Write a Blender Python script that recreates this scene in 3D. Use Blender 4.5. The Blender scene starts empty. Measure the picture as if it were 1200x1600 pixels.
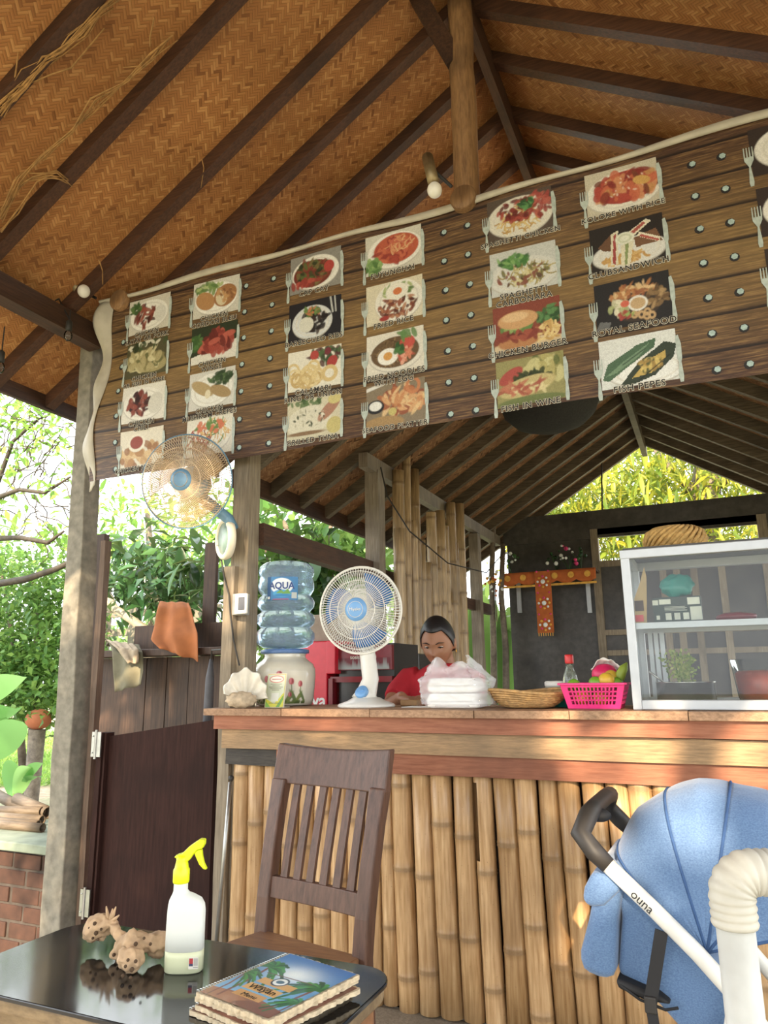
import bpy, bmesh, math, random
import numpy as np
from mathutils import Vector, Matrix, noise as mnoise
S = bpy.context.scene
COL = S.collection
R = math.radians
random.seed(7)
# ---------------------------------------------------------------- camera
PITCH, ROLL, YAW, FPX, CAMZ = R(12.9), R(-.71), R(23.95), 1130., 1.23
CC = np.array([0, 0, CAMZ])
FW = np.array([-math.sin(YAW)*math.cos(PITCH), math.cos(YAW)*math.cos(PITCH), math.sin(PITCH)])
RT = np.array([math.cos(YAW), math.sin(YAW), 0.])
UP = np.cross(RT, FW)
RT, UP = math.cos(ROLL)*RT+math.sin(ROLL)*UP, -math.sin(ROLL)*RT+math.cos(ROLL)*UP
cd = bpy.data.cameras.new('camera'); cam = bpy.data.objects.new('camera', cd); COL.objects.link(cam)
cam.matrix_world = Matrix(((RT[0], UP[0], -FW[0], 0), (RT[1], UP[1], -FW[1], 0), (RT[2], UP[2], -FW[2], CAMZ), (0, 0, 0, 1)))
cd.sensor_fit = 'VERTICAL'; cd.sensor_height = 24.; cd.lens = FPX/1600*24.; cd.clip_start = .02; cd.clip_end = 300
S.camera = cam
# ---------------------------------------------------------------- world, sun, exposure
wd = bpy.data.worlds.new('world'); S.world = wd; wd.use_nodes = True
wn = wd.node_tree.nodes; wl = wd.node_tree.links
bg = wn['Background']; bg.inputs['Color'].default_value = (.93, .97, 1., 1); bg.inputs['Strength'].default_value = 3.1
sd = bpy.data.lights.new('sun', 'SUN'); sun = bpy.data.objects.new('sun', sd); COL.objects.link(sun)
sd.energy = 9.; sd.angle = R(.45); sd.color = (1., .8, .56)
SUNDIR = Vector((-.22, .90, -.42)).normalized()
sun.rotation_euler = SUNDIR.to_track_quat('-Z', 'Y').to_euler(); sun.location = (3, -6, 8)
S.view_settings.view_transform = 'Standard'; S.view_settings.look = 'None'
S.view_settings.exposure = .55; S.view_settings.gamma = 1; S.view_settings.use_curve_mapping = False

# ---------------------------------------------------------------- helpers
def V(*a): return Vector(a)
def ray(x, y): return FW*FPX+RT*(x-600)-UP*(y-800)
def at(x, y, X=None, Y=None, Z=None):
    d = ray(x, y)
    t = (X-CC[0])/d[0] if X is not None else (Y-CC[1])/d[1] if Y is not None else (Z-CC[2])/d[2]
    return Vector(CC+t*d)
WL = {}
def wloc(o): return WL.get(o.name, Vector((0, 0, 0))) if o else Vector((0, 0, 0))
def tag(o, label=None, cat=None, group=None, kind=None):
    if label: o['label'] = label
    if cat: o['category'] = cat
    if group: o['group'] = group
    if kind: o['kind'] = kind
    return o
def thing(name, loc, label, cat, group=None, kind=None, rz=0):
    o = bpy.data.objects.new(name, None); COL.objects.link(o); o.empty_display_size = .1
    o.location = loc; o.rotation_euler = (0, 0, rz); WL[o.name] = Vector(loc)
    return tag(o, label, cat, group, kind)
def addmesh(name, me, mat, parent=None, smooth=False):
    o = bpy.data.objects.new(name, me); COL.objects.link(o)
    if mat: me.materials.append(mat)
    if parent: o.parent = parent; WL[o.name] = wloc(parent)
    if smooth:
        me.polygons.foreach_set('use_smooth', [True]*len(me.polygons))
    return o
def copy_tree(o, parent=None):
    c = o.copy(); COL.objects.link(c); c.parent = parent
    for ch in list(o.children): copy_tree(ch, c)
    return c
class MB:
    """collects shapes in world (or local) coordinates; build() links them as one mesh"""
    def __init__(s): s.v = []; s.f = []; s.c = None
    def add(s, vs, fs):
        n = len(s.v); s.v += [tuple(p) for p in vs]; s.f += [tuple(i+n for i in q) for q in fs]; return s
    def hexa(s, p):   # 8 corners: bottom 4 ccw, top 4 ccw
        return s.add(p, [(3, 2, 1, 0), (4, 5, 6, 7), (0, 1, 5, 4), (1, 2, 6, 5), (2, 3, 7, 6), (3, 0, 4, 7)])
    def box(s, x0, x1, y0, y1, z0, z1):
        return s.hexa([(x0, y0, z0), (x1, y0, z0), (x1, y1, z0), (x0, y1, z0), (x0, y0, z1), (x1, y0, z1), (x1, y1, z1), (x0, y1, z1)])
    def bar(s, p, q, w, h, up=(0, 0, 1), off=(0, 0), seg=1, jit=0):
        p = Vector(p); q = Vector(q); d = (q-p).normalized(); u = Vector(up); a = d.cross(u)
        if a.length < 1e-4: a = d.cross(Vector((0, 1, 0)))
        a.normalize(); b = a.cross(d).normalized()
        rings = []
        for k in range(seg+1):
            m = p.lerp(q, k/seg)+a*off[0]+b*off[1]
            j = [random.uniform(-jit, jit) for _ in range(8)]
            rings.append([m-a*(w/2+j[0])-b*(h/2+j[1]), m+a*(w/2+j[2])-b*(h/2+j[3]), m+a*(w/2+j[4])+b*(h/2+j[5]), m-a*(w/2+j[6])+b*(h/2+j[7])])
        n = len(s.v); s.v += [tuple(x) for r in rings for x in r]
        for k in range(seg):
            for i in range(4):
                s.f.append((n+k*4+i, n+k*4+(i+1) % 4, n+k*4+4+(i+1) % 4, n+k*4+4+i))
        s.f.append((n+3, n+2, n+1, n)); e = n+seg*4; s.f.append((e, e+1, e+2, e+3)); return s
    def tube(s, pts, r, n=8, cap=True, flat=1., closed=False):
        pts = [Vector(p) for p in pts]; m = len(pts)
        rr = r if isinstance(r, (list, tuple)) else [r]*m
        b0 = len(s.v); prev = None
        for k in range(m):
            if closed: t = (pts[(k+1) % m]-pts[k-1]).normalized()
            else: t = (pts[min(k+1, m-1)]-pts[max(k-1, 0)]).normalized()
            if prev is None:
                a = t.cross(Vector((0, 0, 1)))
                if a.length < 1e-3: a = t.cross(Vector((0, 1, 0)))
            else: a = prev-t*prev.dot(t)
            a.normalize(); prev = a; b = t.cross(a)
            for i in range(n):
                g = 2*math.pi*i/n; s.v.append(tuple(pts[k]+a*rr[k]*math.cos(g)+b*rr[k]*flat*math.sin(g)))
        for k in range(m if closed else m-1):
            k2 = (k+1) % m
            for i in range(n):
                s.f.append((b0+k*n+i, b0+k*n+(i+1) % n, b0+k2*n+(i+1) % n, b0+k2*n+i))
        if cap and not closed:
            s.f.append(tuple(b0+i for i in range(n))[::-1]); s.f.append(tuple(b0+(m-1)*n+i for i in range(n)))
        return s
    def lathe(s, prof, n=24, o=(0, 0, 0), ax=None, caps=True, fn=None):
        """prof [(r,z)], revolved about axis ax through o"""
        o = Vector(o); M = Vector(ax if ax else (0, 0, 1)).normalized().to_track_quat('Z', 'Y').to_matrix()
        b0 = len(s.v)
        for r, z in prof:
            for i in range(n):
                g = 2*math.pi*i/n; k = fn(g, z) if fn else 1.
                s.v.append(tuple(o+M @ Vector((r*k*math.cos(g), r*k*math.sin(g), z))))
        for k in range(len(prof)-1):
            for i in range(n):
                s.f.append((b0+k*n+i, b0+k*n+(i+1) % n, b0+(k+1)*n+(i+1) % n, b0+(k+1)*n+i))
        if caps:
            s.f.append(tuple(b0+i for i in range(n))[::-1]); e = b0+(len(prof)-1)*n; s.f.append(tuple(e+i for i in range(n)))
        return s
    def ball(s, c, rx, ry=None, rz=None, n=14, m=9, M=None, fn=None):
        ry = ry or rx; rz = rz or rx; c = Vector(c); b0 = len(s.v)
        for k in range(m+1):
            t = math.pi*k/m-math.pi/2; t = max(min(t, 1.5707), -1.5707)
            for i in range(n):
                g = 2*math.pi*i/n; d = Vector((math.cos(t)*math.cos(g), math.cos(t)*math.sin(g), math.sin(t)))
                q = fn(d) if fn else 1.
                d = Vector((d.x*rx*q, d.y*ry*q, d.z*rz*q))
                s.v.append(tuple(c+(M @ d if M else d)))
        for k in range(m):
            for i in range(n): s.f.append((b0+k*n+i, b0+k*n+(i+1) % n, b0+(k+1)*n+(i+1) % n, b0+(k+1)*n+i))
        return s
    def prism(s, poly, d):
        """poly: 3D points (ccw seen from the tip of d), extruded along vector d"""
        n = len(poly); d = Vector(d); p = [Vector(q) for q in poly]
        return s.add(p+[q+d for q in p], [tuple(range(n))[::-1], tuple(range(n, 2*n))]+[(i, (i+1) % n, n+(i+1) % n, n+i) for i in range(n)])
    def grid(s, fn, nu, nv, uclosed=False):
        b0 = len(s.v); cu = nu if uclosed else nu+1
        for j in range(nv+1):
            for i in range(cu): s.v.append(tuple(fn(i/nu, j/nv)))
        for j in range(nv):
            for i in range(nu):
                i2 = (i+1) % cu
                s.f.append((b0+j*cu+i, b0+j*cu+i2, b0+(j+1)*cu+i2, b0+(j+1)*cu+i))
        return s
    def build(s, name, mat, parent=None, smooth=False, bevel=0, solid=0, sub=0, local=False, kind=None):
        o0 = Vector((0, 0, 0)) if local else wloc(parent)
        me = bpy.data.meshes.new(name)
        me.from_pydata([(x-o0.x, y-o0.y, z-o0.z) for x, y, z in s.v], [], s.f); me.update()
        o = addmesh(name, me, mat, parent, smooth)
        if solid:
            m = o.modifiers.new('solid', 'SOLIDIFY'); m.thickness = solid; m.offset = 0
        if bevel:
            m = o.modifiers.new('bevel', 'BEVEL'); m.width = bevel; m.segments = 2; m.limit_method = 'ANGLE'; m.angle_limit = R(40)
        if sub:
            m = o.modifiers.new('sub', 'SUBSURF'); m.levels = m.render_levels = sub
        if kind: o['kind'] = kind
        return o
# ---------------------------------------------------------------- materials
MT = {}
def ramp(nt, fac, cols):
    r = nt.nodes.new('ShaderNodeValToRGB'); e = r.color_ramp.elements
    while len(e) < len(cols): e.new(.5)
    for i, (p, c) in enumerate(cols): e[i].position = p; e[i].color = (*c[:3], 1)
    nt.links.new(fac, r.inputs[0]); return r.outputs[0]
def newmat(name):
    m = bpy.data.materials.new(name); m.use_nodes = True; MT[name] = m
    nt = m.node_tree; return m, nt, nt.nodes['Principled BSDF']
def nd(nt, t, **k):
    n = nt.nodes.new(t)
    for a, b in k.items():
        if a.startswith('i_'): n.inputs[a[2:].replace('_', ' ')].default_value = b
        else: setattr(n, a, b)
    return n
def coords(nt, scale=(1, 1, 1), kind='Object', rot=(0, 0, 0)):
    t = nd(nt, 'ShaderNodeTexCoord'); mp = nd(nt, 'ShaderNodeMapping')
    mp.inputs['Scale'].default_value = scale; mp.inputs['Rotation'].default_value = rot
    nt.links.new(t.outputs[kind], mp.inputs[0]); return mp.outputs[0]
def math_(nt, op, a, b=None, c=None):
    n = nd(nt, 'ShaderNodeMath', operation=op)
    for i, q in enumerate((a, b, c)):
        if q is None: continue
        if isinstance(q, (int, float)): n.inputs[i].default_value = q
        else: nt.links.new(q, n.inputs[i])
    return n.outputs[0]
def mixc(nt, f, a, b, mode='MIX'):
    n = nd(nt, 'ShaderNodeMix', data_type='RGBA', blend_type=mode)
    for i, q in ((0, f), (6, a), (7, b)):
        if isinstance(q, (int, float)): n.inputs[i].default_value = q
        elif isinstance(q, tuple): n.inputs[i].default_value = (*q[:3], 1)
        else: nt.links.new(q, n.inputs[i])
    return n.outputs[2]
def bump(nt, bs, h, strength=.3, dist=.01):
    b = nd(nt, 'ShaderNodeBump'); b.inputs['Strength'].default_value = strength; b.inputs['Distance'].default_value = dist
    nt.links.new(h, b.inputs['Height']); nt.links.new(b.outputs[0], bs.inputs['Normal'])
def plain(name, col, rough=.5, metal=0, spec=.5, var=.12, scale=30, bmp=0, coat=0, trans=0, alpha=1):
    m, nt, bs = newmat(name)
    n = nd(nt, 'ShaderNodeTexNoise'); n.inputs['Scale'].default_value = scale; n.inputs['Detail'].default_value = 4
    nt.links.new(coords(nt), n.inputs[0])
    c = ramp(nt, n.outputs[0], [(.3, tuple(x*(1-var) for x in col)), (.7, tuple(min(1, x*(1+var)) for x in col))])
    nt.links.new(c, bs.inputs['Base Color'])
    bs.inputs['Roughness'].default_value = rough; bs.inputs['Metallic'].default_value = metal
    bs.inputs['Specular IOR Level'].default_value = spec; bs.inputs['Coat Weight'].default_value = coat
    bs.inputs['Transmission Weight'].default_value = trans; bs.inputs['Alpha'].default_value = alpha
    if bmp: bump(nt, bs, n.outputs[0], bmp, .005)
    return m
def wood(name, c0, c1, scale=(1, 1, 1), rough=.6, grain=40, bmp=.25, stain=None, kind='Object', spec=.35, isl=.25):
    """long-grain wood: scale small along the grain axis"""
    m, nt, bs = newmat(name)
    co = coords(nt, scale, kind)
    n = nd(nt, 'ShaderNodeTexNoise'); n.inputs['Scale'].default_value = grain; n.inputs['Detail'].default_value = 6; n.inputs['Roughness'].default_value = .65
    nt.links.new(co, n.inputs[0])
    c = ramp(nt, n.outputs[0], [(.28, c0), (.72, c1)])
    n2 = nd(nt, 'ShaderNodeTexNoise'); n2.inputs['Scale'].default_value = 3.5; n2.inputs['Detail'].default_value = 3
    nt.links.new(coords(nt, (1, 1, 1), kind), n2.inputs[0])
    dk = tuple(x*.5 for x in c0) if stain is None else stain
    f = ramp(nt, n2.outputs[0], [(.48, (0, 0, 0)), (.75, (.75,)*3)])
    c = mixc(nt, f, c, dk)
    if isl:
        oi = nd(nt, 'ShaderNodeObjectInfo'); w = ramp(nt, oi.outputs['Random'], [(0, (1-isl,)*3), (1, (1,)*3)])
        c = mixc(nt, 1., c, w, 'MULTIPLY')
    nt.links.new(c, bs.inputs['Base Color']); bs.inputs['Roughness'].default_value = rough; bs.inputs['Specular IOR Level'].default_value = spec
    if bmp: bump(nt, bs, n.outputs[0], bmp, .004)
    return m
def vcol(name, rough=.55, spec=.3, coat=0, trans=0, alpha=1):
    m, nt, bs = newmat(name)
    a = nd(nt, 'ShaderNodeVertexColor'); a.layer_name = 'print'
    nt.links.new(a.outputs[0], bs.inputs['Base Color']); bs.inputs['Roughness'].default_value = rough
    bs.inputs['Specular IOR Level'].default_value = spec; bs.inputs['Coat Weight'].default_value = coat; bs.inputs['Alpha'].default_value = alpha
    return m
def glass(name, col=(1, 1, 1), rough=.0, refl=1.45):
    m = bpy.data.materials.new(name); m.use_nodes = True; MT[name] = m; nt = m.node_tree
    nt.nodes.remove(nt.nodes['Principled BSDF']); out = nt.nodes['Material Output']
    t = nd(nt, 'ShaderNodeBsdfTransparent'); t.inputs[0].default_value = (*col, 1)
    g = nd(nt, 'ShaderNodeBsdfGlossy'); g.inputs['Roughness'].default_value = rough
    fr = nd(nt, 'ShaderNodeFresnel'); fr.inputs[0].default_value = refl
    mx = nd(nt, 'ShaderNodeMixShader')
    nt.links.new(fr.outputs[0], mx.inputs[0]); nt.links.new(t.outputs[0], mx.inputs[1]); nt.links.new(g.outputs[0], mx.inputs[2])
    nt.links.new(mx.outputs[0], out.inputs[0]); return m
def leafmat(name, c0, c1, c2, trans=.45, rough=.4):
    m, nt, bs = newmat(name)
    gi = nd(nt, 'ShaderNodeNewGeometry')
    oi = nd(nt, 'ShaderNodeObjectInfo')
    rnd = math_(nt, 'FRACT', math_(nt, 'ADD', gi.outputs['Random Per Island'], oi.outputs['Random']))
    c = ramp(nt, rnd, [(0, c0), (.55, c1), (1, c2)])
    nt.links.new(c, bs.inputs['Base Color']); bs.inputs['Roughness'].default_value = rough; bs.inputs['Specular IOR Level'].default_value = .4
    tr = nd(nt, 'ShaderNodeBsdfTranslucent'); nt.links.new(mixc(nt, .25, c, (.62, .72, .22)), tr.inputs[0])
    mx = nd(nt, 'ShaderNodeMixShader'); mx.inputs[0].default_value = trans
    nt.links.new(bs.outputs[0], mx.inputs[1]); nt.links.new(tr.outputs[0], mx.inputs[2])
    nt.links.new(mx.outputs[0], nt.nodes['Material Output'].inputs[0]); return m
def srgb(h):
    if isinstance(h, str): h = [int(h[i:i+2], 16)/255 for i in (0, 2, 4)]
    return tuple(x/12.92 if x <= .04045 else ((x+.055)/1.055)**2.4 for x in h)
# ---------------------------------------------------------------- painted prints (flat print as a coloured grid mesh)
class Cv:
    def __init__(s, w, h, bgc, seed=0):
        s.w, s.h = w, h; s.a = np.zeros((h, w, 3)); s.a[:] = srgb(bgc)
        s.x, s.y = np.meshgrid((np.arange(w)+.5)/w, (np.arange(h)+.5)/h)    # y down
        s.asp = w/h; s.rng = np.random.RandomState(seed)
    def _in(s, msk, c, soft=1.):
        c = np.array(srgb(c) if isinstance(c, str) else c); m = np.clip(msk, 0, 1)[..., None]*soft; s.a = s.a*(1-m)+c*m; return s
    def ell(s, cx, cy, rx, ry, c, rot=0, soft=1., p=2):
        dx = (s.x-cx)*s.asp; dy = s.y-cy; rx = rx*s.asp
        u = dx*math.cos(rot)+dy*math.sin(rot); v = -dx*math.sin(rot)+dy*math.cos(rot)
        d = (np.abs(u/rx)**p+np.abs(v/ry)**p)**(1/p); e = 1.2/(s.h*min(rx, ry))
        return s._in((1-d)/e+.5, c, soft)
    def ring(s, cx, cy, rx, ry, wd, c, rot=0):
        dx = (s.x-cx)*s.asp; dy = s.y-cy; rx = rx*s.asp
        u = dx*math.cos(rot)+dy*math.sin(rot); v = -dx*math.sin(rot)+dy*math.cos(rot)
        d = np.sqrt((u/rx)**2+(v/ry)**2); e = 1.2/(s.h*min(rx, ry))
        return s._in((wd-np.abs(d-1))/e+.5, c)
    def rect(s, x0, y0, x1, y1, c, soft=1.):
        return s._in(((s.x >= x0) & (s.x <= x1) & (s.y >= y0) & (s.y <= y1)).astype(float), c, soft)
    def poly(s, pts, c, soft=1.):
        m = np.zeros((s.h, s.w), bool); n = len(pts)
        for i in range(n):
            (x0, y0), (x1, y1) = pts[i], pts[(i+1) % n]
            if y0 == y1: continue
            m ^= ((s.y < max(y0, y1)) & (s.y >= min(y0, y1)) & (s.x < x0+(s.y-y0)*(x1-x0)/(y1-y0)))
        return s._in(m.astype(float), c, soft)
    def line(s, pts, wd, c, soft=1.):
        for (x0, y0), (x1, y1) in zip(pts, pts[1:]):
            dx, dy = (x1-x0)*s.asp, y1-y0; L = dx*dx+dy*dy+1e-9
            t = np.clip(((s.x-x0)*s.asp*dx+(s.y-y0)*dy)/L, 0, 1)
            d = np.hypot((s.x-x0)*s.asp-t*dx, s.y-y0-t*dy)
            s._in((wd/2-d)*s.h+.5, c, soft)
        return s
    def blobs(s, cx, cy, rx, ry, cols, n=60, sz=(.03, .07), el=2.):
        for k in range(n):
            r = math.sqrt(s.rng.rand()); g = s.rng.rand()*6.283
            s.ell(cx+rx*r*math.cos(g), cy+ry*r*math.sin(g), s.rng.uniform(*sz)/s.asp*el, s.rng.uniform(*sz), cols[s.rng.randint(len(cols))], s.rng.rand()*3.14, .9)
        return s
    def strands(s, cx, cy, rx, ry, cols, n=40, wd=.03, L=.3):
        for k in range(n):
            r = math.sqrt(s.rng.rand())*.85; g = s.rng.rand()*6.283; x, y = cx+rx*r*math.cos(g), cy+ry*r*math.sin(g)
            a = s.rng.rand()*6.283; b = s.rng.uniform(-2.5, 2.5); p = []
            for i in range(5):
                p.append((x, y)); x += math.cos(a)*L/5/s.asp; y += math.sin(a)*L/5; a += b/5
            p = [q for q in p if ((q[0]-cx)/rx)**2+((q[1]-cy)/ry)**2 < 1.1]
            if len(p) > 1: s.line(p, wd, cols[s.rng.randint(len(cols))])
        return s
    def noise(s, k=.15):
        n = s.rng.rand(s.h, s.w, 1); s.a = np.clip(s.a*(1+k*(n-.5)*2), 0, 1); return s
    def mesh(s, name, fn, mat, parent=None, smooth=False):
        """fn(u,v) with v up -> world points; one quad per cell"""
        w, h = s.w, s.h; o0 = np.array(wloc(parent))
        U, Vv = np.meshgrid(np.linspace(0, 1, w+1), np.linspace(1, 0, h+1))
        P = np.array([fn(a, b) for a, b in zip(U.ravel(), Vv.ravel())], float)-o0
        idx = np.arange((w+1)*(h+1)).reshape(h+1, w+1)
        q = np.stack([idx[1:, :-1], idx[1:, 1:], idx[:-1, 1:], idx[:-1, :-1]], -1).reshape(-1, 4)
        me = bpy.data.meshes.new(name); me.from_pydata(P.tolist(), [], q.tolist()); me.update()
        at_ = me.color_attributes.new('print', 'FLOAT_COLOR', 'CORNER')
        c = np.concatenate([s.a.reshape(-1, 3), np.ones((w*h, 1))], 1)
        at_.data.foreach_set('color', np.repeat(c, 4, 0).astype(np.float32).ravel())
        return addmesh(name, me, mat, parent, smooth)
def text(name, body, size, M, mat, parent=None, ext=.0004, align='CENTER', shear=0, fnw=None, off=0., space=1.):
    """lettering as mesh; M: Matrix placing the text plane (x right, y up, z out) in the world"""
    cu = bpy.data.curves.new(name, 'FONT'); cu.body = body; cu.size = size; cu.align_x = align; cu.align_y = 'CENTER'; cu.extrude = ext; cu.shear = shear
    cu.resolution_u = 3; cu.offset = off; cu.space_character = space
    t = bpy.data.objects.new(name, cu); COL.objects.link(t)
    dg = bpy.context.evaluated_depsgraph_get(); me = bpy.data.meshes.new_from_object(t.evaluated_get(dg))
    bpy.data.objects.remove(t); o0 = wloc(parent)
    for v in me.vertices:
        p = M @ v.co; p = fnw(p) if fnw else p; v.co = p-o0
    me.name = name; me.materials.clear()
    return addmesh(name, me, mat, parent)
def frame(o, x, y):
    """matrix with origin o, x axis x, y axis y, z = x cross y"""
    x = Vector(x).normalized(); y = Vector(y); z = x.cross(y).normalized(); y = z.cross(x)
    return Matrix(((x.x, y.x, z.x, o[0]), (x.y, y.y, z.y, o[1]), (x.z, y.z, z.z, o[2]), (0, 0, 0, 1)))
# ================================================================ materials of the building
wood('dark_beam', srgb('33231a'), srgb('5a3d2b'), (6, .5, 6), grain=14, stain=srgb('241a15'))
wood('rafter_wood', srgb('3a261d'), srgb('62412e'), (.6, 8, 8), grain=12, stain=srgb('2a1c17'))
wood('grey_wood', srgb('6b6052'), srgb('a09482'), (8, 8, .5), grain=14, stain=srgb('5d5347'))
wood('pale_post_wood', srgb('6f6353'), srgb('a4957e'), (8, 8, .5), grain=12, stain=srgb('6f604d'))
wood('king_post_wood', srgb('6a4d33'), srgb('a07a52'), (10, 10, 1.2), grain=10, stain=srgb('54402c'))
wood('dark_plank', srgb('3a2b22'), srgb('5f4737'), (8, 8, .5), grain=10, stain=srgb('2d221d'))
wood('gate_wood', srgb('2b1a16'), srgb('402823'), (8, 8, .6), grain=9, rough=.7, stain=srgb('2a1b18'), spec=.12)
wood('jamb_wood', srgb('54443a'), srgb('7a6656'), (8, 8, .6), grain=10)
wood('red_board', srgb('8a5138'), srgb('b5785a'), (.6, 8, 8), grain=12, stain=srgb('6d4231'))
wood('tan_board', srgb('7c654a'), srgb('b08e68'), (.9, 9, 9), grain=16, stain=srgb('6e5c48'))
wood('char_board', srgb('2b2724'), srgb('4a433c'), (.9, 9, 9), grain=16)
wood('worktop_wood', srgb('8a6a50'), srgb('c29a78'), (5, .8, 8), grain=12, stain=srgb('70553f'))
wood('kitchen_rafter', srgb('463d31'), srgb('7e705b'), (.6, 8, 8), grain=12, isl=.3)
wood('kitchen_wall_board', srgb('403d3a'), srgb('5a5651'), (2, 2, 2), grain=8, rough=.35, bmp=.05)
wood('frame_wood', srgb('7c6f5e'), srgb('a59781'), (6, 6, .6), grain=12)
plain('concrete', srgb('7d776a'), .9, var=.28, scale=22, bmp=.6)
plain('white_plastic', srgb('e9e6dc'), .35, var=.03)
plain('steel', srgb('a8a8a4'), .35, metal=.9, var=.1)
plain('black_rubber', srgb('26241f'), .6)
plain('wire_black', srgb('201d1a'), .6)
# woven bamboo matting: 3/3 twill of strips 12 mm wide, laid diagonally, from the UV map in metres
def matting(name, dark, mid, light):
    m, nt, bs = newmat(name)
    co = coords(nt, (1/.0135, 1/.0135, 1), 'UV', (0, 0, R(38)))
    sx = nd(nt, 'ShaderNodeSeparateXYZ'); nt.links.new(co, sx.inputs[0]); x, y = sx.outputs[0], sx.outputs[1]
    i, j = math_(nt, 'FLOOR', x), math_(nt, 'FLOOR', y)
    ph = math_(nt, 'FLOORED_MODULO', math_(nt, 'SUBTRACT', i, j), 6.)
    hz = math_(nt, 'LESS_THAN', ph, 3.)                       # 1: strip runs along x
    seg_h = math_(nt, 'FLOOR', math_(nt, 'DIVIDE', math_(nt, 'SUBTRACT', x, j), 6.))
    seg_v = math_(nt, 'FLOOR', math_(nt, 'DIVIDE', math_(nt, 'SUBTRACT', y, i), 6.))
    cb = nd(nt, 'ShaderNodeCombineXYZ'); cv = nd(nt, 'ShaderNodeCombineXYZ')
    nt.links.new(j, cb.inputs[0]); nt.links.new(seg_h, cb.inputs[1]); cb.inputs[2].default_value = 1
    nt.links.new(i, cv.inputs[0]); nt.links.new(seg_v, cv.inputs[1]); cv.inputs[2].default_value = 2
    mv = nd(nt, 'ShaderNodeMix', data_type='VECTOR'); nt.links.new(hz, mv.inputs[0]); nt.links.new(cv.outputs[0], mv.inputs[4]); nt.links.new(cb.outputs[0], mv.inputs[5])
    wn_ = nd(nt, 'ShaderNodeTexWhiteNoise'); nt.links.new(mv.outputs[1], wn_.inputs[0])
    c = ramp(nt, wn_.outputs[0], [(0, dark), (.12, mid), (.6, mid), (1, light)])
    fx = math_(nt, 'FRACT', x); fy = math_(nt, 'FRACT', y)
    mf = nd(nt, 'ShaderNodeMix', data_type='FLOAT'); nt.links.new(hz, mf.inputs[0]); nt.links.new(fx, mf.inputs[2]); nt.links.new(fy, mf.inputs[3])
    edge = math_(nt, 'PINGPONG', mf.outputs[0], .5)            # 0 at the strip edge
    g = ramp(nt, edge, [(0, (.5,)*3), (.16, (1,)*3)])
    c = mixc(nt, 1., c, g, 'MULTIPLY')
    n2 = nd(nt, 'ShaderNodeTexNoise'); n2.inputs['Scale'].default_value = 2.2; n2.inputs['Detail'].default_value = 5; nt.links.new(coords(nt, (1, 1, 1), 'UV'), n2.inputs[0])
    c = mixc(nt, ramp(nt, n2.outputs[0], [(.4, (0,)*3), (.75, (.5,)*3)]), c, tuple(q*.45 for q in mid))
    nt.links.new(c, bs.inputs['Base Color']); bs.inputs['Roughness'].default_value = .6; bs.inputs['Specular IOR Level'].default_value = .25
    # strips rise from their edges as fine relief
    bump(nt, bs, edge, .5, .004); return m
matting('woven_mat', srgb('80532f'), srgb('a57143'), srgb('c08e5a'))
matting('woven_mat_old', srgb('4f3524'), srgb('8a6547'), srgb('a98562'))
# bamboo of the counter front
def bamboo(name, c0, c1, c2):
    m, nt, bs = newmat(name)
    n = nd(nt, 'ShaderNodeTexNoise'); n.inputs['Scale'].default_value = 14; n.inputs['Detail'].default_value = 6
    nt.links.new(coords(nt, (7, 7, .5)), n.inputs[0])
    c = ramp(nt, n.outputs[0], [(.3, c0), (.6, c1), (.8, c2)])
    n2 = nd(nt, 'ShaderNodeTexNoise'); n2.inputs['Scale'].default_value = 4; n2.inputs['Detail'].default_value = 5; nt.links.new(coords(nt, (1, 1, .6)), n2.inputs[0])
    c = mixc(nt, ramp(nt, n2.outputs[0], [(.5, (0,)*3), (.8, (.7,)*3)]), c, tuple(q*.55 for q in c0))
    oi = nd(nt, 'ShaderNodeObjectInfo'); c = mixc(nt, 1., c, ramp(nt, oi.outputs['Random'], [(0, (.66, .62, .55)), (.5, (.92, .9, .86)), (1, (1, 1, 1))]), 'MULTIPLY')
    v = nd(nt, 'ShaderNodeTexVoronoi'); v.inputs['Scale'].default_value = 60; nt.links.new(coords(nt), v.inputs[0])
    c = mixc(nt, ramp(nt, v.outputs[0], [(.05, (.6,)*3), (.1, (0,)*3)]), c, srgb('4a3620'))
    nv = nd(nt, 'ShaderNodeVertexColor'); nv.layer_name = 'print'; c = mixc(nt, math_(nt, 'MULTIPLY', nv.outputs[0], .6), c, srgb('6b5236'))
    nt.links.new(c, bs.inputs['Base Color']); bs.inputs['Roughness'].default_value = .38; bs.inputs['Specular IOR Level'].default_value = .5
    bump(nt, bs, n.outputs[0], .12, .003); return m
bamboo('bamboo', srgb('a37d52'), srgb('c6a276'), srgb('d8bb92'))
bamboo('bamboo_grey', srgb('8a7455'), srgb('b59a74'), srgb('c9b28c'))
plain('bamboo_hole', srgb('2c2117'), .9)

# ================================================================ roof over the terrace
RX, RZ, RS = -.826, 4.74, .64
def roofz(x): return RZ-RS*abs(x-RX)
RY0, RY1 = -1.9, 4.75
XL, XR = -3.62, 1.97
ceil = thing('ceiling', (RX, RY0, 3.), 'brown woven bamboo matting under a steep roof on dark rafters', None, kind='structure')
def slope_plane(name, xe, y0, y1, zf, mat, parent, xr):
    m = MB(); e = .025
    p = [(xe, y0, zf(xe)), (xr, y0, zf(xr)), (xr, y1, zf(xr)), (xe, y1, zf(xe))]
    m.hexa(p+[(a, b, c+e) for a, b, c in p]); o = m.build(name, mat, parent)
    uv = o.data.uv_layers.new(name='UVMap'); o0 = wloc(parent)
    for l in o.data.loops:
        c = o.data.vertices[l.vertex_index].co+o0; uv.data[l.index].uv = (math.hypot(c.x-xr, c.z-zf(xr)), c.y)
    return o
slope_plane('matting', XL, RY0, RY1, roofz, MT['woven_mat'], ceil, RX)
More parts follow.
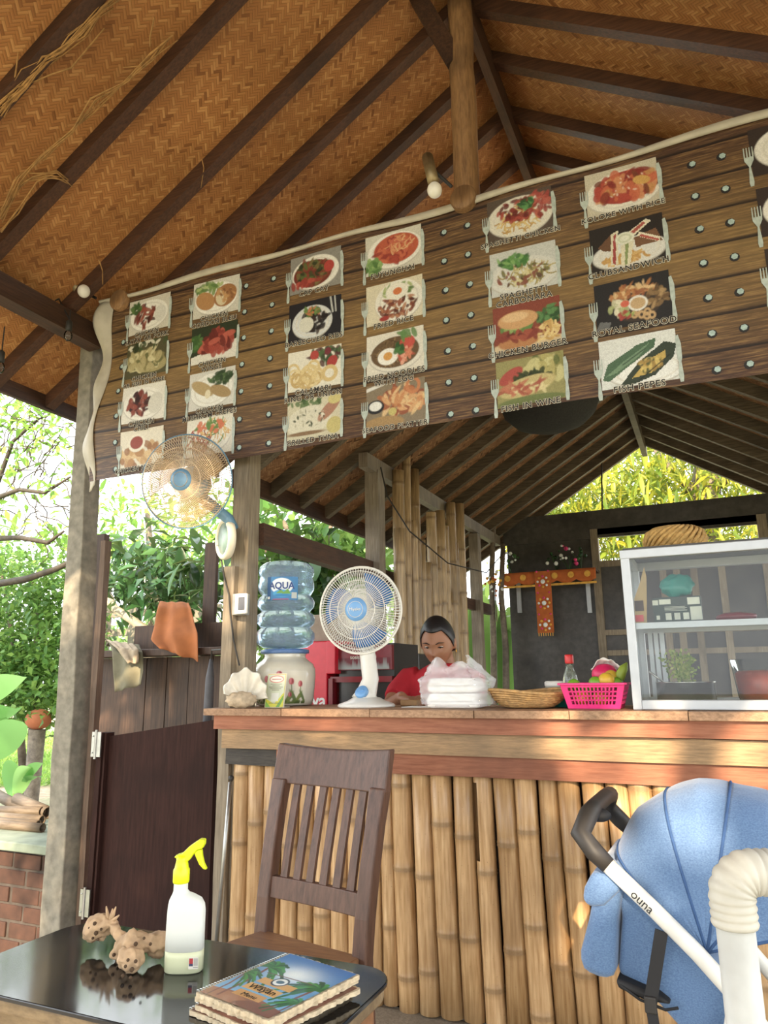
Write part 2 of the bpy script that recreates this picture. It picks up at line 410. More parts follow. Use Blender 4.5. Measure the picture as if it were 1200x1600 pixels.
slope_plane('matting', XR, RY0, RY1, roofz, MT['woven_mat'], ceil, RX)
RAFY = [-1.5, -1.08, -.66, -.22, .2, .62, 1.06, 1.48] + [1.71, 2.13, 2.64, 3.02, 3.45, 3.88, 4.3, 4.68][0:]
RAFY = [-1.62, -1.2, -.78, -.36, .06, .48, .9, 1.31, 1.71, 2.13, 2.64, 3.02, 3.45, 3.88, 4.3, 4.68]
for y in RAFY:
    MB().bar((XL, y, roofz(XL)-.035), (RX, y, RZ-.035), .062, .085, seg=4, jit=.003).build('rafter', MT['rafter_wood'], ceil)
RAFR = [-1.5, -1.06, -.6, -.16, .28, .7, 1.12, 1.53, 1.95, 2.38, 2.72, 3.07, 3.45, 3.9, 4.3, 4.68]
for y in RAFR:
    MB().bar((XR, y, roofz(XR)-.035), (RX, y, RZ-.035), .062, .085, seg=4, jit=.003).build('rafter', MT['rafter_wood'], ceil)
MB().bar((RX, RY0, RZ-.13), (RX, RY1, RZ-.13), .05, .16, seg=6, jit=.003).build('ridge_beam', MT['dark_beam'], ceil)
MB().bar((XL, RY0, roofz(XL)-.02), (XL, RY1, roofz(XL)-.02), .03, .12).build('fascia_board', MT['dark_beam'], ceil)
MB().bar((XR, RY0, roofz(XR)-.02), (XR, RY1, roofz(XR)-.02), .03, .12).build('fascia_board', MT['dark_beam'], ceil)
o = MB().bar((-3.085, -1.8, 3.16), (-3.085, 2.86, 3.16), .1, .12, seg=6, jit=.003).build('eave_beam', MT['dark_beam'])
tag(o, 'dark eave beam meeting the concrete post under the roof edge', 'beam')
o = MB().bar((1.37, -1.8, 3.17), (1.37, 2.95, 3.17), .1, .15, seg=6, jit=.003).build('eave_beam', MT['dark_beam'])
tag(o, 'dark eave beam on the far right side of the terrace', 'beam')
o = MB().bar((-3.08, 2.92, 3.2), (1.45, 2.92, 3.2), .1, .14, seg=6, jit=.003).build('tie_beam', MT['dark_beam'])
tag(o, 'dark tie beam behind the top of the menu banner', 'beam')
kp = MB(); pts = [(RX+random.uniform(-.004, .004), 2.86, 3.28+k*.14) for k in range(10)]
kp.tube(pts, [.062-.0004*k+random.uniform(-.002, .002) for k in range(10)], 16); o = kp.build('king_post', MT['king_post_wood'], None, True)
tag(o, 'round brown log post rising from the banner to the ridge', 'post')
br0, br1 = at(712, 98, Y=2.83), at(652, -5, Y=2.83)
while br1.z < roofz(br1.x)-.05: br1 += (br1-br0)*.03
o = MB().bar(br0, br1, .05, .085).build('brace', MT['dark_beam'])
tag(o, 'dark diagonal brace from the log post towards the ridge', 'beam')
for q, l in (((722, 306), 'round log end below the log post at the banner edge'), ((183, 467), 'round log end at the banner left corner')):
    p = at(*q, Y=2.74); p2 = p+V(-.03, .2, .0)
    tag(MB().lathe([(.0, 0), (.055, 0), (.06, .008), (.06, .2)], 18, p, (0, 1, 0)).build('log_end', MT['king_post_wood'], None, True), l, 'log')
# far posts of the terrace stand outside the frame, beside and behind the camera
for (x, y), l in (((1.37, 2.86), 'concrete corner post right of the counter'), ((-3.05, -1.6), 'concrete post behind the viewer, left side'), ((1.37, -1.6), 'concrete post behind the viewer, right side')):
    tag(MB().bar((x, y, -.06), (x, y, 3.1), .15, .15, seg=6, jit=.004).build('concrete_post', MT['concrete']), l, 'post')

# ================================================================ floor and ground
fl = MB().box(-3.2, 1.6, -2.2, 7.4, -.12, -.06).build('floor', None); fl['kind'] = 'structure'
m, nt, bs = newmat('floor_cement')
n = nd(nt, 'ShaderNodeTexNoise'); n.inputs['Scale'].default_value = 6; n.inputs['Detail'].default_value = 8; nt.links.new(coords(nt), n.inputs[0])
nt.links.new(ramp(nt, n.outputs[0], [(.3, srgb('8b8478')), (.7, srgb('b5ada0'))]), bs.inputs['Base Color']); bs.inputs['Roughness'].default_value = .8
fl.data.materials.append(m)

# ================================================================ left post, gate and plank wall
p = MB(); prof = []
# tapered-looking square concrete post with chipped edges
rg = []
for k in range(15):
    t = k/14; cx, hx = -3.055-.115*t, .068-.02*t
    rg.append([(cx+a*hx+random.uniform(-.004, .004), 2.92+b*hx+random.uniform(-.004, .004), -.1+3.3*t) for a, b in ((-1, -1), (1, -1), (1, 1), (-1, 1))])
p.v = [q for r_ in rg for q in r_]
p.f = [(k*4+i, k*4+(i+1) % 4, k*4+4+(i+1) % 4, k*4+4+i) for k in range(14) for i in range(4)]+[(3, 2, 1, 0), (56, 57, 58, 59)]
tag(p.build('concrete_post', MT['concrete'], None, False, bevel=.006), 'rough grey concrete post at the left end of the banner', 'post')
jm = MB().bar((-2.962, 2.95, -.06), (-2.985, 2.95, 1.98), .035, .04, up=(0, 1, 0), seg=6, jit=.003)
tag(jm.build('gate_jamb', MT['jamb_wood']), 'narrow brown wooden jamb fixed beside the concrete post', 'post')
jb = MB().bar((-2.93, 3.08, 1.3), (-2.95, 3.08, 2.02), .03, .1, up=(0, 1, 0), seg=3, jit=.002)
tag(MB().bar(V(at(157, 1015, Y=3.1).x, 3.1, -.06), at(160, 836, Y=3.1), .075, .04, up=(0, 1, 0), seg=3, jit=.002).build('upright_board', MT['dark_plank']), 'dark upright board beside the concrete post', 'board')
gate = thing('gate', (-2.9, 2.9, .02), 'low dark brown wooden gate between concrete post and counter', 'gate')
g = MB(); z0 = .03
g.prism([(-2.86, 2.93, z0), (-2.19, 2.93, z0), (-2.19, 2.93, 1.045), (-2.86, 2.93, .955)], (0, .03, 0)); g.build('panel', MT['gate_wood'], gate)
for k, (dx, w, d) in enumerate(((-2.888, .016, .05), (-2.868, .02, .065), (-2.846, .012, .05))):
    MB().box(dx-w/2, dx+w/2, 2.93-d*.5, 2.96, z0, .975).build('moulding', MT['gate_wood'], gate)
for zc in (.93, .2):
    h = MB().box(-2.915, -2.895, 2.885, 2.893, zc-.07, zc+.05); h.box(-2.88, -2.855, 2.885, 2.893, zc-.07, zc+.05)
    h.tube([(-2.887, 2.885, zc-.08), (-2.887, 2.885, zc+.06)], .007, 8)
    for dz in (-.05, .03): h.ball((-2.905, 2.884, zc+dz), .004, n=6, m=4)
    h.build('hinge', MT['steel'], gate)
# plank wall behind the gate
PW = 3.85
wl_ = thing('wall_plank', (-3.5, PW, 0), 'dark plank wall behind the gate with a ledge on top', None, kind='structure')
xs = [-4.05, -3.86, -3.68, -3.47, -3.3, -3.12, -2.93, -2.74]
for a, b in zip(xs, xs[1:]):
    MB().box(a+.003, b-.003, PW+.02+random.uniform(-.004, .004), PW+.05, -.05, 1.38).build('plank', MT['dark_plank'], wl_)
MB().box(-4.02, -2.7, PW-.1, PW+.12, 1.385, 1.43).build('ledge', MT['dark_plank'], wl_, bevel=.004)
MB().box(-3.66, -2.72, PW+.09, PW+.12, 1.432, 1.6).build('plank', MT['dark_plank'], wl_)
o = MB().box(at(320, 900, Y=PW+.15).x, at(338, 900, Y=PW+.15).x, PW+.14, PW+.17, -.14, 2.15).build('upright_board', MT['dark_plank']); tag(o, 'dark upright board left of the wooden counter post', 'board')

# ================================================================ wooden post at the counter end
wp = thing('wooden_post', (-2.06, 2.87, -.06), 'weathered wooden post at the left end of the counter', 'post')
MB().bar((-2.035, 2.92, -.06), (-2.05, 2.92, 3.12), .095, .095, up=(0, 1, 0), seg=10, jit=.003).build('timber', MT['pale_post_wood'], wp)
MB().bar((-2.07, 2.855, -.06), (-2.078, 2.855, 1.76), .06, .03, up=(0, 1, 0), seg=8, jit=.003).build('cover_board', MT['pale_post_wood'], wp)

# ================================================================ counter
ctr = thing('counter', (-.4, 2.9, -.06), 'wooden bar counter with a front of upright bamboo poles', 'counter')
xs = [-2.13, -1.72, -1.3, -.86, -.5, -.1, .3, .75, 1.3]
for a, b in zip(xs, xs[1:]):
    MB().box(a+.0012, b-.0012, 2.755+random.uniform(-.003, .003), 3.28, 1.074, 1.104+random.uniform(-.001, .001)).build('worktop_board', MT['worktop_wood'], ctr, bevel=.002)
MB().bar((-2.09, 2.8, 1.045), (1.3, 2.8, 1.045), .035, .062, seg=10, jit=.0015).build('red_fascia', MT['red_board'], ctr)
MB().bar((-2.06, 2.825, .972), (1.3, 2.825, .968), .04, .082, seg=10, jit=.002).build('tan_fascia', MT['tan_board'], ctr)
MB().bar((-1.78, 2.84, .893), (1.3, 2.84, .888), .035, .078, seg=10, jit=.002).build('lower_fascia', MT['red_board'], ctr)
MB().bar((-2.05, 2.845, .895), (-1.783, 2.845, .893), .035, .07, seg=2, jit=.002).build('charred_board', MT['char_board'], ctr)
MB().bar((-2.1, 2.79, -.03), (1.3, 2.79, -.035), .16, .05, seg=8, jit=.002).build('base_board', MT['grey_wood'], ctr)
MB().box(-2.0, 1.3, 2.98, 3.0, -.05, 1.07).build('back_panel', MT['dark_plank'], ctr)
def mark_nodes(o, nodes):
    a = o.data.color_attributes.new('print', 'FLOAT_COLOR', 'POINT'); z0 = wloc(o.parent).z
    for i, v in enumerate(o.data.vertices):
        d = min([abs(v.co.z+z0-q) for q in nodes] or [1]); k = 1. if d < .0065 else .35 if d < .014 else 0.
        a.data[i].color = (k, k, k, 1)
    return o
def bamboo_pole(x, y, z0, z1, r, lean=0, nodes=None, n=14, slit=None, lean_y=0):
    m = MB(); zs = [z0]; k = z0+random.uniform(.05, .3)
    nodes = nodes or []
    if not nodes:
        while k < z1-.02: nodes.append(k); k += random.uniform(.26, .42)
    prof = [(z0, 1.)]
    for q in nodes: prof += [(q-.03, .975), (q-.012, .99), (q-.005, 1.05), (q, 1.0), (q+.005, 1.045), (q+.012, .99), (q+.03, .98)]
    prof = [p for p in prof if z0 <= p[0] <= z1]+[(z1, 1.)]
    if slit: prof = sorted(prof+[(slit[0], 1.), (slit[1], 1.), ((slit[0]+slit[1])/2, 1.)])
    w = random.uniform(-.006, .006)
    for z, s in prof:
        t = (z-z0)/(z1-z0); cx = x+lean*t+w*math.sin(3.1*t)
        for i in range(n):
            g = 2*math.pi*i/n; m.v.append((cx+r*s*(1.03-.05*t)*math.cos(g), y+lean_y*t+r*s*math.sin(g), z))
    for k in range(len(prof)-1):
        for i in range(n):
            if slit and prof[k][0] >= slit[0] and prof[k+1][0] <= slit[1] and i in slit[2]: continue
            m.f.append((k*n+i, k*n+(i+1) % n, (k+1)*n+(i+1) % n, (k+1)*n+i))
    m.nodes = nodes
    if not slit: m.f.append(tuple(range(n))[::-1]); m.f.append(tuple((len(prof)-1)*n+i for i in range(n)))
    return m
random.seed(11)
# pole edges read off the photograph along the top of the bamboo
edges = [364, 389, 414, 440, 466, 491, 517, 543, 569, 594, 617, 648, 679, 712, 743, 775, 809, 845, 878, 913, 949, 985, 1025, 1065, 1102, 1140, 1180, 1221, 1262, 1304, 1347, 1391, 1437, 1484, 1532, 1582]
ex = [at(q, 1192+(q-360)*.037, Y=2.86).x for q in edges]
for k, (a, b) in enumerate(zip(ex, ex[1:])):
    r = (b-a)/2*random.uniform(.97, 1.02); c = (a+b)/2
    mid = (edges[k]+edges[k+1])/2
    sl = (.55, .83, (9, 10)) if abs(mid-759) < 10 else None
    zb = random.uniform(-.008, .004)
    m = bamboo_pole(c, 2.87+random.uniform(0, .012), zb, .9, r*(.97 if sl else 1.), -(.02 if 600 < mid else 0)+random.uniform(-.006, .006), slit=sl, n=16)
    o = mark_nodes(m.build('bamboo_pole', MT['bamboo'], ctr, True), m.nodes)
    if sl: MB().box(c-.03, c+.03, 2.9, 2.905, .45, .9).build('slit_shade', MT['bamboo_hole'], o)  # dark sheet standing in for the shade inside the hollow pole

# ================================================================ kitchen behind the counter
KX, KZ, KS = -.44, 3.62, .61
def kz(x): return KZ-KS*abs(x-KX)
kr = thing('kitchen_roof', (KX, 5, 2.5), 'low kitchen roof of dark rafters and matting behind the banner', None, kind='structure')
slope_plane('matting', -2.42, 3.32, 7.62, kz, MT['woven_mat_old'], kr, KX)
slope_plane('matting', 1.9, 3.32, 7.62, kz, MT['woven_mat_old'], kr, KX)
y = 3.36
while y < 7.62:
    MB().bar((-2.42, y, kz(-2.42)-.045), (KX, y, KZ-.045), .05, .08, seg=2, jit=.002).build('rafter', MT['kitchen_rafter'], kr)
    MB().bar((1.9, y, kz(1.9)-.045), (KX, y, KZ-.045), .05, .08, seg=2, jit=.002).build('rafter', MT['kitchen_rafter'], kr)
    y += .35
MB().bar((KX, 3.32, KZ-.12), (KX, 7.7, KZ-.12), .05, .12).build('ridge_beam', MT['kitchen_rafter'], kr)
MB().bar((-2.42, 3.32, kz(-2.42)-.05), (-2.42, 7.65, kz(-2.42)-.05), .03, .11).build('eave_board', MT['dark_beam'], kr)
tag(MB().bar((-2.0, 2.97, 1.93), (-1.95, 4.15, 1.9), .06, .11, seg=3, jit=.003).build('side_beam', MT['dark_beam']), 'dark horizontal beam behind the water bottle and fans', 'beam')
tag(MB().bar((-1.92, 4.0, 2.59), (-1.92, 7.2, 2.59), .06, .1, seg=4, jit=.003).build('wall_plate', MT['grey_wood']), 'grey beam along the top of the bamboo pole wall', 'beam')
tag(MB().bar((-1.95, 4.2, 1.88), (-1.95, 6.9, 1.86), .04, .1, seg=4, jit=.003).build('mid_rail', MT['dark_beam']), 'dark rail crossing behind the bamboo poles', 'beam')
tag(MB().bar((-1.93, 4.2, -.06), (-1.93, 4.2, 2.56), .1, .1, up=(0, 1, 0), seg=6, jit=.003).build('kitchen_post', MT['grey_wood']), 'grey wooden post at the near end of the bamboo pole wall', 'post')
tag(MB().bar((-1.93, 6.42, -.06), (-1.93, 6.42, 2.53), .09, .09, up=(0, 1, 0), seg=6, jit=.003).build('kitchen_post', MT['grey_wood']), 'grey wooden post right of the seated woman, before the banana leaves', 'post')
tag(MB().bar((-.1, 4.05, 2.55), (-1.95, 4.2, 2.62), .05, .12, seg=3, jit=.003).build('cross_beam', MT['grey_wood']), 'grey cross beam above the kitchen post', 'beam') if False else None
bw = thing('bamboo_screen', (-1.88, 5.2, -.06), 'screen of upright split bamboo poles behind the desk fan', 'screen')
random.seed(5)
yy = 4.3; k = 0; tops = [2.2, 2.62, 2.78, 2.3, 2.7, 2.2, 2.05, 2.45, 2.2, 2.5, 2.4, 2.62, 2.3, 2.66, 2.55, 2.4, 2.66, 2.5, 2.6, 2.4, 2.5, 2.6]
while yy < 5.75:
    r = random.uniform(.028, .046); yy += r
    m = bamboo_pole(-1.85+random.uniform(-.015, .02), yy, -.05, tops[k % len(tops)], r, random.uniform(-.01, .01), n=10, lean_y=random.uniform(-.04, .04)); mark_nodes(m.build('bamboo_pole', MT['bamboo_grey'], bw, True), m.nodes)
    yy += r+random.choice((.004, .012, .045, .03)); k += 1
# back wall
BY = 7.3
wb = thing('wall_back', (-.4, BY, 0), 'dark board wall at the back of the kitchen', None, kind='structure')
a = at(790, 815, Y=BY); b = at(943, 1100, Y=BY); c = at(1200, 770, Y=BY)
ztop = a.z
MB().box(a.x, b.x+.01, BY, BY+.03, -.05, ztop-.02).build('panel', MT['kitchen_wall_board'], wb)
MB().box(a.x-.03, 2.0, BY-.02, BY+.0, ztop-.26, ztop+.02).build('panel', MT['kitchen_wall_board'], wb)
zt0 = at(1080, 822, Y=BY).z; zt1 = at(1080, 853, Y=BY).z; xl = at(958, 900, Y=BY).x; xr = at(1188, 830, Y=BY).x
MB().box(xr, 2.0, BY, BY+.03, -.05, ztop).build('panel', MT['kitchen_wall_board'], wb)
MB().box(b.x, xr+.06, BY-.02, BY+.04, zt0-.01, zt0+.05).build('frame_rail', MT['frame_wood'], wb)
MB().box(b.x, b.x+.07, BY-.03, BY+.05, -.05, zt0+.05).build('frame_post', MT['frame_wood'], wb)
MB().box(xr-.02, xr+.06, BY-.03, BY+.05, 0, zt0+.05).build('frame_post', MT['frame_wood'], wb)
MB().box(b.x+.07, xr, BY+.0, BY+.03, zt1-.14, zt1-.08).build('frame_rail', MT['frame_wood'], wb)
MB().box(b.x+.07, xr, BY+.02, BY+.04, -.05, zt1-.14).build('panel', MT['kitchen_wall_board'], wb)
for q in (1050, 1072, 1100, 1145): 
    xx = at(q, 1040, Y=BY).x; MB().box(xx-.03, xx+.03, BY-.02, BY+.02, -.05, zt1-.14).build('frame_post', MT['frame_wood'], wb)
for q in (985, 1018):
    zz = at(1050, q, Y=BY).z; MB().box(b.x+.07, xr, BY-.015, BY+.02, zz-.025, zz+.025).build('frame_rail', MT['frame_wood'], wb)
# black dome hanging under the roof
p = at(860, 668, Y=4.6)
dm = MB().lathe([(.001, -.16), (.12, -.15), (.23, -.11), (.3, -.04), (.32, .02), (.33, .03)], 24, p+V(0, 0, .14))
tag(dm.build('woven_dome', plain('dark_weave', srgb('24231f'), .8, var=.35, scale=80, bmp=.4), None, True), 'dark round basket lid hung under the kitchen roof behind the banner', 'basket')
MB().tube([p+V(0, 0, .17), p+V(.02, 0, kz(p.x)-p.z-.05)], .004, 6).build('hanging_cord', MT['wire_black'], bpy.data.objects['woven_dome'])
# ================================================================ printed menu banner
BNY = 2.785
def bany(x, z): return BNY+.006*math.sin(x*2.6+z*1.7)+.004*math.sin(x*7-z*5)+(.02*max(0, (-2.55-x)/.4)**2*math.sin(z*9) if x < -2.55 else 0)
def bpt(x, z, o=0.): return Vector((x, bany(x, z)-o, z))
m, nt, bs = newmat('banner_print')
co = coords(nt); sx = nd(nt, 'ShaderNodeSeparateXYZ'); nt.links.new(co, sx.inputs[0])
row = math_(nt, 'DIVIDE', math_(nt, 'ADD', sx.outputs[2], .1145), .145)
ri = math_(nt, 'FLOOR', row); fr = math_(nt, 'FRACT', row)
wn2 = nd(nt, 'ShaderNodeTexWhiteNoise', noise_dimensions='1D'); nt.links.new(ri, wn2.inputs[1])
cb = nd(nt, 'ShaderNodeCombineXYZ')
nt.links.new(math_(nt, 'ADD', math_(nt, 'MULTIPLY', sx.outputs[0], 1.6), math_(nt, 'MULTIPLY', wn2.outputs[0], 17.)), cb.inputs[0]); nt.links.new(math_(nt, 'MULTIPLY', sx.outputs[2], 26.), cb.inputs[1])
n1 = nd(nt, 'ShaderNodeTexNoise'); n1.inputs['Scale'].default_value = 4.5; n1.inputs['Detail'].default_value = 7; n1.inputs['Roughness'].default_value = .7; nt.links.new(cb.outputs[0], n1.inputs[0])
c = ramp(nt, n1.outputs[0], [(.36, srgb('2c1c13')), (.5, srgb('553a27')), (.64, srgb('8f7048'))])
g1 = nd(nt, 'ShaderNodeTexNoise'); g1.inputs['Scale'].default_value = .9; g1.inputs['Detail'].default_value = 2; nt.links.new(co, g1.inputs[0])
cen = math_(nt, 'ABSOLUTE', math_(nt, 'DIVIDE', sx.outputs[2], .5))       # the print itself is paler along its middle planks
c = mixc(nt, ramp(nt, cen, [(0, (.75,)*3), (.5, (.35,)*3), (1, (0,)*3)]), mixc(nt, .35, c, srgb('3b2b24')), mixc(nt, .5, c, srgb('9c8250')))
c = mixc(nt, ramp(nt, fr, [(0, (1,)*3), (.05, (.8,)*3), (.11, (0,)*3), (.97, (0,)*3), (1, (1,)*3)]), c, srgb('1c1411'))
nt.links.new(c, bs.inputs['Base Color']); bs.inputs['Roughness'].default_value = .48; bs.inputs['Specular IOR Level'].default_value = .35
plain('banner_white', srgb('aaa290'), .6, var=.12, scale=14)
plain('print_silver', srgb('a4ada4'), .5, var=.18, scale=60)
plain('print_bolt', srgb('98aaa4'), .5, var=.2, scale=80)
plain('print_dark', srgb('1b1714'), .6); plain('print_outline', srgb('d6cfba'), .6, var=.03)
vcol('dish_print', .5, .3)
bn = thing('menu_banner', (-1.1, BNY, 2.8), 'long printed vinyl food menu banner hung above the counter', 'banner')
x0, x1, z0, z1 = -2.9, 1.35, 2.285, 3.315
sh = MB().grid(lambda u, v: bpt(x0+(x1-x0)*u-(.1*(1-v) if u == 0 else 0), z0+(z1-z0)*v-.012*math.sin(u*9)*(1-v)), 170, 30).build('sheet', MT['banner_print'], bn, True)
def hemtop(u, v):
    x = -2.96+(1.35+2.96)*u; a = v*6.283; r = .015+.005*math.sin(x*5)
    return (x, bany(x, 3.3)-.012+.012*math.cos(a), 3.318+.004*math.sin(x*8)+.01*math.sin(x*2.3)+r*math.sin(a))
MB().grid(hemtop, 90, 8).build('top_hem', MT['banner_white'], bn, True)
def hemleft(u, v):
    z = 3.32-1.06*v; x = -2.885-.1*v-.012*math.sin(v*11)
    return (x+.025-.1*(1-.2*v)*u-.012*u*math.sin(v*19), bany(x, z)-.004-.03*math.sin(u*2.4+v*3)*u-.02*math.sin(v*17)*u, z-.02*u)
MB().grid(hemleft, 8, 40).build('side_hem', MT['banner_white'], bn, True, solid=.002)
def hexbolt(x, z):
    mb = MB(); mb.v += [tuple(bpt(x+.0125*math.cos(k*1.0472+.2), z+.0125*math.sin(k*1.0472+.2), .0025)) for k in range(6)]; mb.f.append((5, 4, 3, 2, 1, 0)[::-1])
    return mb
for bx_ in (-2.8, -2.0, -1.835, -.925, -.812, .118, .226, 1.0):
    for k in range(7):
        z = 3.2-.1455*k
        if bx_ == -2.8 and k in (0,): continue
        hexbolt(bx_+(.0 if k % 2 else .004), z).build('bolt_print', MT['print_bolt'], bn)
        ring = MB(); ring.v += [tuple(bpt(bx_+.018*math.cos(j*.6283), z-.003+.018*math.sin(j*.6283), .0015)) for j in range(10)]; ring.f.append(tuple(range(10)))
        ring.build('bolt_shadow', MT['print_dark'], bpy.data.objects[bn.children[-1].name])
def fork(x, z, h=.17):
    mb = MB(); T = lambda a, b: tuple(bpt(x+a*h, z+b*h, .0045))
    def q(p): n = len(mb.v); mb.v += [T(*k) for k in p]; mb.f.append(tuple(range(n, n+len(p))))
    q([(-.035, 0), (.035, 0), (.05, .1), (.018, .5), (-.018, .5), (-.05, .1)])
    q([(-.018, .5), (.018, .5), (.095, .66), (.1, .75), (-.1, .75), (-.095, .66)])
    for k in range(4):
        a = -.1+k*.0575; q([(a, .75), (a+.03, .75), (a+.026, 1.), (a+.006, 1.)])
    return mb
def knife(x, z, h=.19):
    mb = MB(); T = lambda a, b: tuple(bpt(x+a*h, z+b*h, .0045))
    def q(p): n = len(mb.v); mb.v += [T(*k) for k in p]; mb.f.append(tuple(range(n, n+len(p))))
    q([(-.03, 0), (.03, 0), (.045, .12), (.025, .42), (-.025, .42), (-.045, .12)])
    q([(-.025, .42), (.025, .42), (.045, .5), (.05, .8), (.01, 1.), (-.045, .98), (-.045, .5)])
    return mb
# ---- the dishes
W_, D_, RED = 'e9e4d4', '1e1d1c', ['b8402a', '8f2c1c', 'c8583a', 'd8794a']
def base(bgc, plate, s, cx=.5, cy=.52, rx=.46, ry=.44, w=82, h=56):
    c = Cv(w, h, bgc, s)
    if plate: c.ell(cx, cy+.03, rx, ry, 'b9b3a3').ell(cx, cy, rx, ry, plate).ring(cx, cy, rx*.8, ry*.8, .04, 'd6d0c0')
    return c
def d_satay(s): return base('cfc8b4', 'eae6d8', s).blobs(.4, .5, .25, .3, ['7a2f1c', '4a1d14', 'a0452c'], 26, (.03, .07), 3).blobs(.15, .25, .12, .15, ['5a7a34', '3e5f28'], 18).ell(.78, .55, .14, .25, 'd8d4c6')
def d_wine(s): return base('55502f', None, s).ell(.5, .6, .5, .3, 'a89a60', .2).blobs(.5, .55, .42, .28, ['b4a56c', '8a7f48', 'd2c690', '6a6a38'], 70, (.04, .1)).blobs(.5, .1, .5, .12, ['2c3a1c', '46562a', 'd8d2b8'], 25)
def d_chili(s): return base('dcd6c6', 'e6e1d3', s).blobs(.38, .5, .25, .3, ['5a1f16', '7c2c1c', '35140f', '94402a'], 50, (.03, .08)).ell(.78, .55, .16, .3, 'cfcaba', .4)
def d_nugget(s): return base('ddd3bb', None, s).blobs(.5, .7, .5, .3, ['c79a58', 'b5803f', 'd9b376', 'a06a34'], 40, (.07, .13), 1.3).ell(.38, .35, .2, .24, 'e6ddc6').ell(.38, .34, .15, .17, '9c3a22')
def d_cordon(s): return base('cfcab8', 'ece8da', s).blobs(.35, .2, .3, .16, ['7a9a4a', '5c8038', 'a9bb6c'], 30).ell(.27, .55, .22, .24, 'b98342', .5).ell(.7, .5, .25, .3, 'a86f34', -.3).ell(.62, .55, .12, .22, 'd8c69a', -.3).blobs(.7, .45, .2, .22, ['c9924c', '8e5a2a'], 24, (.02, .05))
def d_wings(s): return base('2f3a22', None, s).poly([(.0, .8), (1, .5), (1, 1), (0, 1)], 'ddd8c8').blobs(.55, .5, .36, .32, ['a83a24', '8c2a1a', 'c2543a', '6c1e14'], 60, (.05, .1)).blobs(.1, .4, .1, .2, ['4f7a36', '3c6228'], 20)
def d_crepes(s): return base('cfccc0', 'e4e2d6', s).ell(.3, .45, .28, .16, 'b59a62', .5).ell(.7, .6, .25, .15, 'a88a54', .4).blobs(.68, .25, .26, .18, ['39552c', '4e6b38', '2a4220'], 40, (.03, .06)).ell(.42, .62, .06, .12, 'e0d3ac')
def d_salad(s): return base('ddd6c2', 'e6e0cc', s).strands(.3, .6, .3, .35, ['a63c24', 'c8623a', '8a2f1e'], 40).strands(.62, .4, .35, .35, ['d9a24a', 'e0b860', '5f8a3c'], 50).blobs(.5, .3, .3, .2, ['5f8a3c', 'd96a34'], 20)
def d_capcay(s): return base('8e8a80', 'e6e2d4', s).ell(.45, .55, .38, .36, '7a2c18').blobs(.45, .5, .34, .32, ['4a4a24', '2f3a1c', '7a6a34', '8a3a1e', '5a6a2c'], 70, (.03, .07)).ell(.77, .45, .1, .15, 'b8301e').blobs(.3, .75, .25, .1, ['b8402a', '9c2c1c'], 14)
def d_ribs(s): return base('232126', 'cfd2d0', s, .45, .55, .38, .42).blobs(.5, .52, .26, .28, ['2c1f1a', '3d2a20', '1d1614'], 50).ell(.34, .6, .14, .2, 'd6d4c2').blobs(.42, .3, .16, .12, ['4d7a34', 'c8702e', '6a8c40'], 24, (.02, .05)).line([(.8, .02), (.84, .4)], .05, 'b8bab4').line([(.88, .02), (.9, .4)], .04, 'b8bab4')
def d_calamari(s):
    c = base('e2dcc6', None, s).blobs(.68, .22, .32, .2, ['35502a', '4e6b38', '5a2f2c'], 40).ell(.5, .17, .08, .12, 'b83424').ell(.83, .4, .09, .16, 'b02c22', .7).ell(.75, .12, .06, .09, '7c2630')
    for k in range(14): c.ring(c.rng.uniform(.1, .6), c.rng.uniform(.45, .85), .1, .15, .22, ['d9bd78', 'c7a65c', 'e2cc90'][k % 3], k)
    return c.ring(.4, .6, .13, .19, .25, 'dcc27e').ring(.78, .68, .12, .16, .3, 'd6b870').ring(.32, .78, .11, .16, .2, 'cdae66')
def d_tuna(s): return base('cdc5a2', None, s).blobs(.3, .12, .4, .1, ['5f7a44', '46622f'], 20).ell(.4, .55, .42, .36, 'd6d0b4', -.1).ell(.78, .35, .26, .14, 'b07a5c', -.7).blobs(.4, .5, .32, .26, ['3f4a2c', 'b8b294', 'e2dcc4'], 34, (.012, .03)).ell(.88, .12, .12, .12, 'cfc06c').ell(.88, .75, .14, .2, 'c6b765').ell(.35, .85, .36, .05, '8a6a44')
def d_fuyung(s): return base('cfcab6', 'e9e5d7', s, .52, .48, .48, .44).ell(.55, .45, .4, .37, 'c2501f').blobs(.5, .48, .34, .3, ['b23a1c', 'd0602c', '9c2c16'], 40, (.03, .08)).strands(.62, .38, .26, .24, ['e0a868', 'd98c50', 'c8583a'], 40, .03, .22).blobs(.12, .8, .16, .2, ['6f9a48', '8fb35e', '4f7a34'], 30)
def d_rice(s): return base('d9cfae', 'e6e2d2', s, .58, .5, .42, .5).blobs(.55, .62, .33, .28, ['7c3a22', 'a05430', '5c2818', 'b87848'], 80, (.02, .05)).blobs(.55, .25, .3, .16, ['7fa04a', 'a8b868', '587a34'], 26, (.02, .05)).ell(.55, .27, .2, .2, 'e8e3d0').ell(.56, .27, .08, .09, 'd9701e').ell(.32, .88, .09, .06, 'a82a1c')
def d_noodles(s): return base('ddd6c2', 'dcd6c4', s, .52, .5, .48, .45).ell(.5, .5, .42, .37, '6a5030').strands(.48, .5, .4, .34, ['7c6038', '59421f', '95784a'], 90, .025, .2).ell(.38, .58, .18, .2, 'ece8da').ell(.38, .57, .08, .1, 'dc9a2a').ell(.72, .32, .13, .16, 'c8402a').blobs(.68, .6, .1, .2, ['d97a50', 'e8a080', 'c2502e'], 18, (.03, .06)).blobs(.56, .45, .08, .14, ['2f5a2a', '487a38'], 14).blobs(.7, .12, .14, .08, ['5f8a44'], 10)
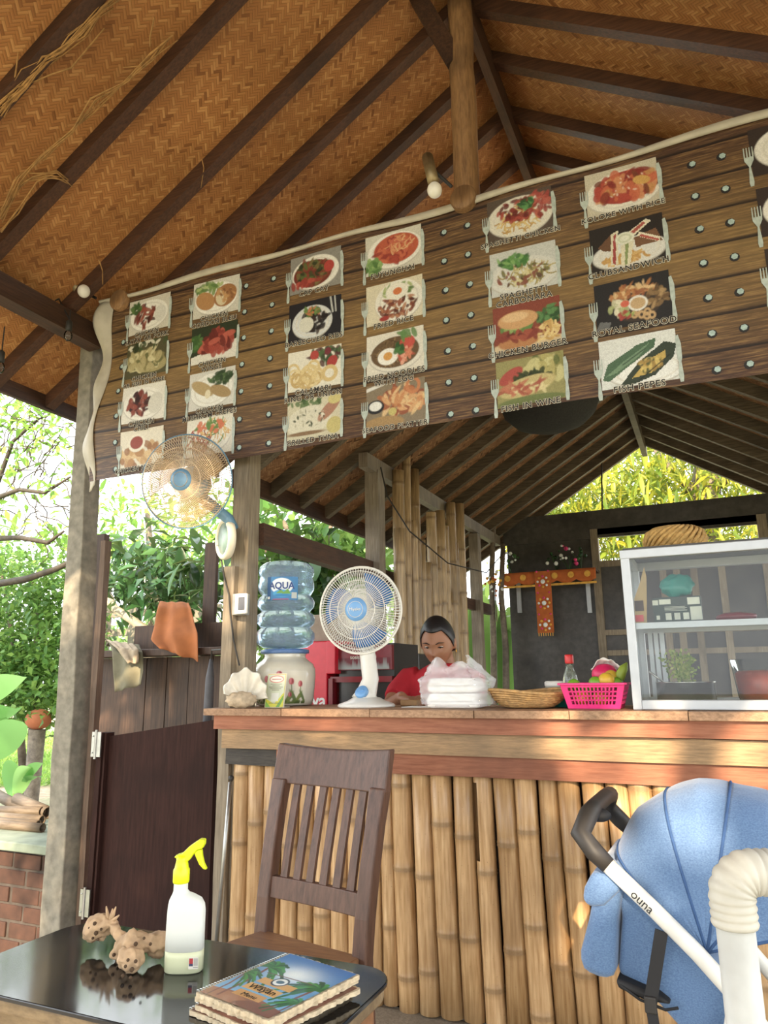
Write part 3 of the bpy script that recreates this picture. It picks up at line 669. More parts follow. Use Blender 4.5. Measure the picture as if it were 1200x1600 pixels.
def d_platter(s): return base('87765a', None, s).line([(.0, .1), (.3, .0)], .08, 'd8d4c8').blobs(.6, .45, .38, .34, ['c8813f', 'b5652c', 'd9a160', '9c4a20', 'e0b878'], 70, (.03, .08), 2.4).ring(.8, .15, .1, .16, .25, 'c8783a').ell(.16, .52, .15, .16, '24262a').ell(.16, .5, .11, .11, 'e0dfd6').ell(.45, .68, .07, .09, 'c2b45a').ell(.3, .92, .34, .16, 'a8844a')
def d_spag(s): return base('5a4a3c', 'dcd6c2', s, .5, .52, .5, .46).strands(.48, .6, .36, .32, ['d0a850', 'bf923c', 'dfc070'], 70, .03, .25).blobs(.45, .38, .33, .24, ['8f2a1a', 'b0402a', '6c1c12'], 50, (.03, .06)).blobs(.8, .35, .18, .28, ['a8382a', 'c05840', '8a281c'], 40, (.03, .06)).blobs(.62, .27, .1, .1, ['3f7a3c', '5c9a50', '2c5a2c'], 14, (.03, .06))
def d_carb(s): return base('c3c5bd', 'd0d0c6', s, .5, .62, .52, .4).strands(.55, .62, .44, .28, ['b8a860', 'a0904a', 'd0c488'], 80, .03, .25).blobs(.5, .62, .4, .24, ['8a4a34', '6f6a30', '5a3424'], 30, (.02, .05)).blobs(.35, .28, .24, .14, ['3f7a30', '5c9440', '2c5a24', '7fae58'], 40, (.03, .06))
def d_burger(s): return base('8c3c22', None, s).blobs(.85, .35, .2, .2, ['3c6a34', '2a4f26', '588a48'], 34, (.03, .06)).ell(.5, .95, .6, .16, 'd2b888').strands(.78, .72, .25, .22, ['d9b25c', 'e2c478', 'c79a44'], 36, .05, .2).ell(.36, .85, .3, .14, 'b9793a').blobs(.36, .68, .3, .1, ['8a3420', 'a84a2c', '6a2416'], 30, (.04, .07)).blobs(.36, .5, .28, .06, ['5f8a3c', '8fae54'], 20, (.03, .05)).ell(.37, .35, .3, .2, 'cf9a58').ell(.33, .28, .2, .1, 'dfb478')
def d_fishwine(s): return base('97904f', None, s).blobs(.75, .3, .28, .25, ['b4a858', '8f8a40', 'c8bf78', '5f6a2c'], 50, (.05, .1)).ell(.22, .35, .2, .14, 'b04030', -.5).blobs(.55, .42, .3, .1, ['34421f', '26301a'], 26, (.03, .06)).ell(.45, .62, .42, .2, 'c2b06a', -.15).blobs(.4, .65, .34, .12, ['c06a44', 'a84a30', 'd8c888'], 26, (.03, .06), 3).ell(.5, .95, .5, .12, '6f7a3c')
def d_koloke(s): return base('c8bea2', 'e4dfcc', s, .52, .55, .52, .46).ell(.56, .48, .44, .36, 'a8301e').blobs(.55, .45, .42, .34, ['b83a20', 'd0602c', '8f2416', 'c88a3c', 'd98a4c', '7c3a1c'], 50, (.05, .11), 1.8).blobs(.5, .4, .36, .26, ['e8c8b0', 'f0e0c8'], 14, (.008, .02)).ell(.78, .42, .12, .1, 'd6a23c', .3)
def d_club(s):
    c = base('2d2620', 'd6d4ca', s, .52, .68, .5, .32).strands(.45, .8, .38, .12, ['d9ae5a', 'c8963e'], 36, .05, .2)
    for p, q in (([(.1, .45), (.3, .2), (.36, .6), (.2, .55)], '6f4a2c'), ([(.3, .2), (.4, .15), (.36, .9), (.26, .9)], 'd8cfae'), ([(.33, .25), (.37, .2), (.33, .9), (.29, .85)], 'a83a34'), ([(.42, .5), (.6, .45), (.52, .98), (.4, .95)], 'dcd3b0'), ([(.48, .5), (.53, .48), (.48, .95), (.45, .95)], '8a9a58'), ([(.5, .28), (.78, .05), (.85, .12), (.6, .36)], 'ded3b4'), ([(.52, .3), (.74, .1), (.78, .14), (.57, .34)], 'b04c3c'), ([(.6, .4), (.9, .3), (.97, .6), (.62, .62)], '7c5432'), ([(.68, .3), (.95, .52), (.93, .62), (.64, .38)], 'e4dabc'), ([(.7, .36), (.93, .56), (.92, .6), (.67, .4)], 'b84a3a')): c.poly(p, q)
    return c.ell(.48, .36, .13, .13, 'dfe0c8').ring(.48, .36, .08, .08, .2, 'c6cba6')
def d_royal(s):
    c = base('2a2726', None, s).ell(.55, .55, .32, .38, '44372c').blobs(.52, .3, .3, .18, ['b8742f', 'd0964a', '9c5424', 'e0b878'], 50, (.02, .05), 2.4).blobs(.32, .58, .12, .16, ['c8c498', 'a8b06c', 'ded8b4'], 26, (.03, .05)).blobs(.82, .5, .13, .2, ['8a6a3c', 'b08c54', '6c4f2c'], 26, (.03, .05))
    for k in range(6): c.ring(c.rng.uniform(.5, .75), c.rng.uniform(.72, .9), .035, .06, .4, 'c8a064')
    return c.ell(.57, .56, .13, .16, 'e2ddcf').ell(.57, .56, .1, .12, 'c8a46c').ell(.4, .52, .06, .07, 'd85a34').blobs(.42, .75, .12, .08, ['a83a2c', '8fae50'], 16, (.02, .04)).poly([(.0, .95), (.05, .8), (.2, .85), (.16, 1), (0, 1)], '6a6a68')
def d_pepes(s): return base('d6d8d0', 'e4e4dc', s, .6, .72, .5, .3).poly([(.02, .8), (.1, .5), (.5, .2), (.75, .12), (.72, .3), (.35, .62), (.1, .85)], '4a6a4a').poly([(.05, .75), (.3, .5), (.68, .18), (.5, .45), (.2, .7)], '6f8f6a').poly([(.25, .95), (.5, .55), (.85, .22), (1, .3), (.95, .55), (.7, .85), (.4, .98)], '35402f').poly([(.4, .85), (.6, .55), (.85, .4), (.85, .55), (.65, .8)], 'c2a23c').blobs(.62, .66, .16, .14, ['d6b850', 'a8842c', '5a5a2c'], 24, (.02, .05)).line([(.3, .55), (.6, .3)], .02, '2c4030').line([(.5, .9), (.9, .5)], .02, '1e261c')
def d_plain(s): return base('3a2d26', 'e2ddcf', s, .6, .5, .55, .48).blobs(.6, .5, .3, .25, ['d6cfae', 'b8a878', '8a9a58'], 40)
DX = [-2.62, -2.18, -1.59, -1.175, -.573, -.15, .468, .95]; DZ = [3.165, 2.907, 2.652, 2.405]
MENU = [[(d_satay, 'CHICKEN\nSATAY OR PORK'), (d_wine, 'CHICKEN\nOR FISH IN WINE'), (d_chili, 'CHICKEN\nCHILI'), (d_nugget, 'CHICKEN NUGGET')],
        [(d_cordon, 'CHICKEN\nCORDON BLEU'), (d_wings, 'CHICKEN\nWINGS'), (d_crepes, 'CHICKEN\nMUSHROM CREPES'), (d_salad, '')],
        [(d_capcay, 'CAP CAY'), (d_ribs, 'BARBECUED RIBS'), (d_calamari, 'CALAMARI\nRING OR UNION'), (d_tuna, 'GRILLED TUNA')],
        [(d_fuyung, 'FUYUNGHAI'), (d_rice, 'FRIED RICE'), (d_noodles, 'FRIED NOODLES\nWITH EGG'), (d_platter, 'SEAFOOD PLATTER')],
        [(d_spag, 'SPAGHETTI CHICKEN'), (d_carb, 'SPAGHETTI\nCARBONARA'), (d_burger, 'CHICKEN BURGER'), (d_fishwine, 'FISH IN WINE')],
        [(d_koloke, 'KOLOKE WITH RICE'), (d_club, 'CLUBSANDWICH'), (d_royal, 'ROYAL SEAFOOD'), (d_pepes, 'FISH PEPES')],
        [(d_plain, 'L'), (d_plain, ''), (d_plain, ''), (d_plain, '')]]
for ci, colm in enumerate(MENU):
    for ri_, (fnc, cap) in enumerate(colm):
        cx, cz = DX[ci], DZ[ri_]; hw, hh = .142, .102
        if ci == 6 and ri_ == 3: cz -= 0
        cv = fnc(ci*7+ri_); cv.noise(.12); g_ = cv.a.mean(2, keepdims=True); cv.a = (cv.a*.78+g_*.22)*.82
        cv.mesh('dish_photo', lambda u, v: bpt(cx-hw+2*hw*u, cz+.012-hh+2*hh*v, .0025), MT['dish_print'], bn)
        fork(cx-hw-.008, cz-.13).build('fork_print', MT['print_silver'], bn)
        knife(cx+hw+.006, cz-.105).build('knife_print', MT['print_silver'], bn)
        for li, t in enumerate(cap.split('\n')):
            if not t: continue
            zz = cz-.098-.032*li; xx = cx-.005
            size = .036 if len(t) < 15 else .032
            M = Matrix(((1, 0, 0, xx), (0, 0, -1, BNY), (0, 1, 0, zz), (0, 0, 0, 1)))
            text('caption_outline', t, size, M, MT['print_outline'], bn, 0, fnw=lambda p: bpt(p.x, p.z, .0055), off=.0021, space=1.14)
            text('caption', t, size, M, MT['print_dark'], bn, 0, fnw=lambda p: bpt(p.x, p.z, .0068), off=.0006, space=1.14)
# ================================================================ small materials
plain('shell_white', srgb('e6e0d2'), .55, var=.14, scale=18, bmp=.3)
plain('shell_rough', srgb('b9a68c'), .8, var=.3, scale=40, bmp=.8)
plain('ceramic', srgb('cfc9b8'), .15, var=.03, coat=.5)
plain('red_paint', srgb('d41f35'), .3, var=.05)
plain('dark_red', srgb('7c1a22'), .3, var=.1)
plain('dark_panel', srgb('33302e'), .25)
plain('cream_plastic', srgb('dcd3bd'), .4, var=.05)
plain('fan_white', srgb('dedbd2'), .3, var=.03)
plain('fan_blue', srgb('6f9fd0'), .3, var=.03)
plain('teal_plastic', srgb('1c8478'), .4, var=.05)
plain('pink_plastic', srgb('e8357f'), .35, var=.04)
plain('lime_green', srgb('6f9a2c'), .4, var=.2, scale=14); plain('lemon_yellow', srgb('d2a93a'), .4, var=.12, scale=14); plain('mango_green', srgb('8fa23c'), .45, var=.15)
plain('pink_fruit', srgb('d0245c'), .4, var=.12)
plain('red_cap', srgb('c92a2a'), .35); plain('aluminium', srgb('b4b7ba'), .4, metal=.3, var=.04)
plain('wire_metal', srgb('c9b394'), .35, metal=.5, var=.1)
plain('rim_blue', srgb('5b7f96'), .4, var=.1)
plain('foam', srgb('eeece6'), .6, var=.02)
plain('orange_cloth', srgb('9c5c30'), .9, var=.15, scale=12); plain('khaki_cloth', srgb('6f6a56'), .95, var=.2, scale=10); plain('striped_cloth', srgb('9c8c76'), .95, var=.2)
plain('grey_cloth', srgb('55555a'), .8)
plain('straw', srgb('b08c52'), .8, var=.3, scale=60, bmp=.4); plain('wicker', srgb('b8905c'), .6, var=.3, scale=50, bmp=.3)
plain('altar_cloth', srgb('b5602c'), .85, var=.15, scale=20); plain('gold_thread', srgb('d8a23c'), .5, var=.2); plain('bead_white', srgb('e8ecec'), .2); plain('bead_pink', srgb('d8407c'), .3)
plain('skin', srgb('9c6c50'), .5, var=.06, scale=8); plain('hair_black', srgb('1c1818'), .45, var=.2, scale=60); plain('shirt_red', srgb('b3202c'), .85, var=.12, scale=10)
plain('brow', srgb('2a1d18'), .7); plain('eye_white', srgb('cfc6bb'), .3); plain('lip', srgb('93524a'), .5)
plain('dial_green', srgb('7c938c'), .35, var=.2); plain('brass_tube', srgb('8c7c5c'), .45, metal=.6, var=.15); plain('pot_steel', srgb('b5b5b0'), .25, metal=.9, var=.1)
plain('red_stew', srgb('c0502c'), .3, var=.35, scale=20); plain('box_green', srgb('20352e'), .5, var=.15); plain('sticker', srgb('d8d8c8'), .6); plain('bamboo_ware', srgb('b79a68'), .6)
glass('clear_glass', (.93, .96, .95)); glass('clear_plastic', (.9, .92, .92), .08)
m, nt, bs = newmat('water_bottle'); bs.inputs['Base Color'].default_value = (.52, .67, .86, 1); bs.inputs['Transmission Weight'].default_value = .75; bs.inputs['IOR'].default_value = 1.12; bs.inputs['Roughness'].default_value = .12
v = nd(nt, 'ShaderNodeTexNoise'); v.inputs['Scale'].default_value = 55; nt.links.new(coords(nt), v.inputs[0]); bump(nt, bs, v.outputs[0], .35, .004)
m, nt, bs = newmat('blade_blue'); bs.inputs['Base Color'].default_value = (*srgb('4f8fd0'), 1); bs.inputs['Roughness'].default_value = .2
tr = nd(nt, 'ShaderNodeBsdfTranslucent'); tr.inputs[0].default_value = (*srgb('4f9ae6'), 1); tp = nd(nt, 'ShaderNodeBsdfTransparent'); tp.inputs[0].default_value = (.6, .78, .95, 1)
mx = nd(nt, 'ShaderNodeMixShader'); mx.inputs[0].default_value = .35; mx2 = nd(nt, 'ShaderNodeMixShader'); mx2.inputs[0].default_value = .3
nt.links.new(bs.outputs[0], mx.inputs[1]); nt.links.new(tr.outputs[0], mx.inputs[2]); nt.links.new(mx.outputs[0], mx2.inputs[1]); nt.links.new(tp.outputs[0], mx2.inputs[2]); nt.links.new(mx2.outputs[0], nt.nodes['Material Output'].inputs[0])
m, nt, bs = newmat('bag_film'); bs.inputs['Base Color'].default_value = (.92, .92, .95, 1); bs.inputs['Roughness'].default_value = .25
tp = nd(nt, 'ShaderNodeBsdfTransparent'); mx = nd(nt, 'ShaderNodeMixShader'); mx.inputs[0].default_value = .7
nt.links.new(bs.outputs[0], mx.inputs[1]); nt.links.new(tp.outputs[0], mx.inputs[2]); nt.links.new(mx.outputs[0], nt.nodes['Material Output'].inputs[0])
vcol('label_print', .4, .4)
CT = 1.1052
def ctp(x, Y): q = at(x, 1100, Y=Y); return Vector((q.x, Y, CT))

# ---------------------------------------------------------------- clam shell
p = ctp(381, 2.795); sh_ = thing('clam_shell', p, 'white ribbed giant clam shell at the left end of the counter', 'shell')
e3 = (V(CC[0]-p.x, CC[1]-p.y, 0)).normalized(); e1 = V(0, 0, 1).cross(e3).normalized()
def shell_fn(u, v):
    a = (u-.5)*2.7+.1; rb = math.cos(a*12.5)
    Rr = (.132-.022*abs(a))*(1+.045*rb*v); r = .012+Rr*v
    q_ = p+e1*(r*math.sin(a)*.86+.004)+V(0, 0, .028+r*math.cos(a))
    return q_+e3*(-.028+.06*v**2.2*(.5+.5*abs(math.sin(a*.8)))+.011*rb*v**.7)
MB().grid(shell_fn, 100, 24).build('ribbed_valve', MT['shell_white'], sh_, True, solid=.008)
def low_fn(d):
    return 1+.05*math.cos(math.atan2(d.x, d.z)*11)+.08*mnoise.noise(d*5)
MB().ball(p+V(0, 0, .036)+e3*.004-e1*.012, .068, .035, .036, 48, 20, Matrix((e1, e3, V(0, 0, 1))).transposed(), low_fn).build('lower_valve', MT['shell_rough'], sh_, True)
# ---------------------------------------------------------------- printed card stand
p = ctp(428, 2.86); cs = thing('card_stand', p, 'small green and yellow printed card standing before the tulip pot', 'sign')
cw, ch, tl = .047, .149, .025
MB().hexa([p+V(-cw-.003, 0, 0), p+V(cw+.003, 0, 0), p+V(cw+.003, .006, 0), p+V(-cw-.003, .006, 0), p+V(-cw-.003, tl, ch), p+V(cw+.003, tl, ch), p+V(cw+.003, tl+.006, ch), p+V(-cw-.003, tl+.006, ch)]).build('acrylic_sheet', MT['cream_plastic'], cs)
MB().box(p.x-cw, p.x+cw, p.y, p.y+.06, CT, CT+.003).build('foot', MT['cream_plastic'], cs)
c = Cv(44, 68, 'c9cdb4', 3).poly([(0, .75), (.5, .9), (1, .55), (1, 1), (0, 1)], 'c8c23c').poly([(.6, 1), (1, .6), (1, .75), (.8, 1)], '6a9a3c').poly([(0, .8), (.3, 1), (0, 1)], '7fae4c').ell(.5, .16, .4, .11, 'c23a34').ell(.5, .16, .36, .09, 'e6e0d0').line([(.25, .16), (.75, .16)], .02, 'a83a34')
for k, (a, b) in enumerate(((.2, .8), (.3, .7), (.12, .88), (.2, .8), (.3, .7))): c.line([(a, .31+k*.045), (b, .31+k*.045)], .014, '5f5a4c')
c.rect(.3, .58, .7, .82, 'd8d8cc').line([(.2, .88), (.8, .88)], .02, '5f5a4c'); c.rect(0, 0, .03, 1, 'a8b45c').rect(.97, 0, 1, 1, 'c8c23c').rect(0, 0, 1, .015, 'c8a03c')
c.mesh('card_print', lambda u, v: p+V(-cw+2*cw*u, -.0015+tl*v, .002+(ch-.004)*v), MT['label_print'], cs)

# ---------------------------------------------------------------- tulip pot with water bottle
p = ctp(444, 3.1); pot = thing('water_dispenser', p, 'cream ceramic water pot painted with pink tulips on the counter', 'dispenser')
prof = [(.1, 0), (.135, .004), (.142, .03), (.147, .09), (.15, .14), (.149, .17), (.138, .195), (.118, .21), (.104, .222), (.1, .232), (.104, .24), (.1, .245)]
MB().lathe(prof, 40, p).build('pot', MT['ceramic'], pot, True)
MB().lathe([(.1, .243), (.118, .246), (.118, .262), (.1, .266)], 32, p).build('blue_collar', plain('collar_blue', srgb('5a78a8'), .3), pot, True)
def potr(z):
    for (r0, a), (r1, b) in zip(prof, prof[1:]):
        if a <= z <= b: return r0+(r1-r0)*(z-a)/(b-a)
    return .1
c = Cv(90, 56, 'cfc9b8', 9); c.a[:] = srgb('cfc9b8')
for x, y, s in ((.30, .25, 1), (.52, .12, 1.2), (.72, .32, 1), (.5, .62, .9), (.88, .4, .9), (.16, .45, .9), (.7, .72, .7)):
    c.line([(x, y), (x+.02, .8), (.5+(x-.5)*.6, 1.)], .025, '5c6a34')
    c.ell(x-.02, .8, .03, .2, '6f7a3c', .5).ell(x+.05, .78, .025, .22, '596b38', -.45)
    c.ell(x, y, .045*s, .1*s, 'a8484c').ell(x-.018*s, y-.01, .02*s, .09*s, 'c8767a', .15).ell(x+.02*s, y, .016*s, .08*s, '8a3238', -.2)
c.ell(.38, .86, .05, .09, 'c8a24c').blobs(.5, .98, .5, .06, ['5a6a34', '747f44', '445428'], 40, (.03, .06))
c.mesh('tulip_print', lambda u, v: p+Vector(((potr(.012+.15*v)+.0015)*math.sin((u-.5)*1.9+.35), -(potr(.012+.15*v)+.0015)*math.cos((u-.5)*1.9+.35), .012+.15*v)), MT['label_print'], pot, True)
b0 = p.z+.262
gb = thing('water_bottle', V(p.x, p.y, b0), 'upturned blue plastic water bottle standing in the tulip pot', 'bottle')
prof = [(.03, -.02), (.04, .004), (.11, .012), (.138, .03), (.147, .055), (.147, .08), (.13, .102), (.122, .108), (.13, .114), (.145, .13), (.148, .15), (.14, .172), (.125, .182), (.122, .188), (.128, .195), (.142, .21), (.145, .235), (.135, .255), (.124, .262), (.122, .268), (.13, .276), (.141, .295), (.142, .325), (.136, .352), (.133, .358), (.139, .366), (.142, .385), (.136, .408), (.115, .425), (.08, .433), (.01, .436)]
MB().lathe([(r*.98, z) for r, z in prof], 40, (p.x, p.y, b0)).build('bottle_body', MT['water_bottle'], gb, True)
c = Cv(64, 46, '3f7cae', 2).rect(0, 0, .12, 1, '27507c').ell(.48, .4, .36, .34, 'e2e8ea').ell(.5, .72, .3, .16, '4a9cc8').poly([(.3, .72), (.45, .55), (.55, .66), (.68, .52), (.78, .74)], '6a9a4c').ell(.5, .8, .26, .06, '2f7cb0').rect(.8, .68, .97, .93, 'b8beb8').rect(.02, .85, .1, .95, 'd8d8d0').line([(.2, .97), (.7, .97)], .03, 'b83a44')
LA = .42
def labp(u, v, o=.002): a = (u-.5)*1.05+LA; r = .1395+o; return V(p.x+r*math.sin(a), p.y-r*math.cos(a), b0+.232+.112*v)
c.mesh('bottle_label', lambda u, v: labp(u, v, .006), MT['label_print'], gb, True)
text('label_lettering', 'AQUA', .046, Matrix.Identity(4), plain('label_navy', srgb('1f3f7c'), .4), gb, 0, off=.0012, fnw=lambda q: labp(.48+q.x/.165, .6+q.y/.112, .0085))

# ---------------------------------------------------------------- red drinks cooler and boxes behind the counter
Yc = 3.55
x0, x1 = at(462, 1050, Y=Yc).x, at(610, 1050, Y=Yc).x; zt = at(520, 1001, Y=Yc).z
cl = thing('drinks_cooler', V((x0+x1)/2, Yc+.2, -.06), 'red drinks cooler standing behind the counter by the desk fan', 'cooler')
xm = at(512, 1050, Y=Yc).x; xm2 = at(526, 1050, Y=Yc).x
MB().box(x0, xm-.004, Yc, Yc+.4, -.06, zt).build('side_panel', MT['red_paint'], cl, bevel=.006)
MB().box(xm, xm2, Yc-.02, Yc+.4, at(520, 1053, Y=Yc).z, zt).build('corner_panel', MT['red_paint'], cl, bevel=.004)
MB().box(xm2-.01, x1, Yc+.05, Yc+.4, -.06, zt-.02).build('cabinet_body', MT['dark_panel'], cl)
MB().box(xm+.005, x1, Yc+.02, Yc+.05, at(550, 1047, Y=Yc).z, zt-.03).build('header_sign', MT['dark_red'], cl)
zb = at(550, 1060, Y=Yc).z
MB().box(xm+.005, x1, Yc+.02, Yc+.05, zb-.02, zb+.01).build('door_rail', MT['dark_red'], cl)
MB().box(xm+.005, xm+.03, Yc+.0, Yc+.05, .0, zb).build('door_rail', MT['dark_red'], cl)
c = Cv(60, 14, '6a2028', 5)
for k in range(30): c.ell(k/30, 1., .02, c.rng.uniform(.3, .8), '9aa09c')
c.mesh('skyline_print', lambda u, v: V(xm+.02+(x1-xm-.03)*u, Yc+.018, at(550, 1046, Y=Yc).z+.06*v), MT['label_print'], cl)
text('cooler_lettering', 'sosis siap saji', .03, Matrix(((1, 0, 0, (xm+x1)/2+.02), (0, 0, -1, Yc+.018), (0, 1, 0, at(550, 1027, Y=Yc).z), (0, 0, 0, 1))), MT['sticker'], cl, .0005)
q = at(493, 1094, Y=Yc)
text('cooler_lettering', 'ava', .1, Matrix(((1, 0, 0, q.x), (0, 0, -1, Yc-.002), (0, 1, 0, q.z-.005), (0, 0, 0, 1))), MT['foam'], cl, .0006, off=.002)
q0, q1 = at(470, 998, Y=Yc+.1), at(532, 960, Y=Yc+.1)
tag(MB().box(q0.x, q1.x, Yc+.05, Yc+.3, zt+.001, q1.z).build('carton', plain('carton_beige', srgb('9c8c7c'), .8), None, bevel=.004), 'beige carton lying on top of the red cooler', 'box')
q0, q1 = at(608, 1022, Y=4.1), at(654, 1022, Y=4.1)
ov = thing('oven', V((q0.x+q1.x)/2, 4.2, -.06), 'dark grey metal oven standing left of the seated woman', 'oven')
MB().box(q0.x, q1.x, 4.1, 4.4, -.06, q0.z).build('body', MT['dark_panel'], ov, bevel=.006)
MB().box(q0.x+.02, q1.x-.02, 4.09, 4.1, q0.z-.4, q0.z-.06).build('door', plain('oven_glass', srgb('4a4a46'), .15), ov)

# ---------------------------------------------------------------- electric fans
def fan_head(root, c, ax, Rg, depth, nsp, mats, nbl=3, spiral=.0, rings=(.3, .52, .76, .93), wire=.0016, hubr=.3, bl_r=.86, swirl=.5, up=(0, 0, 1), rimr=.026):
    """cage, blades and hub of a fan; ax points out of the front"""
    ax = Vector(ax).normalized(); x = Vector(up).cross(ax).normalized(); y = ax.cross(x); c = Vector(c)
    P = lambda r, a, z: c+x*(r*math.cos(a))+y*(r*math.sin(a))+ax*z
    prof_f = lambda t: depth*(.5*(1-t**4.)+.02)       # height of the front guard at radius t
    prof_b = lambda t: -depth*(.5*(1-t**3.))
    for nm, prof, mat in (('front_guard', prof_f, mats['cage']), ('rear_guard', prof_b, mats['cage'])):
        g = MB()
        for k in range(nsp):
            a0 = 2*math.pi*k/nsp; pts = []
            for j in range(9):
                t = hubr*.92+(1-hubr*.92)*j/8; sw = swirl*(t-hubr)*(1 if nm == 'front_guard' else -1)
                pts.append(P(Rg*t, a0+sw, prof(t)))
            g.tube(pts, wire, 4, cap=False)
        for rg in rings:
            if nm == 'rear_guard' and rg > .8: continue
            g.tube([P(Rg*rg, 2*math.pi*j/48, prof(rg)) for j in range(48)], wire*1.15, 5, closed=True)
        g.build(nm, mat, root, True)
    MB().tube([P(Rg, 2*math.pi*j/56, .002) for j in range(56)], Rg*rimr, 8, closed=True).build('rim', mats['rim'], root, True)
    hub = MB().lathe([(.001, .012), (hubr*.55, .012), (hubr*.9, .004), (hubr, -.01), (hubr, -.02)], 32, (0, 0, 0)); 
    M = Matrix((x, y, ax)).transposed()
    hb = MB(); hb.v = [tuple(c+M @ Vector((a*Rg, b*Rg, z*.9+prof_f(.25)*.98))) for a, b, z in hub.v]; hb.f = hub.f
    hubo = hb.build('hub_badge', mats['hub'], root, True)
    MB().tube([P(Rg*hubr*.62, 2*math.pi*j/36, prof_f(.25)+.0095) for j in range(36)], .0011, 4, closed=True).build('badge_ring', mats['cage'], hubo)
    for b in range(nbl):
        a0 = 2*math.pi*b/nbl+.4
        def bf(u, v):
            t = .16+(bl_r-.16)*v; wdt = (.55+.75*math.sin(min(1, v*1.15)*2.2))*.62
            a = a0+wdt*(u-.5)*1.5+.5*v
            return P(Rg*t, a, depth*(.26*(u-.5)*(1-.35*v)))
        MB().grid(bf, 12, 10).build('blade', mats['blade'], root, True, solid=.002)
    MB().lathe([(.18*Rg, -.02), (.18*Rg, .03), (.08*Rg, .04)], 20, c, ax).build('spinner', mats['hub'], root, True)
    MB().lathe([(.36*Rg, -depth*.45), (.37*Rg, -depth*.7), (.33*Rg, -depth*.95), (.2*Rg, -depth*1.15), (.03*Rg, -depth*1.2)], 24, c, ax).build('motor_housing', mats['body'], root, True)
    return P
p = ctp(575, 2.98)
fanw = dict(cage=MT['fan_white'], rim=MT['fan_white'], hub=MT['fan_blue'], blade=MT['blade_blue'], body=MT['fan_white'])
fd_ = thing('desk_fan', p, 'white desk fan with translucent blue blades on the counter', 'fan')
fc = at(563, 953, Y=2.98); view = (Vector(CC)-fc).normalized()
axd = Matrix.Rotation(R(-20), 3, 'Z') @ view; axd = (axd+V(0, 0, .06)).normalized()
PP = fan_head(fd_, fc, axd, .196, .11, 92, fanw, 3, hubr=.29, wire=.0017, rings=(.45, .67, .9, .97), swirl=.12)
ML = frame(PP(0, 0, .0735), PP(1, 0, 0)-PP(0, 0, 0), PP(1, math.pi/2, 0)-PP(0, 0, 0))
text('badge_lettering', 'Miyako', .019, ML, MT['fan_white'], [ch for ch in fd_.children if ch.name.startswith('hub_badge')][0], .0006)
nk = MB(); back = -axd
for k in range(9):
    pass
q1 = fc+back*.07+V(0, 0, -.1); base_c = p+V(.0, .02, 0)
nk.tube([q1+V(0, 0, .06), q1, q1.lerp(base_c+V(0, 0, .12), .5), base_c+V(.004, 0, .12), base_c+V(-.01, -.012, .06), base_c+V(-.015, -.02, .03)], [.03, .036, .036, .037, .045, .06], 14)
nk.build('stem', MT['fan_white'], fd_, True)
MB().lathe([(.125, 0), (.128, .006), (.122, .014), (.085, .026), (.06, .04), (.03, .046)], 40, base_c+V(-.01, -.015, 0)).build('base', MT['fan_white'], fd_, True)
kn = base_c+V(-.012, -.062, .066); kd = V(-.15, -1, .75).normalized()
kno = MB().lathe([(.03, -.012), (.03, .004), (.026, .008), (.0, .009)], 24, kn, kd).build('speed_dial', MT['fan_blue'], fd_, True)
MB().bar(kn+kd*.009+V(-.018, 0, 0), kn+kd*.009+V(.018, 0, 0), .007, .012, up=kd).build('dial_grip', MT['fan_blue'], kno, bevel=.002)

wf = at(292, 752, Y=2.62)
wfan = thing('wall_fan', V(-2.08, 2.8, 1.95), 'round wire wall fan mounted on the wooden post', 'fan')
m, nt, bs = newmat('blade_smoke'); bs.inputs['Base Color'].default_value = (*srgb('b79a74'), 1); bs.inputs['Roughness'].default_value = .25
tp = nd(nt, 'ShaderNodeBsdfTransparent'); mx = nd(nt, 'ShaderNodeMixShader'); mx.inputs[0].default_value = .55
nt.links.new(bs.outputs[0], mx.inputs[1]); nt.links.new(tp.outputs[0], mx.inputs[2]); nt.links.new(mx.outputs[0], nt.nodes['Material Output'].inputs[0])
fanm = dict(cage=MT['wire_metal'], rim=MT['rim_blue'], hub=plain('hub_slate', srgb('5a7f9c'), .35), blade=MT['blade_smoke'], body=MT['rim_blue'])
view = (Vector(CC)-wf).normalized(); axw = Matrix.Rotation(R(-24), 3, 'Z') @ view; axw = (axw+V(0, 0, .12)).normalized()
fan_head(wfan, wf, axw, .222, .13, 104, fanm, 3, hubr=.25, wire=.0013, rings=(.42, .7, .97), swirl=.75, rimr=.016)
mt = V(-2.03, 2.79, 1.93)
MB().tube([wf-axw*.1, wf-axw*.14+V(0, 0, -.05), mt+V(0, -.03, .04), mt], [.03, .028, .026, .03], 12).build('bracket', MT['rim_blue'], wfan, True)
# round dial on the post
q = at(350, 842, Y=2.79); nrm = V(-.55, -.83, -.05)
dl = thing('round_dial', q, 'round cream-rimmed disc with grey green face on the wooden post', 'clock')
MB().lathe([(.08, -.03), (.094, -.026), (.1, -.012), (.1, .004), (.09, .012), (.078, .01), (.076, .004)], 36, q, nrm).build('rim', MT['cream_plastic'], dl, True)
MB().lathe([(.001, .005), (.077, .004), (.077, -.02)], 32, q, nrm).build('face', MT['dial_green'], dl, True)
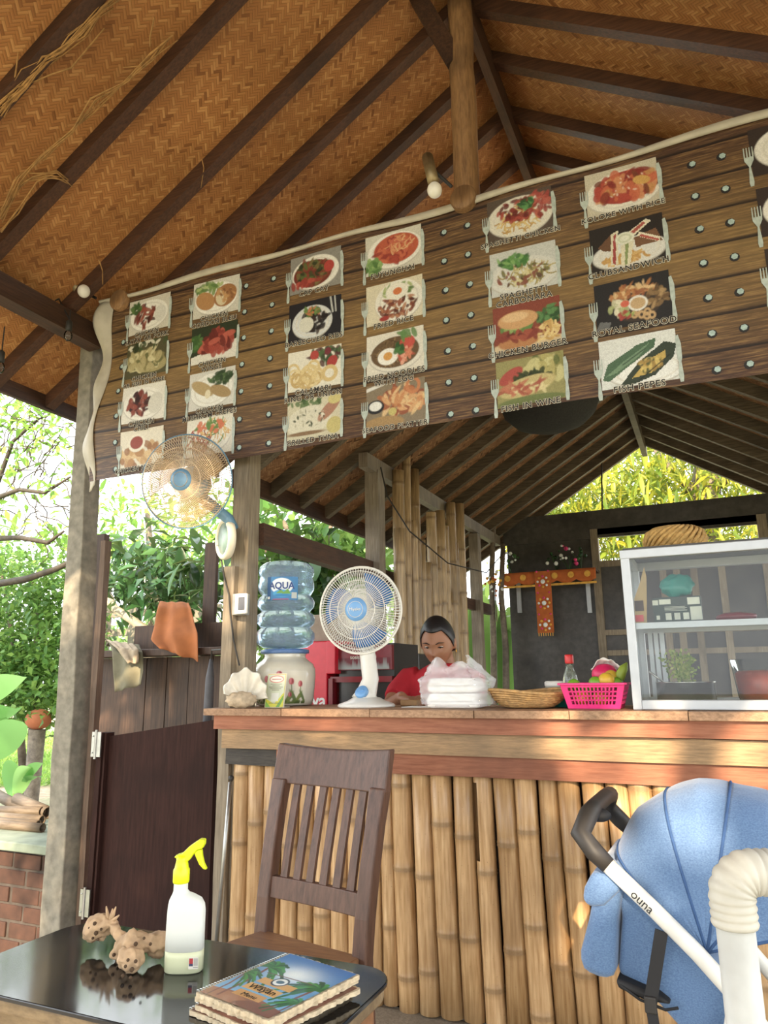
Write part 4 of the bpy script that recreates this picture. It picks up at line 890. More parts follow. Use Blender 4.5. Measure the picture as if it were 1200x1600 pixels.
# switch box and cable on the post
q = at(377, 944, Y=2.83)
sb = thing('switch_box', q, 'grey and white switch box fixed to the wooden post', 'switch')
MB().box(q.x-.045, q.x+.02, 2.82, 2.87, q.z-.05, q.z+.05).build('box', plain('switch_grey', srgb('8d8d88'), .5), sb, bevel=.004)
MB().box(q.x-.02, q.x+.045, 2.805, 2.821, q.z-.047, q.z+.047).build('cover', MT['white_plastic'], sb, bevel=.004)
MB().box(q.x+.002, q.x+.036, 2.8, 2.806, q.z-.03, q.z+.03).build('rocker', plain('rocker_dark', srgb('55555a'), .4), sb, bevel=.002)
pts = [at(x, y, Y=2.835) for x, y in ((345, 870), (350, 900), (358, 930), (360, 960), (365, 1000), (374, 1040))]
tag(MB().tube(pts, .004, 6).build('power_cable', MT['wire_black']), 'thin dark cable running down the wooden post', 'cable')

# ---------------------------------------------------------------- bag with foam boxes
p = ctp(714, 2.93)
for k in range(2):
    z = CT+.001+k*.061; f = MB(); w, d = .115-.004*k, .075
    rnd_ = lambda s, zz: [p+V(s*w*math.copysign(abs(math.cos(a))**.35, math.cos(a)), s*d*math.copysign(abs(math.sin(a))**.35, math.sin(a)), zz-p.z) for a in [2*math.pi*j/28 for j in range(28)]]
    b = thing('foam_box', V(p.x, p.y, z), ('lower white foam food box inside the plastic bag', 'upper white foam food box inside the plastic bag')[k], 'box', 'foam boxes in the bag')
    for nm, seq in (('tray', [(.86, z), (.97, z+.006), (1., z+.027)]), ('lid', [(1.03, z+.028), (1.03, z+.031), (.98, z+.034), (.9, z+.055), (.8, z+.058)])):
        mm = MB()
        for s, zz in seq: mm.v += [tuple(t) for t in rnd_(s, zz)]
        for j in range(len(seq)-1):
            for i in range(28): mm.f.append((j*28+i, j*28+(i+1) % 28, j*28+28+(i+1) % 28, j*28+28+i))
        mm.f.append(tuple(range(28))[::-1]); mm.f.append(tuple((len(seq)-1)*28+i for i in range(28))); mm.build(nm, MT['foam'], b, True)
def bagf(u, v):
    a = 2*math.pi*u; z = .008+.185*v
    env = (.155+.0*v)*(1-.55*max(0, v-.55)/.45*.9)*(1-.12*(v < .05))
    n = mnoise.noise((math.cos(a)*2.2, math.sin(a)*2.2, v*4.5))*.02+mnoise.noise((math.cos(a)*6, math.sin(a)*6, v*11))*.012
    r = env+n*(.4+v)
    top = .014*math.sin(a*2+.8)*v**3+.012*math.sin(a*5)*v**3
    return p+V(r*math.cos(a)*1.0-.012*v, r*.62*math.sin(a), z*.97+top)
tag(MB().grid(bagf, 96, 40, True).build('plastic_bag', MT['bag_film'], None, True), 'crumpled see-through white plastic bag of foam boxes', 'bag')

# ---------------------------------------------------------------- wicker tray
p = ctp(825, 2.98); wt = thing('wicker_tray', p, 'shallow oval wicker tray between the bag and pink basket', 'basket')
for k in range(9):
    t = k/8; rx, ry, z = .085+.075*t**.7, .06+.06*t**.7, .006+.058*t**1.3
    wv = [p+V(rx*math.cos(a)*(1+.02*math.sin(a*24+k*math.pi)), ry*math.sin(a)*(1+.02*math.sin(a*24+k*math.pi)), z+.008*math.sin(a*2)*t) for a in [2*math.pi*j/96 for j in range(96)]]
    MB().tube(wv, .0052 if k < 8 else .007, 6, closed=True).build('woven_strand', MT['wicker'], wt, True)
MB().lathe([(.001, .003), (.085, .003), (.088, .01)], 30, p, fn=lambda g, z: 1/math.sqrt(math.cos(g)**2+(math.sin(g)*1.42)**2)).build('tray_bottom', MT['wicker'], wt, True)
# teal tub, small jar, sauce bottle
p = ctp(878, 3.1); tag(MB().lathe([(.06, 0), (.072, .035), (.078, .05), (.075, .05), (.068, .03), (.0, .006)], 28, p).build('teal_tub', MT['teal_plastic'], None, True), 'teal plastic tub behind the wicker tray and pink basket', 'tub')
p = ctp(874, 3.18); jr = thing('plastic_jar', V(p.x, p.y, CT), 'clear plastic jar with white lid behind the pink basket', 'jar')
MB().lathe([(.05, 0), (.055, .01), (.056, .075), (.05, .082)], 24, p).build('body', plain('jar_clear', srgb('c9cfc8'), .15, alpha=.6), jr, True)
MB().lathe([(.054, .08), (.056, .084), (.056, .098), (.05, .102), (.0, .103)], 24, p).build('lid', MT['white_plastic'], jr, True)
c = Cv(30, 14, 'd8d6cc', 1).ell(.3, .5, .2, .35, 'c23a4c').ell(.65, .5, .15, .3, 'e8e4d8').ell(.85, .4, .1, .3, 'b83a44')
c.mesh('jar_label', lambda u, v: p+V(.0575*math.sin((u-.5)*2), -.0575*math.cos((u-.5)*2), .02+.045*v), MT['label_print'], jr)
p = ctp(894, 3.12); sbt = thing('sauce_bottle', p, 'clear glass sauce bottle with a red cap behind the pink basket', 'bottle')
MB().lathe([(.028, 0), (.03, .006), (.03, .11), (.026, .13), (.015, .155), (.0145, .175)], 24, p).build('glass_body', plain('bottle_glass', srgb('b9c4b8'), .08, trans=.8), sbt, True)
MB().lathe([(.017, .172), (.018, .176), (.018, .205), (.016, .209), (.0, .209)], 24, p).build('cap', MT['red_cap'], sbt, True)

# ---------------------------------------------------------------- pink basket of fruit
p = ctp(932, 2.96); pb = thing('pink_basket', p, 'bright pink plastic basket with square holes holding citrus', 'basket')
bw_, bd_, bh_ = .118, .085, .092
def side(A, B, A2, B2, nx, nz, nm='wall_grid'):
    """perforated wall: bars of a grid between the quad corners"""
    mm = MB(); A, B, A2, B2 = map(Vector, (A, B, A2, B2)); L = lambda u, v: (A.lerp(B, u)).lerp(A2.lerp(B2, u), v)
    n_ = (B-A).cross(A2-A).normalized()*.0015
    us = [0, .1]+[.1+.8*(k+1)/nx-.8/nx*.42 for k in range(nx)]; 
    def q(u0, u1, v0, v1):
        a = [L(u0, v0), L(u1, v0), L(u1, v1), L(u0, v1)]; mm.hexa([t-n_ for t in a]+[t+n_ for t in a])
    q(0, .1, 0, 1); q(.9, 1, 0, 1); q(.1, .9, 0, .16); q(.1, .9, .86, 1)
    for k in range(1, nx): u = .1+.8*k/nx; q(u-.012, u+.012, .16, .86)
    for k in range(1, nz):
        v = .16+.7*k/nz; q(.1, .9, v-.03, v+.03)
    mm.build(nm, MT['pink_plastic'], pb)
bt = lambda sx, sy: p+V(sx*bw_*.8, sy*bd_*.8, .003); tp_ = lambda sx, sy: p+V(sx*bw_, sy*bd_, bh_)
for a, b in (((-1, -1), (1, -1)), ((1, -1), (1, 1)), ((1, 1), (-1, 1)), ((-1, 1), (-1, -1))): side(bt(*a), bt(*b), tp_(*a), tp_(*b), 13 if a[1] == b[1] else 9, 4)
mm = MB(); 
for a, b in (((-1, -1), (1, -1)), ((1, -1), (1, 1)), ((1, 1), (-1, 1)), ((-1, 1), (-1, -1))): mm.bar(tp_(*a)*1.0+V(a[0]*.004, a[1]*.004, 0), tp_(*b)+V(b[0]*.004, b[1]*.004, 0), .012, .008)
mm.build('rim', MT['pink_plastic'], pb, bevel=.002)
MB().box(p.x-bw_*.8, p.x+bw_*.8, p.y-bd_*.8, p.y+bd_*.8, p.z+.001, p.z+.005).build('bottom', MT['pink_plastic'], pb)
def fruit(name, dx, dy, dz, r, mat, lab, cat, rz=None, M=None):
    tag(MB().ball(p+V(dx, dy, dz), r, r*.95, rz or r*.9, 18, 12, M).build(name, MT[mat], None, True), lab, cat)
fruit('lime', -.075, -.03, .088, .026, 'lime_green', 'green lime at the left end of the pink basket', 'lime')
fruit('lime', .01, -.045, .096, .027, 'lime_green', 'green lime left of the yellow lemon in the pink basket', 'lime')
fruit('lemon', .05, -.045, .105, .031, 'lemon_yellow', 'round yellow lemon at the front of the pink basket', 'lemon', .029)
fruit('lemon', .062, -.0, .12, .026, 'lemon_yellow', 'yellow citrus behind the round lemon in the pink basket', 'lemon')
fruit('lime', .085, -.03, .094, .024, 'lime_green', 'green lime at the right end of the pink basket', 'lime')
fruit('lime', -.03, .02, .06, .03, 'lime_green', 'dark green lime low in the middle of the pink basket', 'lime')
fruit('lemon', -.045, -.04, .042, .03, 'lemon_yellow', 'yellow lemon at the bottom of the pink basket, left', 'lemon')
fruit('lemon', .02, -.03, .038, .03, 'lemon_yellow', 'yellow lemon at the bottom of the pink basket, middle', 'lemon')
mg = MB().tube([p+V(.085, .0, .085), p+V(.095, .0, .12), p+V(.112, 0, .15), p+V(.125, 0, .17)], [.014, .02, .016, .003], 12)
tag(mg.build('green_mango', MT['mango_green'], None, True), 'curved green mango standing up in the pink basket', 'fruit')
tag(MB().ball(p+V(.035, .035, .125), .05, .04, .042, 18, 12, fn=lambda d: 1+.08*mnoise.noise(d*3)).build('pink_parcel', MT['pink_fruit'], None, True), 'round pink parcel lying on the fruit in the basket', 'fruit')
tag(MB().grid(lambda u, v: p+V(-.015+.115*u, .045+.025*math.sin(v*3)-.04*(v-.4), .13+.06*math.sin(u*2.6+.3)*v+.012*mnoise.noise((u*6, v*6, 1))), 16, 10).build('plastic_wrap', MT['foam'], None, True, solid=.002), 'crumpled white plastic wrap on the pink parcel', 'wrap')
# wallet and paper on the counter before the woman
q = ctp(642, 3.12); tag(MB().box(q.x-.045, q.x+.035, 3.1, 3.16, CT, CT+.026).build('wallet', plain('wallet_tan', srgb('a07a50'), .6), None, bevel=.005), 'small tan wallet by the woman\'s hand', 'wallet')
q = ctp(655, 2.98); tag(MB().box(q.x-.07, q.x+.08, 2.95, 3.07, CT, CT+.002).build('paper_sheet', MT['foam']), 'white sheet of paper left of the plastic bag', 'paper')

# ---------------------------------------------------------------- glass display cabinet
cx0, cx1, cy0, cy1, cz0, cz1 = -.285, .95, 2.84, 3.24, CT, 1.69
dc = thing('display_cabinet', V(.2, 3.04, CT), 'aluminium framed glass food cabinet on the counter', 'cabinet')
t = .032
for x in (cx0, cx1-t):
    for y in (cy0, cy1-t): MB().box(x, x+t, y, y+t, cz0, cz1).build('frame_post', MT['aluminium'], dc, bevel=.003)
for z in (cz0, cz1-t*1.1):
    for y in (cy0-.002, cy1-t): MB().box(cx0-(.002 if z > 1.3 else -t), cx1, y, y+t, z+.001, z+t*1.1).build('frame_rail', MT['aluminium'], dc, bevel=.003)
    for x in (cx0, cx1-t): MB().box(x+.002, x+t-.002, cy0+t, cy1-t, z+.001, z+t).build('frame_rail', MT['aluminium'], dc)
zs = 1.395
MB().box(cx0+t, cx1-t, cy0+.03, cy0+.05, zs, zs+.022).build('shelf_rail', MT['aluminium'], dc)
MB().box(cx0+t, cx1-t, cy1-.06, cy1-.04, zs, zs+.022).build('shelf_rail', MT['aluminium'], dc)
MB().box(cx0+t, cx1-t, cy0+.05, cy1-.06, zs+.014, zs+.02).build('shelf_glass', MT['clear_glass'], dc)
MB().box(cx0+.01, cx1-.01, cy0+.01, cy1-.01, cz1-.001, cz1+.008).build('top_panel', plain('dark_top', srgb('3a3836'), .5), dc)
MB().add([(cx0+t, cy0+.01, cz0+t), (cx1-t, cy0+.01, cz0+t), (cx1-t, cy0+.01, cz1-t), (cx0+t, cy0+.01, cz1-t)], [(0, 1, 2, 3)]).build('front_pane', MT['clear_glass'], dc)
MB().add([(cx0+.01, cy1-t, cz0+t), (cx0+.01, cy0+t, cz0+t), (cx0+.01, cy0+t, cz1-t), (cx0+.01, cy1-t, cz1-t)], [(0, 1, 2, 3)]).build('side_pane', MT['clear_glass'], dc)
MB().box(cx0+t, cx1-t, cy0+t, cy1-t, cz0+.003, cz0+.02).build('floor_panel', plain('cab_floor', srgb('4a4744'), .5), dc)
for k in range(3): MB().box(cx0+.05+k*.022, cx0+.066+k*.022, cy1-.1, cy1-.07, cz0+t, zs).build('door_track', MT['aluminium'], dc)
# on top: coil of straw rope
q = at(1055, 850, Y=3.06); rc = thing('straw_rope', V(q.x, 3.06, cz1+.008), 'thick coil of straw rope lying on the glass cabinet', 'rope')
random.seed(3)
for k in range(9):
    z = cz1+.018+.0095*k; r0 = .112-.0008*k*k
    pts = [(q.x+r0*math.cos(a)+.004*math.sin(3*a+k), 3.06+r0*.85*math.sin(a), z+.01*math.sin(a+.6)+.003*math.sin(5*a+k)) for a in [2*math.pi*j/40 for j in range(40)]]
    MB().tube(pts, .0085, 7, closed=True).build('rope_turn', MT['straw'], rc, True)
MB().lathe([(.1, .0), (.096, .07), (.07, .09), (.03, .094), (.001, .094)], 30, (q.x, 3.06, cz1+.01)).build('coil_core', MT['straw'], rc, True)
for k in range(26):
    a = k*.2417; r0, r1 = .116, .05
    MB().tube([(q.x+rr*math.cos(a+tw_), 3.06+rr*.85*math.sin(a+tw_), cz1+zz_) for rr, tw_, zz_ in ((.114, 0, .03), (.116, .25, .06), (.106, .55, .088), (.08, .85, .103), (.05, 1.1, .108))], .0075, 6).build('rope_turn', MT['straw'], rc, True)
# inside, upper shelf
ZU = zs+.022
q0, q1 = at(1021, 960, Y=3.06), at(1098, 960, Y=3.06); hb_ = at(1060, 932, Y=3.06).z
cb_ = thing('medicine_box', V(q0.x, 3.06, ZU), 'dark green carton with pale stickers on the cabinet shelf', 'box')
MB().box(q0.x, q1.x, 3.06, 3.13, ZU, hb_).build('carton', MT['box_green'], cb_, bevel=.002)
hgt = hb_-ZU; wdt = q1.x-q0.x
for (a, b, c_, d) in ((.0, .12, .72, .9), (.14, .38, .74, .92), (.06, .13, .2, .35), (.25, .37, .18, .42), (.43, .55, .18, .42), (.61, .73, .18, .42), (.76, .99, .15, .62), (.72, .97, .7, .95)):
    MB().box(q0.x+wdt*a, q0.x+wdt*b, 3.057, 3.06, ZU+hgt*c_, ZU+hgt*d).build('sticker', MT['sticker'], cb_)
for k in range(4):
    MB().box(q0.x+wdt*.24, q0.x+wdt*(.7-.04*(k % 2)), 3.0585, 3.06, ZU+hgt*(.5+.045*k), ZU+hgt*(.515+.045*k)).build('print_line', MT['sticker'], cb_)
q = at(1000, 960, Y=2.95); pd = MB()
pd.prism([(q.x-.022, 2.95, ZU), (q.x+.022, 2.95, ZU), (q.x+.03, 2.95, ZU+.1), (q.x+.036, 2.95, ZU+.18), (q.x+.03, 2.95, ZU+.22), (q.x+.01, 2.95, ZU+.16), (q.x-.016, 2.95, ZU+.1)], (0, .008, 0))
sp_ = thing('wooden_spatula', V(q.x, 2.95, ZU), 'pale wooden spatula standing on the cabinet shelf', 'spatula')
pd.build('blade', MT['bamboo_ware'], sp_, bevel=.003); MB().box(q.x-.016, q.x+.016, 2.947, 2.95, ZU+.05, ZU+.09).build('brown_label', MT['dark_plank'], sp_); MB().box(q.x-.018, q.x+.012, 2.947, 2.95, ZU+.01, ZU+.035).build('red_label', MT['red_cap'], sp_)
q = at(1058, 918, Y=3.1); random.seed(2)
tag(MB().ball(V(q.x, 3.1, hb_+.045), .06, .03, .045, 22, 14, fn=lambda d: 1+.35*mnoise.noise(d*2.2+V(3, 1, 0))).build('green_bag', MT['teal_plastic'], None, True), 'crumpled teal plastic bag on the dark green carton', 'bag')
q = at(1150, 960, Y=3.0); tag(MB().ball(V(q.x, 3.02, ZU+.018), .07, .04, .018, 20, 8, fn=lambda d: 1+.2*mnoise.noise(d*3)).build('red_packet', MT['dark_red'], None, True), 'flat red packet lying on the cabinet shelf', 'packet')
# inside, lower level: pot of herbs, ladle, tub
ZL = cz0+.021
q = at(1073, 1090, Y=3.02); pt_ = thing('steel_pot', V(q.x, 3.02, ZL), 'steel cooking pot of green herbs inside the glass cabinet', 'pot')
MB().lathe([(.098, 0), (.104, .006), (.104, .072), (.108, .075), (.1, .075), (.098, .06), (.0, .05)], 36, V(q.x, 3.02, ZL)).build('pot_body', MT['pot_steel'], pt_, True)
MB().tube([V(q.x-.06, 3.0, ZL+.06), V(q.x-.12, 2.97, ZL+.115)], .004, 8).build('ladle_handle', MT['pot_steel'], pt_, True)
leafmat('herb_leaf', srgb('5c7a34'), srgb('8a9a4c'), srgb('b0b468'), .3)
random.seed(4); hm = MB(); st = MB()
for k in range(11):
    a = random.uniform(0, 6.28); b_ = V(q.x+.07*math.cos(a)*random.random(), 3.02+.06*math.sin(a), ZL+.06); tpz = b_+V(random.uniform(-.03, .03), random.uniform(-.02, .02), random.uniform(.05, .13))
    st.tube([b_, tpz], .0012, 4)
    for j in range(26):
        c_ = b_.lerp(tpz, random.uniform(.25, 1))+V(random.gauss(0, .011), random.gauss(0, .01), random.gauss(0, .006)); d = Vector((random.gauss(0, 1), random.gauss(0, 1), random.gauss(.3, 1))).normalized(); e = d.cross(V(.3, 1, .2)).normalized()*.005; d *= .009
        hm.add([c_, c_+d+e, c_+d*1.9, c_+d-e], [(0, 1, 2, 3)])
ho = hm.build('herb_leaves', MT['herb_leaf'], pt_, kind='stuff'); st.build('herb_stalks', MT['herb_leaf'], pt_)
q = at(1195, 1090, Y=3.0); tb = thing('plastic_tub', V(q.x, 3.0, ZL), 'clear plastic tub of orange red food in the cabinet', 'tub')
MB().lathe([(.075, 0), (.085, .02), (.1, .15), (.103, .155)], 32, V(q.x, 3., ZL), caps=False).build('tub_wall', MT['clear_plastic'], tb, True)
MB().lathe([(.07, .003), (.082, .02), (.092, .1), (.08, .112), (.0, .115)], 32, V(q.x, 3., ZL)).build('contents', MT['red_stew'], tb, True)
# ================================================================ the seated woman behind the counter
PY = 3.52
hc = at(684, 1003, Y=PY)                 # middle of the head
sc = .92
pr = thing('person', V(hc.x, PY, -.06), 'woman in a red T-shirt looking down behind the counter, black hair tied back', 'person')
def remeshed(name, mb, mat, parent, vox, sub=0):
    o = mb.build(name, mat, parent, True); md = o.modifiers.new('remesh', 'REMESH'); md.mode = 'VOXEL'; md.voxel_size = vox; md.use_smooth_shade = True
    s = o.modifiers.new('smooth', 'SMOOTH'); s.factor = .5; s.iterations = 3
    return o
# head frame: the face points towards the camera, a little to the left and well down
fwd = (V(CC[0], CC[1], 0)-V(hc.x, hc.y, 0)).normalized(); fwd = Matrix.Rotation(R(-15), 3, 'Z') @ fwd
fwd = (fwd*math.cos(R(24))+V(0, 0, -math.sin(R(24)))).normalized()
sidev = V(0, 0, 1).cross(fwd).normalized(); upv = fwd.cross(sidev)       # sidev: towards the image right
HM = Matrix((sidev*1.09, fwd*1.09, upv*1.09)).transposed()                              # local x right, y front, z up
H = lambda x, y, z: hc+HM @ V(x, y, z)
def headfn(d):
    return 1.
b = MB()
n, mseg = 40, 30; b0 = len(b.v)
for k in range(mseg+1):
    t = math.pi*k/mseg-math.pi/2
    for i in range(n):
        g = 2*math.pi*i/n; x, y, z = math.cos(t)*math.cos(g), math.cos(t)*math.sin(g), math.sin(t)
        X, Y_, Z = x*.074, y*.092, z*.112
        if z < 0:                                  # jaw narrows and comes forward
            X *= 1-.34*(-z)**1.6; Y_ *= 1-.1*(-z); Y_ += .018*(-z)
        if y > .3:
            e = lambda cx, cz, s: math.exp(-(((X-cx)/s)**2+((Z-cz)/s)**2))
            Y_ += .009*math.exp(-((X/.012)**2+((Z+.012)/.03)**2))+.014*math.exp(-((X/.014)**2+((Z+.026)/.012)**2))     # nose
            Y_ -= .010*(e(.031, .006, .016)+e(-.031, .006, .016))                      # eye sockets
            Y_ += .005*math.exp(-((Z-.024)/.010)**2)*math.exp(-(X/.045)**2)             # brow
            Y_ += .006*(e(.04, -.025, .02)+e(-.04, -.025, .02))                        # cheeks
            Y_ += .006*math.exp(-((X/.022)**2+((Z+.058)/.01)**2))+.005*math.exp(-((X/.02)**2+((Z+.088)/.012)**2))       # lips, chin
        b.v.append(tuple(H(X, Y_, Z)))
for k in range(mseg):
    for i in range(n): b.f.append((b0+k*n+i, b0+k*n+(i+1) % n, b0+(k+1)*n+(i+1) % n, b0+(k+1)*n+i))
for s in (-1, 1): b.ball(H(s*.076, -.005, -.01), .012, .018, .03, 10, 8, HM)
# neck, trunk and arms in the same mesh
bodyr = Matrix.Rotation(R(-14), 3, 'Z'); bf_ = bodyr @ (V(CC[0]-hc.x, CC[1]-hc.y, 0)).normalized(); bs_ = V(0, 0, 1).cross(bf_).normalized()
nk_ = hc-fwd*.035+V(0, 0, -.13); nk_ = V(hc.x, hc.y, 0)-bf_*.1+V(0, 0, hc.z-.085)
Bp = lambda x, y, z: nk_+bs_*x+bf_*y+V(0, 0, z)
b.tube([H(0, -.02, -.06), Bp(0, -.005, .03), Bp(0, -.02, -.05)], [.05, .05, .062], 16)
def torso(mb, e, zlow=-.58, tcap=True):
    for (z, rx, ry, yo) in [(0, 0, 0, 0)]: pass
    secs = [(-.02, .06, .055, -.015), (-.05, .12, .07, -.02), (-.085, .175, .09, -.02), (-.15, .185, .11, -.01), (-.25, .18, .125, .0), (-.36, .17, .12, .0), (-.47, .18, .125, .0), (zlow, .19, .13, 0)]
    b1 = len(mb.v)
    for z, rx, ry, yo in secs:
        for i in range(24):
            g = 2*math.pi*i/24; mb.v.append(tuple(Bp(((rx if math.cos(g) < 0 else rx*.84)+e)*math.copysign(abs(math.cos(g))**.8, math.cos(g)), yo+(ry+e)*math.sin(g), z)))
    for k in range(len(secs)-1):
        for i in range(24): mb.f.append((b1+k*24+i, b1+(k+1)*24+i, b1+(k+1)*24+(i+1) % 24, b1+k*24+(i+1) % 24))
    mb.f.append(tuple(b1+i for i in range(24))); mb.f.append(tuple(b1+(len(secs)-1)*24+i for i in range(24))[::-1])
torso(b, -.004)
# right arm (image left): shoulder, elbow, wrist on the counter; left arm behind the bag
hand = V(at(624, 1088, Y=3.16).x, 3.2, CT+.03)
shR, elR = Bp(-.185, -.01, -.1), Bp(-.27, .05, -.33)
elR = V(at(606, 1085, Y=3.42).x, 3.44, 1.09)
arm = [shR, shR.lerp(elR, .5)+bs_*-.012, elR, elR.lerp(hand, .5), hand+V(-.02, .03, .004), hand]
b.tube(arm, [.052, .046, .04, .036, .028, .026], 14)
hand2 = V(hc.x+.05, 3.28, CT+.035); shL, elL = Bp(.15, -.01, -.1), Bp(.14, .1, -.32)
b.tube([shL, shL.lerp(elL, .5), elL, elL.lerp(hand2, .5), hand2], [.052, .046, .04, .035, .027], 14)
def hand_(mb, w, dirn, thumb):
    dirn = Vector(dirn).normalized(); sd_ = V(0, 0, 1).cross(dirn).normalized()
    mb.tube([w-dirn*.01, w+dirn*.03, w+dirn*.07], [.026, .034, .032], 12, flat=.5)
    for k, (o_, L) in enumerate(((-.027, .062), (-.009, .072), (.009, .068), (.027, .052))):
        s0 = w+dirn*.06+sd_*o_; mb.tube([s0, s0+dirn*L*.45+V(0, 0, .006), s0+dirn*L*.8+V(0, 0, -.006), s0+dirn*L+V(0, 0, -.018)], [.0095, .009, .0082, .0065], 8)
    s0 = w+dirn*.02+sd_*thumb*.028; mb.tube([s0, s0+dirn*.025+sd_*thumb*.02, s0+dirn*.05+sd_*thumb*.022+V(0, 0, -.008)], [.011, .0105, .008], 8)
hand_(b, hand, (.85, -.5, -.12), 1); hand_(b, hand2, (-.7, -.6, -.1), -1)
remeshed('body', b, MT['skin'], pr, .0055)
s = MB(); torso(s, .009); 
for sh__, el in ((shR, elR), (shL, elL)): s.tube([Bp(0, -.01, -.1).lerp(sh__, .8), sh__+V(0, 0, .002), sh__.lerp(el, .5)+(sh__-Bp(0, 0, -.1))*.06, sh__.lerp(el, .72)], [.07, .066, .062, .06], 16)
remeshed('t_shirt', s, MT['shirt_red'], pr, .008)
# hair: close cap drawn back into a bun
hr = MB()
def hairfn(u, v):
    a = 2*math.pi*u; fr = math.sin(a)                     # 1 at the brow, -1 at the nape
    lim = R(40) if fr > .75 else R(40-62*(.75-fr)/.75) if fr > 0 else R(-22+fr*22)
    lim += R(3)*math.cos(a*2)*(fr > .3)
    t2 = math.pi/2-v*(math.pi/2-lim)
    x, y, z = math.cos(t2)*math.cos(a), math.cos(t2)*math.sin(a), math.sin(t2)
    k = 1.07+.008*math.sin(a*26)*v-.03*max(0, v-.85)/.15*(fr > -.2)
    X, Y_, Z = x*.074*k, y*.092*k, z*.112*k
    return H(X, Y_-.002, Z+.002)
hr.grid(hairfn, 60, 18, True); hr.ball(H(0, -.115, .0), .04, .035, .04, 16, 10, HM)
hr.build('hair', MT['hair_black'], pr, True, solid=.006)
for s_ in (-1, 1):
    MB().tube([H(s_*.014, .0905, .022), H(s_*.03, .089, .03), H(s_*.05, .075, .024)], [.002, .0032, .0015], 6).build('eyebrow', MT['brow'], pr, True)
    eb = MB().ball(H(s_*.031, .0725, .005), .0125, .0085, .0042, 12, 8, HM).build('eye', MT['eye_white'], pr, True)
    MB().tube([H(s_*.017, .0815, .003), H(s_*.031, .0855, .0085), H(s_*.045, .0785, .004)], [.0015, .0022, .0015], 6).build('eyelid', MT['brow'], eb, True)
    MB().ball(H(s_*.031, .0815, .0035), .004, .0025, .0032, 8, 6, HM).build('iris', MT['brow'], eb, True)
MB().tube([H(-.022, .086, -.058), H(0, .0975, -.0565), H(.022, .086, -.058)], [.002, .0045, .002], 8).build('lips', MT['lip'], pr, True)
MB().tube([H(.082, .0, -.04), H(.084, .004, -.05)], .0035, 8).build('earring', MT['gold_thread'], pr, True)
# ================================================================ foreground furniture
wood('chair_wood', srgb('402c24'), srgb('6c4e40'), (7, 7, .8), grain=10, rough=.42, stain=srgb('5c4236'), isl=.1)
wood('seat_wood', srgb('6b4a36'), srgb('97704f'), (.9, 8, 8), grain=9, rough=.42, stain=srgb('5c4236'), isl=.05)
wood('table_wood', srgb('7a5236'), srgb('a3764e'), (3, 3, 3), grain=8, isl=.1)
wood('raw_edge', srgb('6f5a42'), srgb('a58c68'), (2, 6, 6), grain=10)
m, nt, bs = newmat('black_glass'); bs.inputs['Base Color'].default_value = (.012, .012, .013, 1); bs.inputs['Roughness'].default_value = .06; bs.inputs['Specular IOR Level'].default_value = .6
n = nd(nt, 'ShaderNodeTexNoise'); n.inputs['Scale'].default_value = 5; n.inputs['Detail'].default_value = 6; nt.links.new(coords(nt), n.inputs[0])
nt.links.new(ramp(nt, n.outputs[0], [(.35, (.05,)*3), (.75, (.16,)*3)]), bs.inputs['Roughness'])
plain('root_wood', srgb('bb9c7a'), .85, var=.3, scale=30, bmp=.6); plain('root_pit', srgb('4f3b28'), .9)
m, nt, bs = newmat('milky_plastic'); bs.inputs['Base Color'].default_value = (.86, .87, .84, 1); bs.inputs['Roughness'].default_value = .35
tr = nd(nt, 'ShaderNodeBsdfTranslucent'); tr.inputs[0].default_value = (.9, .92, .88, 1); mx = nd(nt, 'ShaderNodeMixShader'); mx.inputs[0].default_value = .45
nt.links.new(bs.outputs[0], mx.inputs[1]); nt.links.new(tr.outputs[0], mx.inputs[2]); nt.links.new(mx.outputs[0], nt.nodes['Material Output'].inputs[0])
plain('liquid_pale', srgb('cfd2ae'), .35, var=.02)
plain('trigger_yellow', srgb('d8e30c'), .35, var=.03); plain('page_edge', srgb('bfae92'), .9, var=.3, scale=90, bmp=.5)
m, nt, bs = newmat('stroller_blue')
n = nd(nt, 'ShaderNodeTexNoise'); n.inputs['Scale'].default_value = 260; n.inputs['Detail'].default_value = 3; nt.links.new(coords(nt, (1, 1, 1.6)), n.inputs[0])
n3 = nd(nt, 'ShaderNodeTexNoise'); n3.inputs['Scale'].default_value = 9; n3.inputs['Detail'].default_value = 4; nt.links.new(coords(nt), n3.inputs[0])
nt.links.new(ramp(nt, n.outputs[0], [(.3, srgb('4b678f')), (.7, srgb('6482a8'))]), bs.inputs['Base Color']); bs.inputs['Roughness'].default_value = .75
bs.inputs['Sheen Weight'].default_value = .3; bump(nt, bs, n3.outputs[0], .35, .02)
plain('piping_blue', srgb('34527f'), .8); plain('pvc_white', srgb('c2c1ba'), .4, var=.06); plain('pvc_rib', srgb('b8b3a6'), .5, var=.12, scale=20); plain('grip_black', srgb('2b2724'), .55); plain('frame_white', srgb('d8d6ce'), .35, var=.08, scale=18); plain('strap_black', srgb('1d1c1e'), .7)
vcol('cover_print', .3, .5, coat=.2)
